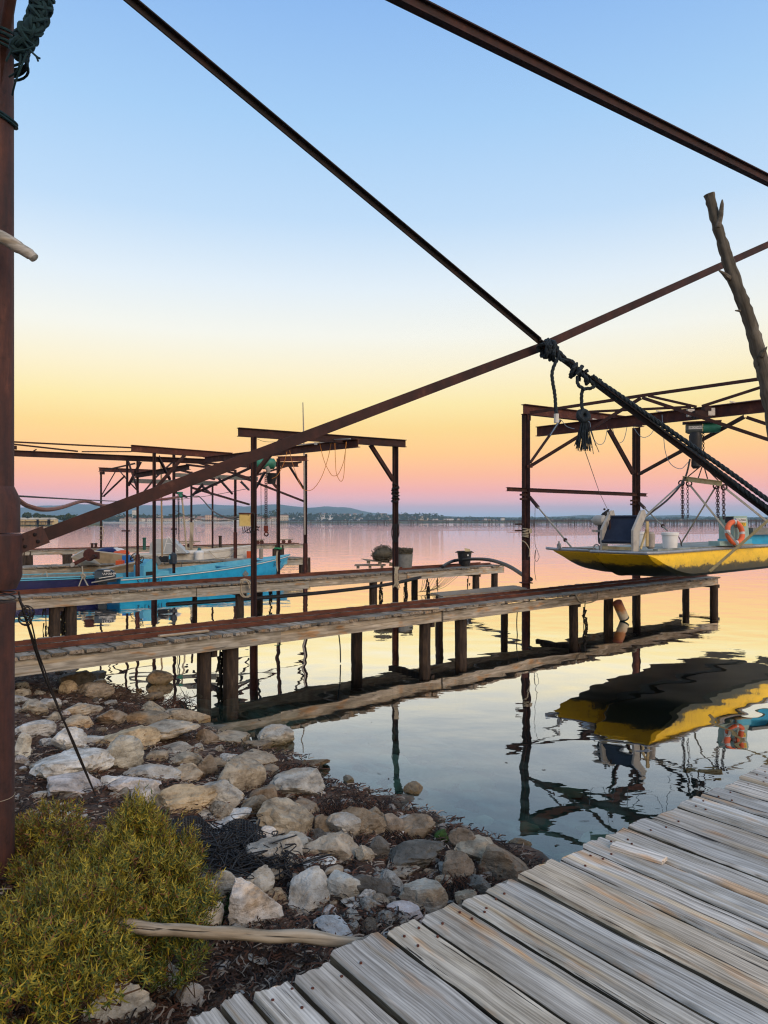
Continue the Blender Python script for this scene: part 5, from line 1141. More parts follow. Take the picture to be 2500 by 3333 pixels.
# weed-grown lines hanging below the jetties
def weedline(p, ln, lab, r=.02, seed=0, clump=0):
    rn = random.Random(seed); t = thing('hanging_line', lab, 'rope', (p.x, p.y, p.z-ln), 'weed grown lines under the jetties'); mb = MB()
    mb.tube(spline([p, p+Vector((rn.uniform(-.04, .04), 0, -ln*.5)), p+Vector((rn.uniform(-.05, .05), 0, -ln))], 6), r*.4, 5)
    part('line', mb, WIRE, t)
    if clump:
        mb = MB()
        for k in range(clump):
            q = p-Z*rn.uniform(.1, ln*.9)+Vector((rn.uniform(-.05, .05), rn.uniform(-.05, .05), 0)); mb.tube([q, q+Vector((rn.uniform(-.05, .05), rn.uniform(-.05, .05), -rn.uniform(.1, .25)))], [r*rn.uniform(.5, 1.2), r*.2], 5)
        part('weed', mb, WEEDROPE, t, sharp=80)
for i, (u, where, off, ln, cl, lab) in enumerate(((205, 'L', .5, .7, 26, 'mussel clump hanging between the two left piles of the left jetty'), (720, 'M', .45, .8, 40, 'dark weed clump hanging between the two near piles of the railed jetty'), (1100, 'M', .3, .6, 0, 'bare line hanging at the middle of the railed jetty'), (1685, 'M', .2, .75, 0, 'bare line hanging left of the tall gantry post foot'), (1905, 'M', -.06, .7, 10, 'weed tipped line hanging beside the rusty float'),
      (1392, 'L', .2, .6, 24, 'weed clump below the left jetty between hose and tubs'), (1320, 'L', .2, .6, 30, 'black weed mass at the gantry post foot below the tubs'), (1525, 'L', .3, .7, 4, 'thin line below the black bucket'), (880, 'L', .4, .7, 24, 'weed mass right of the near gantry post foot'), (1240, 'L', .3, .7, 22, 'weed strands below the pallets'), (1424, 'L', .3, .55, 6, 'thin weedy line right of the weed clump'), (150, 'L', .2, .6, 4, 'thin line near the shore end of the left jetty'))):
    A_, d_, n_ = (M0, dM, nM) if where == 'M' else (L0, dL, nL); p = hit(u, A_+n_*off, d_); p.z = DZ-.2; weedline(p, ln, lab, .03, i, cl)
# draped net under the left jetty
mb = MB(); rn = random.Random(4)
for k in range(16):
    a = mL(tL(1395)+.1*k*1.3, .25, DZ-.25); e = mL(tL(1370)+rn.uniform(0, .5), .2, .06); mb.tube(spline([a, a.lerp(e, .5)-Z*.18, e], 5), .006, 4)
single('draped_net', mb, NETM, 'thin net strands draped from the left jetty down to the water', 'net')
single('rope_loop', MB().tube(spline([mM(tM(1868), -.05, DZ-.03), mM(tM(1880), -.07, DZ-.2), mM(tM(1905), -.08, DZ-.26), mM(tM(1935), -.07, DZ-.2), mM(tM(1940), -.05, DZ-.02)], 6), .016, 6), PALEROPE, 'rope loop hanging on the railed jetty beam left of the rusty float', 'rope')
# rust-stained float
fl = thing('rusty_float', 'rust stained white cylindrical float with teal end hanging under the railed jetty', 'float', mM(tM(2005), -.1, .1))
a, b_ = mM(tM(1994), -.12, .50), mM(tM(2016), -.14, .06); dd_ = (b_-a)
m, N, L, out = newmat('float_paint'); tcn = N('TexCoord'); sp = N('SeparateXYZ'); L(tcn.outputs['Generated'], sp.inputs[0]); nz = N('TexNoise', Scale=9, Detail=4); L(tcn.outputs['Object'], nz.inputs['Vector'])
ad = N('Math', operation='MULTIPLY_ADD'); L(nz.outputs['Fac'], ad.inputs[0]); ad.inputs[1].default_value = .35; L(sp.outputs['Z'], ad.inputs[2])
rr = rampnode(N, [(.2, (.6,.58,.52)), (.5, (.62,.58,.46)), (.72, (.45,.20,.07)), (1, (.22,.06,.03))]); L(ad.outputs[0], rr.inputs['Fac']); b = N('BsdfPrincipled', Roughness=.5); L(rr.outputs[0], b.inputs['Base Color']); L(b.outputs[0], out.inputs['Surface'])
part('cylinder', MB().lathe([(.09, 0), (.12, .02), (.12, dd_.length*.9), (.115, dd_.length)], a, 20, 0, dd_), m, fl); part('end_cap', MB().lathe([(.122, dd_.length*.92), (.122, dd_.length), (.08, dd_.length*1.03)], a, 20, 0, dd_), TEAL, fl)

# ------------------------------------------------------------------ yellow boat hung in the slings
bp0 = onz(2110, 1801, 1.88); YB = Vector((bp0.x, bp0.y, 0))
yb = thing('lifted_barge', 'yellow twin hulled work barge with dirty black bottom hanging over the jetty', 'boat', YB+dM*3+nM*1.2+Z*1.3, 'boats at the jetties')
def Q(s, w, z): return YB+dM*s+nM*w+Z*z
m, N, L, out = newmat('barge_paint')
geo = N('NewGeometry'); sp = N('SeparateXYZ'); L(geo.outputs['Position'], sp.inputs[0])
mpn = N('Mapping'); mpn.inputs['Scale'].default_value = (1, 1, 1.8); L(geo.outputs['Position'], mpn.inputs['Vector'])
nz = N('TexNoise', Scale=3.5, Detail=8, Roughness=.72); L(mpn.outputs[0], nz.inputs['Vector'])
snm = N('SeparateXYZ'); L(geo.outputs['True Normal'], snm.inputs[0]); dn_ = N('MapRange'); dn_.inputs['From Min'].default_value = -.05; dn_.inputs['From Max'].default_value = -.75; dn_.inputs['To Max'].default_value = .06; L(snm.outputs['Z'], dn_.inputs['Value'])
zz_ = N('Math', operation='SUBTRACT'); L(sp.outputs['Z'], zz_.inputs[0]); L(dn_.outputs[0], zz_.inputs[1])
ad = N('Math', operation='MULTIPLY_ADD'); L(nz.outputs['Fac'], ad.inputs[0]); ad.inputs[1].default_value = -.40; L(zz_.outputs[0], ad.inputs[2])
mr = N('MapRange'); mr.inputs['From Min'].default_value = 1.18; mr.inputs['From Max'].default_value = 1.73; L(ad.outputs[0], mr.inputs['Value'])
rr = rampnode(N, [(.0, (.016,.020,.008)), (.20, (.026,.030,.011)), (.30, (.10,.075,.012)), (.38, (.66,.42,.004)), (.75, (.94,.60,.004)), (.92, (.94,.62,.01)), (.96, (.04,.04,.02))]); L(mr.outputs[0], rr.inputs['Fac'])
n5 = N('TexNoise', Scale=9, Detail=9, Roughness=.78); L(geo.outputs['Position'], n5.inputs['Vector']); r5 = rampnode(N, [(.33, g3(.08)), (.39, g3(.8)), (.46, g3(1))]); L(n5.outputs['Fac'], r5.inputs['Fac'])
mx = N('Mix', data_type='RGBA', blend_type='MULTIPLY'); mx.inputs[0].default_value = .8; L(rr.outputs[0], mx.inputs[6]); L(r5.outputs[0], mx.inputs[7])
b = N('BsdfPrincipled', Roughness=.5); L(mx.outputs[2], b.inputs['Base Color']); bpn = N('Bump', Strength=.2, Distance=.01); L(n5.outputs['Fac'], bpn.inputs['Height']); L(bpn.outputs[0], b.inputs['Normal']); L(b.outputs[0], out.inputs['Surface']); BARGE = m
ZT, ZB, LBg, BM = 1.90, 1.33, 8.2, 2.5
def ramp_z(s, L0_): 
    q = min(1, max(0, s/L0_)); return ZB+(ZT-.06-ZB)*(1-q)**1.9
def hullblock(name, w0, w1, s0, LrA, LrB, zb):
    mb = MB(); Lm = max(LrA, LrB); ss = [s0+Lm*k/16 for k in range(17)]+[s0+Lm+.8, LBg*.6, LBg]; V = []; bz = lambda s, Lr: zb+(ZT-.06-zb)*(1-min(1, (s-s0)/Lr))**1.8
    for s in ss:
        za, zb_ = bz(s, LrA), bz(s, LrB); zm = bz(s, (LrA+LrB)/2)-.015
        ch = .07*(1 if s > s0+.3 else (s-s0)/.3)
        V += [Q(s, w0, ZT-.04), Q(s, w0, min(ZT-.05, za+ch*.9)), Q(s, w0+ch, za), Q(s, (w0+w1)/2, zm), Q(s, w1-ch, zb_), Q(s, w1, min(ZT-.05, zb_+ch*.9)), Q(s, w1, ZT-.04)]
    k = 7; nS = len(ss)
    mb.add(V, [(i*k+j, i*k+j+1, (i+1)*k+j+1, (i+1)*k+j) for i in range(nS-1) for j in range(k-1)]+[tuple(range(k)), tuple((nS-1)*k+j for j in range(k))])
    return part(name, mb, BARGE, yb, sharp=30)
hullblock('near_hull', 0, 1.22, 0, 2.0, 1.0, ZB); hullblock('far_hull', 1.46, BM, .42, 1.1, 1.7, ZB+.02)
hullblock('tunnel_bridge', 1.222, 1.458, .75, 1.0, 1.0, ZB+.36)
DECK = pmat('barge_deck', [(.25, (.10,.11,.10)), (.5, (.22,.24,.22)), (.7, (.30,.36,.36)), (.85, (.16,.13,.10))], 3.5, rough=.7, bump=.3)
part('deck', slab(MB(), [Q(.1, .06, ZT-.02), Q(LBg, .06, ZT-.02), Q(LBg, BM-.06, ZT-.02), Q(.5, BM-.06, ZT-.02)], .03), DECK, yb)
part('rub_rail', MB().tube(spline([Q(-.03, 1.26, ZT-.02), Q(-.06, .9, ZT-.02), Q(-.05, .15, ZT-.02), Q(.08, -.02, ZT-.02), Q(1, -.03, ZT-.02), Q(4, -.03, ZT-.0), Q(LBg, -.03, ZT)], 5), .032, 8), STEEL, yb)
part('rub_rail', MB().tube([Q(.38, 1.42, ZT-.02), Q(.37, BM-.1, ZT-.02), Q(.32, BM+.12, ZT-.0)], .032, 8), STEEL, yb)
part('bow_timber', MB().bar(Q(.42, 1.45, ZT), Q(.46, BM-.25, ZT), .12, .06), JETW, yb)
part('coaming', MB().bar(Q(.5, .12, ZT+.02), Q(LBg, .12, ZT+.02), .10, .05), DECK, yb)
part('cleat', MB().torus(Q(.35, BM-.2, ZT+.05), .06, .02, Vector((1, .3, 0)), 14, 6).tube([Q(.35, BM-.2, ZT), Q(.35, BM-.2, ZT+.16)], .02, 6), STEEL, yb)
part('bow_shackle', MB().torus(Q(.1, 1.2, ZT+.05), .07, .016, dM, 14, 6), STEEL, yb)
part('lifting_eye', MB().torus(Q(3.0, 1.0, ZT+.06), .06, .015, nM, 14, 6), RUSTD, yb)
# conveyor machine on the bow
cv = thing('conveyor', 'small conveyor with grey side plates and dark blue belt on the barge bow', 'conveyor', Q(.4, .6, ZT))
def sideplate(wv, s0):
    prof = [(.0, -.06), (.0, .52), (.32, 1.02), (.44, 1.04), (.50, .9), (.24, .48), (.20, -.02)]
    prof = [(s0+a, z_) for a, z_ in prof]; mb = MB(); nn = len(prof); V = [Q(a, wv+t_, ZT+.02+z_*.78) for t_ in (0, .05) for a, z_ in prof]
    mb.add(V, [tuple(range(nn)), tuple(range(2*nn-1, nn-1, -1))]+[(i, nn+i, nn+(i+1) % nn, (i+1) % nn) for i in range(nn)]); return part('side_plate', mb, MACH, cv)
wA, wB = .30, 1.02
sideplate(wA, -.02); sideplate(wB, .02)
part('belt', slab(MB(), [Q(.03, wA+.05, ZT+.18), Q(.03, wB, ZT+.18), Q(.36, wB, ZT+.70), Q(.36, wA+.05, ZT+.70)], .03), BELT, cv)
part('front_roller', MB().tube([Q(.03, wA+.05, ZT+.19), Q(.03, wB, ZT+.19)], .035, 12), BELT, cv); part('top_roller', MB().tube([Q(.36, wA+.05, ZT+.69), Q(.36, wB, ZT+.69)], .035, 12), BELT, cv)
part('scraper', MB().bar(Q(0, wA+.05, ZT+.145), Q(0, wB, ZT+.145), .02, .02), STEEL, cv); part('cross_bar', MB().bar(Q(.05, wA+.05, ZT+.06), Q(.05, wB, ZT+.06), .04, .06), CREAM, cv)
part('motor', MB().lathe([(.0, 0), (.08, 0), (.11, .04), (.11, .22), (.08, .27), (.03, .28), (.03, .34)], Q(.25, wB+.06, ZT+.62), 14, 0, nM), MACH, cv); part('motor_bracket', MB().box(Q(.25, wB+.2, ZT+.40), (.25, .22, .05)), STEEL, cv)
mb = MB()
for k in range(5): mb.tube(spline([Q(.36, wB+.05, ZT+.85), Q(.25, wB+.12+.02*k, ZT+.66), Q(.15, wB+.16, ZT+.3-.03*k), Q(.1, wB+.06, ZT+.22), Q(.1, wB+.02, ZT+.5)], 6), .016, 6)
for k in range(12): mb.sphere(Q(.34+random.uniform(-.08, .06), wB+.04+random.uniform(0, .12), ZT+.78+random.uniform(-.12, .08)), .025, 6)
part('hydraulic_hoses', mb, BLACK, cv)
part('strut', MB().bar(Q(.5, wA-.03, ZT+.55), Q(.2, wA-.03, ZT+.05), .03, .04).bar(Q(.42, wA-.05, ZT+.6), Q(.42, wA-.05, ZT+.1), .05, .05), CREAM, cv)
part('gear_motor', MB().lathe([(.05, 0), (.08, .04), (.08, .3), (.05, .34)], Q(.50, wA-.08, ZT+.05), 12), GREYPIPE, cv)
part('chain', MB().tube(spline([Q(.2, wB-.06, ZT+.62), Q(.2, wB-.07, ZT+.5), Q(.2, wB-.06, ZT+.38)], 4), .018, 6), RUSTD, cv)
def wbucket(s, w, r, h, lab, z=0):
    t = thing('bucket', lab, 'bucket', Q(s, w, ZT)); c = Q(s, w, ZT+.015)
    pl_ = part('pail', MB().lathe([(r*.84, 0), (r, h), (r*1.06, h), (r*1.06, h-.045), (r*1.0, h-.05)], c, 24), WHITEP, t); part('lid', MB().lathe([(r*1.04, h), (r*1.04, h+.012), (r*.9, h+.016)], c, 24), WHITEP, pl_)
    part('handle', MB().tube(spline([c+Vector((r*.9, -r*.4, h*.8)), c+Vector((r*1.05, -r*.7, h*.5)), c+Vector((r*1.3, -r*.5, .03))], 6), .006, 5), BLACK, pl_)
wbucket(2.04, .60, .175, .33, 'front white lidded bucket on the barge deck'); wbucket(2.42, .78, .16, .31, 'white bucket half hidden behind the front white bucket')
wbucket(2.6, 1.6, .17, .33, 'white bucket standing behind the conveyor')
# steering console, plates, life ring
cs = thing('barge_console', 'grey green steering console with registration plates on the barge', 'console', Q(3.0, 1.0, ZT))
cc0 = at(2408, 1775, 16.3); cxd = Vector((.9, .43, 0)).normalized(); cyd = Vector((-cxd.y, cxd.x, 0)); crt = Matrix((cxd, cyd, Z)).transposed()
def CB(x, y, z): return cc0+crt @ Vector((x, y, z))
hz_ = .66
mb = MB(); prof = [(-.19, 0), (-.20, .62), (-.18, hz_), (.24, hz_+.01), (.33, .14), (.36, 0)]; nn = 6
V = [CB(a, y_, z_) for y_ in (0, .4) for a, z_ in prof]; mb.add(V, [tuple(range(nn-1, -1, -1)), tuple(range(nn, 2*nn))]+[(i, (i+1) % nn, nn+(i+1) % nn, nn+i) for i in range(nn)])
part('cabinet', mb, TEALP, cs, sharp=20)
part('blue_plinth', MB().box(CB(.07, .19, .085), (.56, .46, .11), 0, crt), CYANIN, cs); part('base', MB().box(CB(.07, .19, .015), (.60, .5, .04), 0, crt), TANP, cs)
p1_ = part('plate', MB().box(CB(.015, -.006, .57), (.36, .010, .085), 0, crt), WHITEP, cs); part('plate_band', MB().box(CB(-.150, -.012, .57), (.03, .006, .08), 0, crt), EUBLUE, p1_)
p2_ = part('plate', MB().box(CB(.015, -.006, .475), (.36, .010, .08), 0, crt), PLATEY, cs)
lettering('ST 670444', .088, INK, CB(.03, -.0135, .57), cxd, -cyd, p1_, sx=.80); lettering('MOTOU', .088, INK, CB(-.01, -.0135, .475), cxd, -cyd, p2_, sx=.95)
part('side_fin', MB().box(CB(-.215, .1, .58), (.03, .2, .14), 0, crt), OUTB, cs)
lr = thing('life_ring', 'orange life ring with silver bands hung on the barge console', 'life ring', CB(-.06, -.14, .02)); rc = at(2392, 1733, 16.05); rax = -cyd+Z*.15
rg_ = part('ring', MB().torus(rc, .235, .058, rax, 36, 14), RINGO, lr)
u_ = rax.normalized().orthogonal().normalized(); w_ = rax.normalized().cross(u_)
for k in range(4):
    a = math.pi/4+k*math.pi/2; seg = MB(); pts = [rc+(u_*math.cos(a+t_)+w_*math.sin(a+t_))*.235 for t_ in (-.13, 0, .13)]; seg.tube(pts, .0605, 14); part('band', seg, SILVER, rg_)
part('cord', MB().tube(spline([rc+Z*.24+rax*.06, rc+Z*.16+rax*.05, rc+Z*.1+Vector((.02, 0, 0)), rc+Z*.12+Vector((.05, 0, 0))], 6), .007, 5), BLACK, lr)
bn = thing('barge_bench', 'low bench with blue panel at the right edge of the barge', 'bench', CB(.75, .1, 0)); part('panel', MB().box(CB(.75, .1, .13), (.75, .06, .22), 0, crt), CYAN, bn); part('top', MB().box(CB(.75, .1, .32), (.75, .3, .16), 0, crt), ZINC, bn)
part('locker', MB().box(CB(-.5, .1, .05), (.42, .3, .1), 0, crt), TEALP, cs)

# ------------------------------------------------------------------ shore rocks
m, N, L, out = newmat('shore_rock')
oi = N('ObjectInfo'); tcn = N('TexCoord'); mul = N('Math', operation='MULTIPLY'); mul.inputs[1].default_value = 37.0; L(oi.outputs['Random'], mul.inputs[0])
ps = N('VectorMath', operation='ADD'); L(tcn.outputs['Object'], ps.inputs[0]); L(mul.outputs[0], ps.inputs[1])
n1 = N('TexNoise', Scale=7, Detail=9, Roughness=.68); L(ps.outputs[0], n1.inputs['Vector'])
r1 = rampnode(N, [(.28, (.25,.23,.21)), (.42, (.70,.67,.63)), (.56, (1.08,1.06,1.03)), (.74, (1.5,1.5,1.48))]); L(n1.outputs['Fac'], r1.inputs['Fac'])
mx = N('Mix', data_type='RGBA', blend_type='MULTIPLY'); mx.inputs[0].default_value = 1; L(oi.outputs['Color'], mx.inputs[6]); L(r1.outputs[0], mx.inputs[7])
# bedding streaks, ochre stain, dark lichen specks
mpn = N('Mapping'); mpn.inputs['Scale'].default_value = (2.5, 3.5, 16); mpn.inputs['Rotation'].default_value = (.5, .4, 0); L(ps.outputs[0], mpn.inputs['Vector'])
n2 = N('TexNoise', Scale=1.6, Detail=6, Roughness=.6); L(mpn.outputs[0], n2.inputs['Vector']); r2 = rampnode(N, [(.36, g3(.55)), (.46, g3(1.0)), (.62, g3(1.08))]); L(n2.outputs['Fac'], r2.inputs['Fac'])
m2 = N('Mix', data_type='RGBA', blend_type='MULTIPLY'); m2.inputs[0].default_value = .75; L(mx.outputs[2], m2.inputs[6]); L(r2.outputs[0], m2.inputs[7])
n3 = N('TexNoise', Scale=3.2, Detail=4); L(ps.outputs[0], n3.inputs['Vector']); r3 = rampnode(N, [(.56, g3(0)), (.72, g3(.75))]); L(n3.outputs['Fac'], r3.inputs['Fac'])
m3 = N('Mix', data_type='RGBA', blend_type='MULTIPLY'); L(r3.outputs[0], m3.inputs[0]); L(m2.outputs[2], m3.inputs[6]); m3.inputs[7].default_value = (1.05,.74,.42,1)
n4 = N('TexNoise', Scale=45, Detail=5, Roughness=.75); L(ps.outputs[0], n4.inputs['Vector']); r4 = rampnode(N, [(.30, g3(.35)), (.42, g3(1.0)), (.66, g3(1.0)), (.74, g3(1.35))]); L(n4.outputs['Fac'], r4.inputs['Fac'])
m4 = N('Mix', data_type='RGBA', blend_type='MULTIPLY'); m4.inputs[0].default_value = .9; L(m3.outputs[2], m4.inputs[6]); L(r4.outputs[0], m4.inputs[7])
# wet, weedy foot at the waterline
geo = N('NewGeometry'); spz = N('SeparateXYZ'); L(geo.outputs['Position'], spz.inputs[0]); wz = N('Math', operation='MULTIPLY_ADD'); L(n1.outputs['Fac'], wz.inputs[0]); wz.inputs[1].default_value = -.14; L(spz.outputs['Z'], wz.inputs[2])
wr = N('MapRange'); wr.inputs['From Min'].default_value = -.06; wr.inputs['From Max'].default_value = .03; L(wz.outputs[0], wr.inputs['Value'])
m5 = N('Mix', data_type='RGBA'); L(wr.outputs[0], m5.inputs[0]); L(m4.outputs[2], m5.inputs[7])
wetc = N('Mix', data_type='RGBA', blend_type='MULTIPLY'); wetc.inputs[0].default_value = 1; L(m4.outputs[2], wetc.inputs[6]); wetc.inputs[7].default_value = (.42,.36,.22,1); L(wetc.outputs[2], m5.inputs[6])
b = N('BsdfPrincipled'); b.inputs['Specular IOR Level'].default_value = .3
rr_ = N('MapRange'); rr_.inputs['To Min'].default_value = .35; rr_.inputs['To Max'].default_value = .88; L(wr.outputs[0], rr_.inputs['Value']); L(rr_.outputs[0], b.inputs['Roughness'])
L(m5.outputs[2], b.inputs['Base Color'])
hsum = N('Math', operation='MULTIPLY_ADD'); L(n4.outputs['Fac'], hsum.inputs[0]); hsum.inputs[1].default_value = .25; L(n1.outputs['Fac'], hsum.inputs[2])
h2 = N('Math', operation='MULTIPLY_ADD'); L(n2.outputs['Fac'], h2.inputs[0]); h2.inputs[1].default_value = .6; L(hsum.outputs[0], h2.inputs[2])
bpn = N('Bump', Strength=.85, Distance=.035); L(h2.outputs[0], bpn.inputs['Height']); L(bpn.outputs[0], b.inputs['Normal']); L(b.outputs[0], out.inputs['Surface']); ROCK = m
def icodata(sub):
    bm = bmesh.new(); bmesh.ops.create_icosphere(bm, subdivisions=sub, radius=1); vs = np.array([v.co[:] for v in bm.verts]); fs = [tuple(v.index for v in f.verts) for f in bm.faces]; bm.free(); return vs, fs
ICO = {3: icodata(3), 4: icodata(4), 2: icodata(2), 1: icodata(1)}
def rockmesh(sx, sy, sz, seed, sub=4, ang=1.0):
    rs = np.random.RandomState(seed); vs, fs = ICO[sub]; k = rs.randint(8, 13)
    nr = rs.normal(size=(k, 3)); nr /= np.linalg.norm(nr, axis=1)[:, None]; hh = rs.uniform(.58, .97, k)
    d = vs @ nr.T; rad = np.where(d > .12, hh[None]/np.maximum(d, .12), 9.0)
    p = 55.0*ang; rr = (np.power(np.minimum(rad, 6), -p).sum(1)+1.22**-p)**(-1/p)
    off = rs.uniform(0, 50, 3); out_ = []
    for v, r in zip(vs, rr):
        q = Vector(v*1.6)+Vector(off); f = 1+.06*noise.noise(q)+.035*noise.noise(q*2.7)+.04*noise.noise(q*5.5)+.022*noise.noise(q*12)
        ridge_ = abs(noise.noise(q*1.9+Vector((9, 9, 9)))); f -= .10*max(0, .12-ridge_)/.12
        out_.append((v[0]*r*f*sx/2*1.08, v[1]*r*f*sy/2*1.08, v[2]*r*f*sz/2*1.08))
    me = bpy.data.meshes.new('rock'); me.from_pydata(out_, [], fs); me.materials.append(ROCK)
    me.polygons.foreach_set('use_smooth', [True]*len(me.polygons)); me.set_sharp_from_angle(angle=R(26)); me.update(); return me
def ray_ground(u, v, zmin=0.0):
    Y = 1.6
    while Y < 25:
        p = at(u, v, Y)
        if p.z <= max(gz(p.x, p.y), zmin): return p
        Y += .02
    return at(u, v, 12)
TONE = {'W': (.56,.55,.52), 'P': (.53,.49,.47), 'G': (.40,.385,.35), 'T': (.37,.32,.25), 'B': (.24,.195,.145), 'D': (.13,.125,.115), 'U': (.40,.42,.42), 'O': (.43,.34,.23)}
WORD = {'W': 'whitish', 'P': 'pale pinkish', 'G': 'grey', 'T': 'tan', 'B': 'brown', 'D': 'dark grey', 'U': 'blue grey', 'O': 'ochre stained'}
RK = []   # (source crop, cx, base y, w, h, tone, landmark name or None)
Z4 = [(100,495,75,40,'T',0),(145,562,105,62,'T',0),(140,672,150,60,'W','bluish white slab below the left jetty wires'),(95,757,80,100,'W',0),(222,547,85,48,'G',0),(330,448,125,62,'D','dark wet rock under the railed jetty'),(412,427,95,45,'D','dark rock standing alone in the water'),(690,437,90,52,'T','lone tan rock in the water beside the near piles'),(665,508,85,32,'B',0),(400,495,140,55,'B',0),(285,480,75,50,'O',0),(290,392,90,34,'G',0),
 (340,580,165,60,'G',0),(335,625,125,50,'O',0),(480,610,125,66,'B','squarish brown rock at the weed tide line'),(660,580,115,60,'T',0),(640,612,155,52,'B',0),(805,615,165,70,'T','sharp tan rock at the dark water edge'),(545,722,230,80,'O','ochre stained slab in the middle of the rocks'),(310,730,135,85,'W',0),(690,672,285,72,'T',0),(890,694,85,64,'B',0),(1005,708,172,64,'T',0),(1205,700,140,70,'G','pointed rock lying in the bright water'),(760,742,165,42,'T',0),(530,805,145,115,'G','upright grey brown rock at the centre left'),(300,845,315,125,'W','big whitish boulder beside the wires foot'),(790,788,135,48,'T',0),(890,834,85,78,'B',0),(1085,785,175,54,'T',0),(1110,728,110,50,'B',0),(1035,908,175,128,'T','large round tan boulder with dark crack'),(1310,922,225,98,'G','smooth grey boulder at the water edge'),(820,862,145,64,'O',0),(650,862,200,64,'G',0),(240,838,95,34,'W',0),(940,972,185,120,'G',0),(560,905,210,78,'P','lavender white slab above the shrub'),(300,928,270,92,'P','pinkish white slab at the left'),(632,985,110,110,'P',0),(800,990,225,100,'O',0),(1150,962,120,72,'B',0),(1100,1014,105,82,'B',0),(840,1012,250,46,'W',0),(920,805,90,50,'B',0),(690,770,90,40,'T',0),(1180,830,110,40,'B',0),(180,800,80,40,'G',0),(480,880,80,46,'W',0),(400,700,80,36,'G',0),(1350,800,120,40,'B',0),(960,1055,60,30,'G',0),(90,520,70,36,'G',0),(230,600,70,36,'T',0)]
Z5 = [(960,280,130,42,'W',0),(1015,240,130,62,'W',0),(1140,318,95,55,'W',0),(1220,305,255,138,'T','biggest tan boulder of the lower shore'),(1320,222,130,70,'B',0),(1390,290,85,84,'B',0),(1490,295,145,76,'G',0),(1560,295,175,108,'B',0),(1612,255,125,84,'B',0),(1412,315,85,34,'G',0),(1262,350,115,56,'G',0),(1200,405,215,95,'G','flat grey boulder right of the black net'),(1420,410,205,115,'T','long tan block in front of the small brown rocks'),(1565,405,85,64,'T',0),(1640,395,75,74,'D',0),(1380,424,110,34,'W',0),(1462,424,65,28,'G',0),(1110,556,115,105,'G','rounded grey rock below the black net'),(965,560,100,80,'G',0),(1085,684,228,172,'W','bright whitish angular boulder above the log'),(1350,614,195,172,'U','blue grey faceted boulder'),(1440,480,95,48,'T',0),(1490,556,150,95,'U',0),(1605,566,135,95,'D',0),(1570,612,185,55,'W',0),(905,694,110,98,'W',0),(1440,745,165,80,'U','pale wedge rock touching the log end'),(1622,645,85,34,'U',0),(500,1120,265,172,'W','large whitish boulder at the bottom below the shrub'),(705,1010,140,135,'W',0),(815,1045,105,145,'G',0),(320,375,95,76,'T',0),(250,250,150,60,'W',0),(1240,610,34,18,'T',0),(1440,600,44,22,'T',0),(1300,720,60,20,'W',0),(1150,830,120,22,'W',0),(930,865,60,24,'T',0),(1460,815,80,36,'D',0),(1290,865,80,34,'G',0)]
Z6 = [(145,315,155,100,'B','brown rock at the tip of the shore water line'),(25,295,95,75,'B',0),(120,440,295,115,'D','long dark grey slab near the water'),(60,308,62,30,'W',0),(335,374,115,84,'B',0),(420,425,205,92,'T',0),(515,495,205,125,'B','big brown rounded rock against the boardwalk'),(310,495,135,102,'B','triangular brown rock above the grey angular boulder'),(410,575,155,95,'D',0),(180,655,235,155,'G','grey angular boulder near the boardwalk corner'),(20,608,80,55,'U',0),(85,680,165,74,'P',0),(362,612,115,64,'T',0),(200,475,55,32,'B',0),(725,445,100,36,'T',0),(75,470,130,40,'T',0),(330,640,90,40,'B',0)]
for src, off in ((Z4, (0, 1900)), (Z5, (0, 2500)), (Z6, (1250, 2500))):
    for (cx_, by, w, h, t, nm) in src: RK.append([off[0]+cx_*.7535, off[1]+by*.7535, w*.7535, h*.7535, t, nm])
# some rubble further back under the left jetty and beneath the water
rn = random.Random(12); placedrocks = []
for i, (u, v, w, h, t, nm) in enumerate(RK):
    p = ray_ground(u, v-2); Y = p.y; k = math.hypot(p.x, p.y)/F
    W_ = w*Y/F*.95; th = math.atan2(v-HV, F); Hh = max(.04, min(h*Y/F*1.05, W_*.95)); D_ = W_*rn.uniform(.62, .85)
    # apparent height = Hh cos + D sin
    Hh = max(.32*h*Y/F, (h*Y/F-D_*math.sin(th)*.55)/math.cos(th)*1.0); Hh = min(Hh, W_*1.05)
    dirv = Vector((p.x, p.y, 0)).normalized(); c = Vector((p.x, p.y, 0))+dirv*D_*.40; zg_ = p.z
    me = rockmesh(W_*1.06, D_*1.12, Hh*1.55, 100+i, 4 if w > 75 else 3)
    o = bpy.data.objects.new('rock', me); COL.objects.link(o); o.location = (c.x, c.y, zg_+Hh*.33)
    o.rotation_euler = (rn.uniform(-.18, .18), rn.uniform(-.15, .15), math.atan2(-dirv.x, dirv.y)+rn.uniform(-.3, .3))
    tn = TONE[t]; f = rn.uniform(.88, 1.1); o.color = (tn[0]*f, tn[1]*f, tn[2]*f*rn.uniform(.95, 1.03), 1)
    placedrocks.append((o, u, v-h/2, w, t, nm))
fill = [rockmesh(1, .8, .62, 700+k, 3) for k in range(14)]
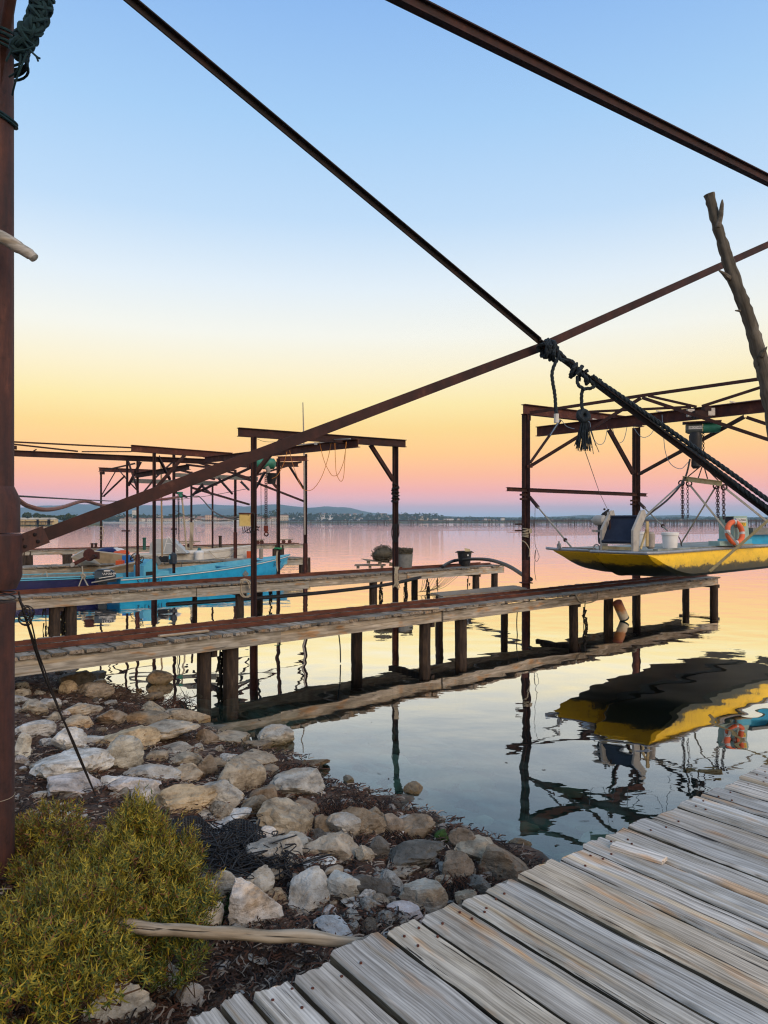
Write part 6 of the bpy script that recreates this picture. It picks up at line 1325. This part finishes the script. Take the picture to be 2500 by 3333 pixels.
for k in range(400):
    u, v = rn.uniform(50, 1650), rn.uniform(2180, 3050)
    p = ray_ground(u, v); s_ = shore_s(p.x, p.y)
    if s_ < -.25 or (u < 700 and v > 2620) or (p-N0).dot(pN) > -.02 or p.y > 11: continue
    o = bpy.data.objects.new('stone', fill[k % 14]); COL.objects.link(o); q = rn.uniform(.04, .14)*(1 if rn.random() < .88 else 1.5)
    o.location = (p.x, p.y, p.z+q*.12); o.scale = (q, q, q*rn.uniform(.8, 1.2)); o.rotation_euler = (rn.uniform(-.3, .3), rn.uniform(-.3, .3), rn.uniform(0, 6))
    tn = TONE[rn.choice('TTBGGGWWDPO')]; f = rn.uniform(.8, 1.05); o.color = (tn[0]*f, tn[1]*f, tn[2]*f, 1)
    tag(o, 'smaller stone wedged in among the bigger shore rocks', 'stone', 'small stones among the shore rocks')
for k in range(70):
    u, v = rn.uniform(420, 1700), rn.uniform(2290, 2870); p = onz(u, v, 0); s_ = shore_s(p.x, p.y)
    if not -1.0 < s_ < -.05 or (p-N0).dot(pN) > -.05: continue
    q = rn.uniform(.12, .30); o = bpy.data.objects.new('rock', fill[k % 14]); COL.objects.link(o)
    o.location = (p.x, p.y, rn.uniform(-.16, .02)+.08*s_); o.scale = (q, q, q*rn.uniform(.7, 1)); o.rotation_euler = (rn.uniform(-.3, .3), rn.uniform(-.3, .3), rn.uniform(0, 6))
    tn = TONE[rn.choice('TTBBGO')]; f = rn.uniform(.7, 1); o.color = (tn[0]*f, tn[1]*f, tn[2]*f, 1)
    tag(o, 'half sunken rock in the shallow water along the shore', 'rock', 'half sunken rocks along the water edge')
# labels: landmarks by their own look, the rest by the nearest landmark
used = {}; lm = [r for r in placedrocks if r[5]]
for o, u, v, w, t, nm in lm: tag(o, nm, 'rock', 'rocks on the shore')
for o, u, v, w, t, nm in placedrocks:
    if nm: continue
    cand = sorted(lm, key=lambda r: (r[1]-u)**2+(r[2]-v)**2*1.6)
    size = 'small' if w < 70 else ('medium' if w < 120 else 'large')
    done = False
    for q in cand[:6]:
        du, dv = u-q[1], v-q[2]
        side = ('right of' if du > 0 else 'left of') if abs(du) > abs(dv)*1.2 else ('below' if dv > 0 else 'above')
        short = ' '.join(q[5].split()[:7])
        for pre in ('', 'next ', 'third '):
            lab = f'{size} {WORD[t]} rock {pre}{side} the {short}' if pre == '' else f'{pre}{size} {WORD[t]} rock {side} the {short}'
            if pre == '' or q is cand[0]:
                if lab not in used: used[lab] = 1; done = True; break
        if done: break
    tag(o, lab, 'rock', 'rocks on the shore')
# submerged boulders: pale stones on the lagoon bed
rn = random.Random(31)
sub = MB()
for k in range(170):
    x, y = rn.uniform(-3.5, 3.0), rn.uniform(3.4, 11.5); s = shore_s(x, y)
    if not (-2.6 < s < -.05): continue
    r = rn.uniform(.05, .22)*(1 if s > -1.6 else .8); vs, fs = ICO[2]; sd = rn.uniform(0, 99)
    V = [Vector((v[0]*r*1.2, v[1]*r, v[2]*r*.45))*(1+.35*noise.noise(Vector(v)*1.3+Vector((sd, 0, 0)))) for v in vs]
    c = Vector((x, y, min(gz(x, y)+.02, -.05-r*.4))); sub.add([c+v for v in V], fs)
SUBR = pmat('submerged_stone', [(.3, (.05,.055,.03)), (.5, (.17,.17,.10)), (.7, (.40,.41,.31))], 1.1, rough=.9, bump=.2, bdist=.02)
single('submerged_stones', sub, SUBR, 'pale stones scattered under the shallow clear water', 'stones', kind='stuff')
# ------------------------------------------------------------------ dried eelgrass wrack between the rocks
WR = [pmat('wrack_dark', [(.3, (.010,.007,.006)), (.7, (.022,.014,.011))], 10, rough=.9, bump=0), pmat('wrack_brown', [(.3, (.035,.019,.012)), (.7, (.065,.036,.022))], 10, rough=.9, bump=0),
      pmat('wrack_red', [(.3, (.075,.030,.018)), (.7, (.12,.055,.03))], 10, rough=.9, bump=0), pmat('wrack_pale', [(.3, (.20,.15,.11)), (.7, (.33,.27,.21))], 10, rough=.9, bump=0)]
rs = np.random.RandomState(5); V = []; Fc = []; Mi = []; cnt = 0
NF = 85000
ys = 2.2+(rs.uniform(0, 1, NF)**1.9)*9.0; xs = ys*rs.uniform(-.56, .22, NF)
for x, y in zip(xs, ys):
    s = shore_s(x, y)
    if s < -.12 or s > 4.6: continue
    if (Vector((x, y, 0))-N0).dot(pN) > .15: continue
    if abs((x)/y) > .62: continue
    dens = .55+.9*noise.noise(Vector((x*2.4, y*2.4, 8)))
    if s < .25: dens += .5
    if rs.rand() > dens+.25: continue
    g = gz(x, y)+rs.uniform(0, .035)+max(0, dens-.8)*.05; a = rs.uniform(0, 6.283); ln = rs.uniform(.02, .085)*(1+.03*y); w = rs.uniform(.0014, .0034)*(1+.10*y)
    cu = rs.uniform(-1.6, 1.6); pz = rs.uniform(-.1, .55); px, py, pzz = x, y, g; b0 = len(V)
    for k in range(4):
        aa = a+cu*k/3; nx_, ny_ = -math.sin(aa)*w, math.cos(aa)*w
        V.append((px-nx_, py-ny_, pzz-w*.4)); V.append((px+nx_, py+ny_, pzz+w*.4))
        px += math.cos(aa)*ln/3; py += math.sin(aa)*ln/3; pzz += pz*ln/3*(1-k*.75)
    mi = rs.choice(4, p=(.28, .34, .24, .14))
    for k in range(3): Fc.append((b0+2*k, b0+2*k+1, b0+2*k+3, b0+2*k+2)); Mi.append(mi)
me = bpy.data.meshes.new('seaweed_wrack'); me.from_pydata(V, [], Fc); [me.materials.append(q) for q in WR]; me.polygons.foreach_set('material_index', Mi); me.update()
o = bpy.data.objects.new('seaweed_wrack', me); COL.objects.link(o); tag(o, 'dry brown seaweed strands littering the ground between the rocks', 'seaweed', kind='stuff')
# small shell and stone chips
ch = MB(); rn = random.Random(8)
for k in range(2200):
    y = 2.2+rn.random()**1.6*7.5; x = y*rn.uniform(-.56, .2); s = shore_s(x, y)
    if s < .02 or s > 4.4 or (Vector((x, y, 0))-N0).dot(pN) > .1 or abs(x/y) > .6: continue
    r = rn.choice((.006, .009, .012, .02, .03)); vs, fs = ICO[1]; sd = rn.uniform(0, 99)
    c = Vector((x, y, gz(x, y)+r*.3)); ch.add([c+Vector((v[0]*r*1.3, v[1]*r, v[2]*r*.7))*(1+.3*noise.noise(Vector(v)+Vector((sd, 0, 0)))) for v in vs], fs, rn.choice((0, 0, 1)))
single('pebbles', ch, [pmat('pebble_pale', [(.3, (.26,.24,.21)), (.7, (.46,.44,.41))], 3, rough=.9, bump=.1), pmat('pebble_tan', [(.3, (.13,.10,.07)), (.7, (.25,.20,.15))], 3, rough=.9, bump=.1)], 'small pebbles and shell chips strewn between the boulders', 'pebbles', kind='stuff')

# ------------------------------------------------------------------ golden samphire shrub
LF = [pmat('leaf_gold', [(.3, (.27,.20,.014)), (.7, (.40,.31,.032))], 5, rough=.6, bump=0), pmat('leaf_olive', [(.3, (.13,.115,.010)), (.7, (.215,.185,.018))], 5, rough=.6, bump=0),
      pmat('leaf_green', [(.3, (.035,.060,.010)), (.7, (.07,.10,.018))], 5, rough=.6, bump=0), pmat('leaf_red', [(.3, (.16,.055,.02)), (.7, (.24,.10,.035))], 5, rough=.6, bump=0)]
STEM = pmat('shrub_stem', [(.3, (.06,.035,.02)), (.7, (.11,.065,.035))], 10, rough=.85, bump=.2)
def shrub(label, base, lobes, ntip, seed, pal):
    T = thing('samphire_shrub', label, 'shrub', base); rs = np.random.RandomState(seed); V = []; Fc = []; Mi = []; stems = MB()
    tot = sum(l[1]*l[3] for l in lobes)
    for (c, rx, ry, rz) in lobes:
        nt = int(ntip*rx*rz/tot)
        for k in range(nt):
            d = rs.normal(size=3); d /= np.linalg.norm(d); d[2] = abs(d[2])*1.0-.25; rad = rs.uniform(.45, 1.0)**.5*(rs.uniform(1.0, 1.38) if rs.rand() < .16 else 1)
            nzv = 1+.42*noise.noise(Vector((d[0]*2.6+c.x*5, d[1]*2.6, d[2]*2.6)))
            tip = c+Vector((d[0]*rx, d[1]*ry, d[2]*rz))*rad*nzv
            if tip.z < gz(tip.x, tip.y): tip.z = gz(tip.x, tip.y)+rs.uniform(0, .06)
            if noise.noise(tip*8.5) < -.20 and rs.rand() < .8: continue
            ax_ = (Vector(d)*.6+Vector((rs.normal()*.35, rs.normal()*.35, .75))).normalized(); u_ = ax_.orthogonal().normalized(); w_ = ax_.cross(u_)
            depth = rad*nzv
            nl = rs.randint(12, 20)
            for q in range(nl):
                a = q*2.4+rs.uniform(-.3, .3); up = q/nl; ln = rs.uniform(.018, .052)*(1.15-.5*up); p0 = tip-ax_*(.085*(1-up)-.02); dr = (u_*math.cos(a)+w_*math.sin(a)); wd = rs.uniform(.0016, .0034)
                b0 = len(V); pos = p0.copy(); sd_ = dr.cross(ax_).normalized()
                for kk in range(4):
                    f = kk/3; w2 = wd*(1-.85*f**2); V.append((pos-sd_*w2)[:]); V.append((pos+sd_*w2)[:])
                    dd = (dr*(1-.55*f)+ax_*(.35+.9*f*up+.55*f)).normalized(); pos = pos+dd*ln/3
                pr = pal(tip, depth, rs)
                mi = rs.choice(4, p=pr)
                for kk in range(3): Fc.append((b0+2*kk, b0+2*kk+1, b0+2*kk+3, b0+2*kk+2)); Mi.append(mi)
            if rs.rand() < .02: stems.tube([tip-ax_*.03, tip+ax_*rs.uniform(.03, .08)+Vector((rs.normal()*.02, rs.normal()*.02, 0))], [.002, .0008], 4)
            if k % 2 == 0: stems.tube([tip, tip-ax_*.10-Z*.01, c+(tip-c)*.55-Z*.08], [.0015, .0024, .004], 4)
    me = bpy.data.meshes.new('foliage'); me.from_pydata(V, [], Fc); [me.materials.append(q) for q in LF]; me.polygons.foreach_set('material_index', Mi); me.update()
    o = bpy.data.objects.new('foliage', me); COL.objects.link(o); o.parent = T; o.location = -ORG[T.name]; part('stems', stems, STEM, T, sharp=80); return T
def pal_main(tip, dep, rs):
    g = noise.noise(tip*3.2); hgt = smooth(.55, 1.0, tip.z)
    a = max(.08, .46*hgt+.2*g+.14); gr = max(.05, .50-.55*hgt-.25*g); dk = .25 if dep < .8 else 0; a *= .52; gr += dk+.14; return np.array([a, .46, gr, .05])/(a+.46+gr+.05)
def pal_left(tip, dep, rs): return np.array([.22, .34, .24, .20])
lob = [(at(430, 2860, 3.40), .34, .32, .30), (at(300, 2960, 3.15), .36, .34, .28), (at(140, 3060, 2.85), .36, .32, .24), (at(560, 2960, 3.25), .20, .24, .20), (at(445, 2690, 3.62), .15, .16, .20), (at(570, 3120, 3.05), .15, .15, .10), (at(40, 3200, 2.65), .32, .26, .20), (at(300, 3150, 2.72), .20, .18, .10), (at(560, 2790, 3.55), .16, .18, .14)]
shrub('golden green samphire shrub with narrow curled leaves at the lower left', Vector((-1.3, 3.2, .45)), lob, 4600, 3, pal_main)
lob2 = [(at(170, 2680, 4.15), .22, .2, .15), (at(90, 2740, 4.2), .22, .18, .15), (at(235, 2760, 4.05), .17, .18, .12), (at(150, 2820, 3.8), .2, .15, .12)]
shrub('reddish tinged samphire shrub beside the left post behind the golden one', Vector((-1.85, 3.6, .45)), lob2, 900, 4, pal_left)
gl_ = MB(); rs_ = random.Random(3)
for (u, v, n_) in ((735, 2965, 110), (1630, 2740, 0)):
    p = ray_ground(u, v)
    for k in range(n_):
        q = p+Vector((rs_.gauss(0, .035), rs_.gauss(0, .06), 0)); q.z = gz(q.x, q.y); gl_.tube([q, q+Vector((rs_.uniform(-.02, .02), rs_.uniform(-.02, .02), rs_.uniform(.02, .05)))], [.004, .001], 4)
single('moss_tuft', gl_, ALGAE, 'small bright green plant tuft beside the bright whitish boulder', 'plant', kind='stuff')
# green algae patch on the slab by the water
p = ray_ground(1438, 2745); mb = MB().sphere(p+Vector((0, .05, .03)), .055, 16, 0, (1, .9, .9))
for i, q in enumerate(mb.V): mb.V[i] = q+Vector((noise.noise(q*30), noise.noise(q*30+Vector((4, 0, 0))), noise.noise(q*30+Vector((0, 9, 0)))))*.022
single('algae_clump', mb, ALGAE, 'bright green algae covered stone near the water line', 'algae', sharp=80)
# ------------------------------------------------------------------ log, black netting
a, b_ = at(312, 3008, 2.98), onz(1215, 3092, DZ-.08); b_.z = DZ-.05; lg = thing('driftwood_log', 'long split driftwood log lying between shrub and boardwalk', 'log', a.lerp(b_, .5)-Z*.04)
pts = [a.lerp(b_, k/24)+Vector((0, .010*noise.noise(Vector((k*.3, 0, 0))), .012*noise.noise(Vector((k*.25, 5, 0))))) for k in range(25)]; x, y, z = frame(b_-a)
trk = MB().tube(pts, [.025+.004*noise.noise(Vector((k*.4, 2, 0)))-(.012*(k > 20)*(k-20)/4) for k in range(25)], 14)
for i, v in enumerate(trk.V): trk.V[i] = v+Vector((0, noise.noise(Vector((v.x*4, v.y*60, v.z*60))), noise.noise(Vector((v.x*4, v.y*60+9, v.z*60)))))*.004
me = trk.mesh('trunk', LOGW, Vector(), 60); tm = Matrix((x, y, z)).transposed(); me.transform(tm.inverted().to_4x4() @ Matrix.Translation(-pts[12])); placed('trunk', me, pts[12], x, lg)
part('split_stub', MB().tube([a+Z*.01, a-x*.06-Z*.012], [.03, .012], 8), DRIFT, lg)
nt = thing('black_netting', 'heap of black plastic mesh and tangled dark rope between rocks', 'net', ray_ground(720, 2800)); mb = MB(); rn = random.Random(6)
def npt(i, j):
    u = 560+i*9.2; v = 2692+j*5.0+.10*(u-560)-14*math.sin(i/40*3.1)+5*math.sin(i*.5+j*.2); p = ray_ground(u, max(v, 2600)); p.z += .05+.03*math.sin(i*.3)+.02*math.sin(j*.35); return p
grid = [[npt(i, j) for j in range(0, 22)] for i in range(0, 41)]
for i in range(41): mb.tube(grid[i], .0042, 4)
for j in range(0, 22): mb.tube([grid[i][j] for i in range(41)], .0028, 4)
part('mesh_sheet', mb, BLACKNET, nt, sharp=80)
mb = MB()
for k in range(130):
    u, v = rn.gauss(770, 75), rn.gauss(2815, 30); p = ray_ground(u, v); q = [p+Vector((rn.gauss(0, .09), rn.gauss(0, .09), rn.uniform(.01, .13))) for _ in range(5)]; mb.tube(spline(q, 5), rn.choice((.0025, .003, .0045)), 5)
for k in range(22):
    u = rn.uniform(690, 760); p = ray_ground(u, 2835); q = [p+Vector((0, 0, .1)), p+Vector((rn.gauss(0, .03), -.06, .05)), ray_ground(u+rn.gauss(-5, 20), 2900+rn.uniform(-20, 15))+Z*.03]; mb.tube(spline(q, 5), .004, 4)
part('tangled_rope', mb, BLACKNET, nt, sharp=80)
mb = MB()
for k in range(160):
    u, v = rn.uniform(820, 955), rn.gauss(2838, 28); p = ray_ground(u, v); mb.tube(spline([p+Z*rn.uniform(.02, .1), p+Vector((rn.gauss(0, .05), rn.gauss(0, .03), rn.uniform(.0, .08))), p+Vector((rn.gauss(0, .07), rn.gauss(0, .04), -.02))], 4), .0035, 4)
part('fibre_clump', mb, BLACKNET, nt, sharp=80)
# weed mats at the water edge
mb = MB(); rn = random.Random(16)
for (u, v, n_, sp_) in ((960, 2520, 240, 26), (560, 2290, 200, 40), (1290, 2740, 160, 40), (1060, 2655, 200, 40), (1500, 2890, 140, 30), (400, 2330, 160, 45), (1180, 2640, 200, 60)):
    for k in range(n_):
        p = ray_ground(u+rn.gauss(0, sp_), v+rn.gauss(0, sp_*.3)); a = rn.uniform(-2.5, -.6); ln = rn.uniform(.08, .2); mb.tube([p+Z*rn.uniform(.03, .08), p+Vector((math.cos(a)*ln*.5, math.sin(a)*ln*.5, .05)), p+Vector((math.cos(a)*ln, math.sin(a)*ln, .005))], [.003, .003, .0015], 3, rn.choice((0, 0, 1, 2)))
single('weed_mats', mb, [WR[0], WR[1], WR[2]], 'clumps of wet brown eelgrass hanging over the rocks at the water edge', 'seaweed', kind='stuff', sharp=80)

# ------------------------------------------------------------------ far shore: town, sheds, trees, oyster racks
HW = pmat('house_wall', [(.3, (.85,.85,.85)), (.7, (1,1,1))], .3, rough=.9, bump=0, tint=True); HR = pmat('house_roof', [(.3, (.26,.13,.08)), (.7, (.36,.19,.12))], .5, rough=.9, bump=0); HWIN = pmat('far_window', [(.3, g3(.05)), (.7, g3(.08))], .5, rough=.3, bump=0)
def housemesh(w, d, h, rh, win):
    mb = MB(); mb.box((0, 0, h/2-.5), (w, d, h+1)); mb.add([(-w/2-.3, -d/2-.3, h), (w/2+.3, -d/2-.3, h), (w/2+.3, d/2+.3, h), (-w/2-.3, d/2+.3, h), (-w/2, 0, h+rh), (w/2, 0, h+rh)], [(0, 1, 5, 4), (2, 3, 4, 5), (1, 2, 5), (3, 0, 4), (3, 2, 1, 0)], 1)
    if win:
        nw = int(w//3)
        for fl in range(int(h//3)):
            for k in range(nw): mb.box((-w/2+(k+.5)*w/nw, -d/2-.02, 1.7+fl*3), (1.1, .1, 1.4), 2)
    return mb.mesh('house', [HW, HR, HWIN])
HM = [housemesh(8, 8, 5.5, 1.6, 1), housemesh(11, 8, 6.2, 1.8, 1), housemesh(7, 7, 3.4, 1.4, 1), housemesh(15, 9, 8.5, 1.5, 1), housemesh(10, 9, 8.0, 2, 1)]
rn = random.Random(44); seen = {}
def house(u, v, Y, me, tone, label, group, sc=1):
    o = bpy.data.objects.new('house', me); COL.objects.link(o); p = at(u, v, Y); o.location = p; o.rotation_euler = (0, 0, rn.uniform(-.5, .5)); o.scale = (sc, sc, sc); o.color = tone+(1,); return tag(o, label, 'house', group)
TN = [tuple(.85*q for q in c_) for c_ in [(.72,.62,.48), (.78,.72,.62), (.70,.55,.42), (.80,.78,.72), (.66,.58,.46), (.74,.60,.50)]]
k = 0; u = 400.0
while u < 905:
    house(u, 1700.5, 1235+rn.uniform(-5, 20), HM[rn.choice((0, 1, 2, 4))], rn.choice(TN), 'cream house in the waterfront row of the far town', 'far town waterfront houses'); u += rn.uniform(5, 14)
for i in range(45):
    house(rn.uniform(380, 930), rn.uniform(1692, 1697.5), rn.uniform(1300, 1420), HM[rn.randrange(4)], rn.choice(TN), 'cream house behind the waterfront row of the far town', 'far town upper houses')
for i in range(80):
    u = rn.triangular(900, 1420, 1130); v = rn.uniform(1679+abs(u-1130)*.012, 1693); house(u, v, rn.uniform(2150, 2300), HM[rn.randrange(5)], rn.choice(TN[1:4]), 'white house on the wooded slope right of the far town', 'far hillside houses', rn.uniform(.8, 1.3))
for i in range(46):
    u = rn.choice((rn.gauss(1330, 60), rn.gauss(1560, 70), rn.gauss(1900, 60), rn.uniform(1260, 2500))); house(u, rn.uniform(1693.5, 1696.5), 1950+rn.uniform(0, 160), HM[rn.randrange(3)], rn.choice(TN), 'low pale building on the far right shore', 'far right shore buildings', rn.uniform(.6, 1.0))
def blk(u, v, Y, w, h, lab, tone=(.74,.62,.42)):
    me = housemesh(w, 12, h, .8, 1); o = house(u, v, Y, me, tone, lab, None); o.rotation_euler = (0, 0, 0); o.name = 'apartment_block'; return o
blk(1372, 1694, 1930, 15, 12, 'left yellow apartment block on the far right shore'); blk(1388, 1694, 1930, 12, 13, 'right yellow apartment block on the far right shore'); blk(1345, 1694, 1930, 12, 10, 'small pink apartment block left of the yellow pair', (.72,.52,.44)); blk(970, 1688, 2100, 34, 8, 'long white building on the far slope', (.85,.82,.78)); blk(1066, 1691, 2080, 24, 12, 'tall white villa block low on the far slope', (.86,.84,.80)); blk(1440, 1695, 1930, 60, 5, 'long low white hall on the far right shore', (.80,.78,.74)); blk(679, 1699.8, 1230, 9, 12, 'ochre church-like block of the far town', (.66,.45,.30)); blk(440, 1692, 1300, 7, 17, 'pale water tower block above the far trees', (.70,.66,.58))
# boat sheds on the near left shore
SHW = pmat('shed_wall', [(.3, (.50,.38,.18)), (.7, (.62,.50,.28))], .3, rough=.9, bump=0); SHR = pmat('shed_roof', [(.3, (.42,.36,.26)), (.7, (.52,.46,.36))], .4, rough=.9, bump=0)
for u, w, lab in ((72, 12, 'leftmost yellowish boat shed half hidden by the steel post'), (112, 15, 'yellowish boat shed with pale roof, second from the left post'), (148, 16, 'wide yellowish boat shed, third from the left post'), (172, 8, 'small cream shed at the right of the boat sheds')):
    Y = 425; p = at(u, 1704.5, Y); p.z = .6; t = thing('boat_shed', lab, 'shed', p, 'boat sheds on the left shore'); ww = w*.32; hh = 3.0
    part('wall', MB().box(p+Z*hh/2, (ww*1.6, 5, hh)), SHW, t); V = [p+Vector((a*ww*.88, b2*2.8, hh+c_)) for a, b2, c_ in ((-1, -1, 0), (1, -1, 0), (1, 1, 0), (-1, 1, 0), (-.55, 0, 1.1), (.55, 0, 1.1))]; part('roof', MB().add(V, [(0, 1, 5, 4), (1, 2, 5), (2, 3, 4, 5), (3, 0, 4), (3, 2, 1, 0)]), SHR, t)
    part('porch', MB().box(p+Vector((0, -4, 2.1)), (ww*1.6, 3, .12)), RUSTD, t)
    for a in (-.7, 0, .7): part('porch_post', MB().bar(p+Vector((a*ww, -5.2, -.6)), p+Vector((a*ww, -5.2, 2.1)), .12, .12), RUSTD, t)
LEAFF = pmat('far_foliage', [(.3, (.018,.032,.012)), (.5, (.035,.055,.02)), (.7, (.06,.085,.03))], .4, rough=.95, bump=0)
def crown(mb, c, r, rz, n, rn, leaf):
    for k in range(n):
        d = Vector((rn.gauss(0, 1), rn.gauss(0, 1), rn.gauss(0, 1))).normalized(); p = c+Vector((d.x*r, d.y*r, d.z*rz))*rn.uniform(.45, 1)**.5*(1+.3*noise.noise(d*2.5+c)); a = Vector((rn.gauss(0, 1), rn.gauss(0, 1), rn.gauss(0, 1))).normalized()*leaf*rn.uniform(.6, 1.3); b2 = a.orthogonal().normalized()*leaf*rn.uniform(.5, 1); mb.add([p-a-b2*.4, p+b2, p+a-b2*.3, p-b2*.8], [(0, 1, 2, 3)])
for i, (u, vt, w) in enumerate(((88, 1673, 26), (120, 1675, 22), (140, 1679, 26), (160, 1681, 22), (178, 1683, 24), (205, 1680, 28), (222, 1676, 16), (240, 1682, 22), (262, 1684, 22), (285, 1685, 22))):
    Y = 470+rn.uniform(0, 60); p = at(u, HV, Y); p.z = .6; ht = zof(vt, Y); r = w*Y/F*.55; names = ['first', 'second', 'third', 'fourth', 'fifth', 'sixth', 'seventh', 'eighth', 'ninth', 'tenth']
    t = thing('shore_tree', f'{names[i]} tree from the left behind the boat sheds', 'tree', p, 'trees behind the boat sheds'); part('trunk', MB().tube([p, p+Z*(ht-1)*.8], [.3, .15], 6), PILEW, t)
    mb = MB(); crown(mb, p+Z*(ht-(ht-1)*.32), r, (ht-1)*.38, 420, rn, .55); part('crown', mb, LEAFF, t, sharp=180)
# low woods on the far shores
mb = MB(); rn = random.Random(77)
for i in range(700):
    u = rn.uniform(230, 1450); Y = rn.uniform(1260, 1500) if u < 900 else rn.uniform(1700, 2250); zb = 2+(rn.uniform(0, 16) if u > 880 else rn.uniform(0, 6)); r = rn.uniform(4, 9); p = at(u, HV, Y); p.z = zb; crown(mb, p+Z*r*.5, r, r*.6, 26, rn, 2.2)
for i in range(420):
    u = rn.uniform(1250, 2550); Y = rn.uniform(2010, 2200); r = rn.uniform(4, 8); p = at(u, HV, Y); p.z = 3+rn.uniform(0, 7); crown(mb, p+Z*r*.4, r*1.4, r*.55, 22, rn, 2.4)
single('far_woods', mb, LEAFF, 'dark low woods along the far lagoon shore', 'woods', kind='stuff', sharp=180)
RKM = pmat('rack_timber', [(.3, (.05,.035,.03)), (.7, (.09,.065,.055))], .5, rough=.9, bump=0)
rn = random.Random(9)
for i, (u0, u1, Y, zt, n_, lab) in enumerate(((880, 1290, 640, 3.6, 120, 'far left stretch of oyster racks standing in the lagoon'), (1180, 1760, 520, 3.6, 150, 'middle stretch of oyster racks standing in the lagoon'), (1640, 2600, 430, 3.4, 210, 'right stretch of oyster racks standing in the lagoon'), (1700, 2600, 560, 4.2, 200, 'rear right stretch of oyster racks standing in the lagoon'))):
    mb = MB()
    for k in range(n_):
        u = rn.uniform(u0, u1); y = Y+rn.uniform(-40, 60); p = at(u, HV, y); top = zt*rn.uniform(.8, 1.12); mb.bar((p.x, p.y, -.5), (p.x, p.y, top), .16, .16)
    for k in range(7):
        y = Y-40+k*16; a, b2 = at(u0+rn.uniform(0, 60), HV, y), at(u1-rn.uniform(0, 60), HV, y); a.z = b2.z = zt*rn.uniform(.72, .9); mb.bar(a, b2, .2, .16)
    single('oyster_racks', mb, RKM, lab, 'oyster racks', kind='stuff')
by = thing('buoy', 'small yellow buoy floating near the left post', 'buoy', at(123, 1733, 160)); c = Vector((at(123, HV, 160).x, 160, .25)); part('float', MB().sphere(c, .42, 14, 0, (1.1, 1, .8)), PLATEY, by); part('top', MB().lathe([(.18, .25), (.12, .5)], c, 10), PLATEY, by)

# bits of weed floating on the still water
mb = MB(); rn = random.Random(51)
for k in range(150):
    x, y = rn.uniform(-2.5, 3.2), rn.uniform(4.5, 11); s_ = shore_s(x, y)
    if not -2.8 < s_ < -.1 or (Vector((x, y, 0))-N0).dot(pN) > -.1 or rn.random() > math.exp(s_*.9)+.12: continue
    a = rn.uniform(0, 6.28); ln = rn.uniform(.02, .09); w_ = rn.uniform(.003, .008); d_ = Vector((math.cos(a), math.sin(a), 0)); q_ = Vector((-d_.y, d_.x, 0)); p = Vector((x, y, .004))
    mb.add([p-q_*w_, p+q_*w_, p+d_*ln*.5+q_*w_*2.2, p+d_*ln+q_*w_*.6, p+d_*ln*.5+q_*w_*.2], [(0, 1, 2, 3, 4)], rn.choice((0, 1)))
single('floating_weed', mb, [WR[0], WR[1]], 'scraps of brown weed floating on the water by the rocks', 'seaweed', kind='stuff')
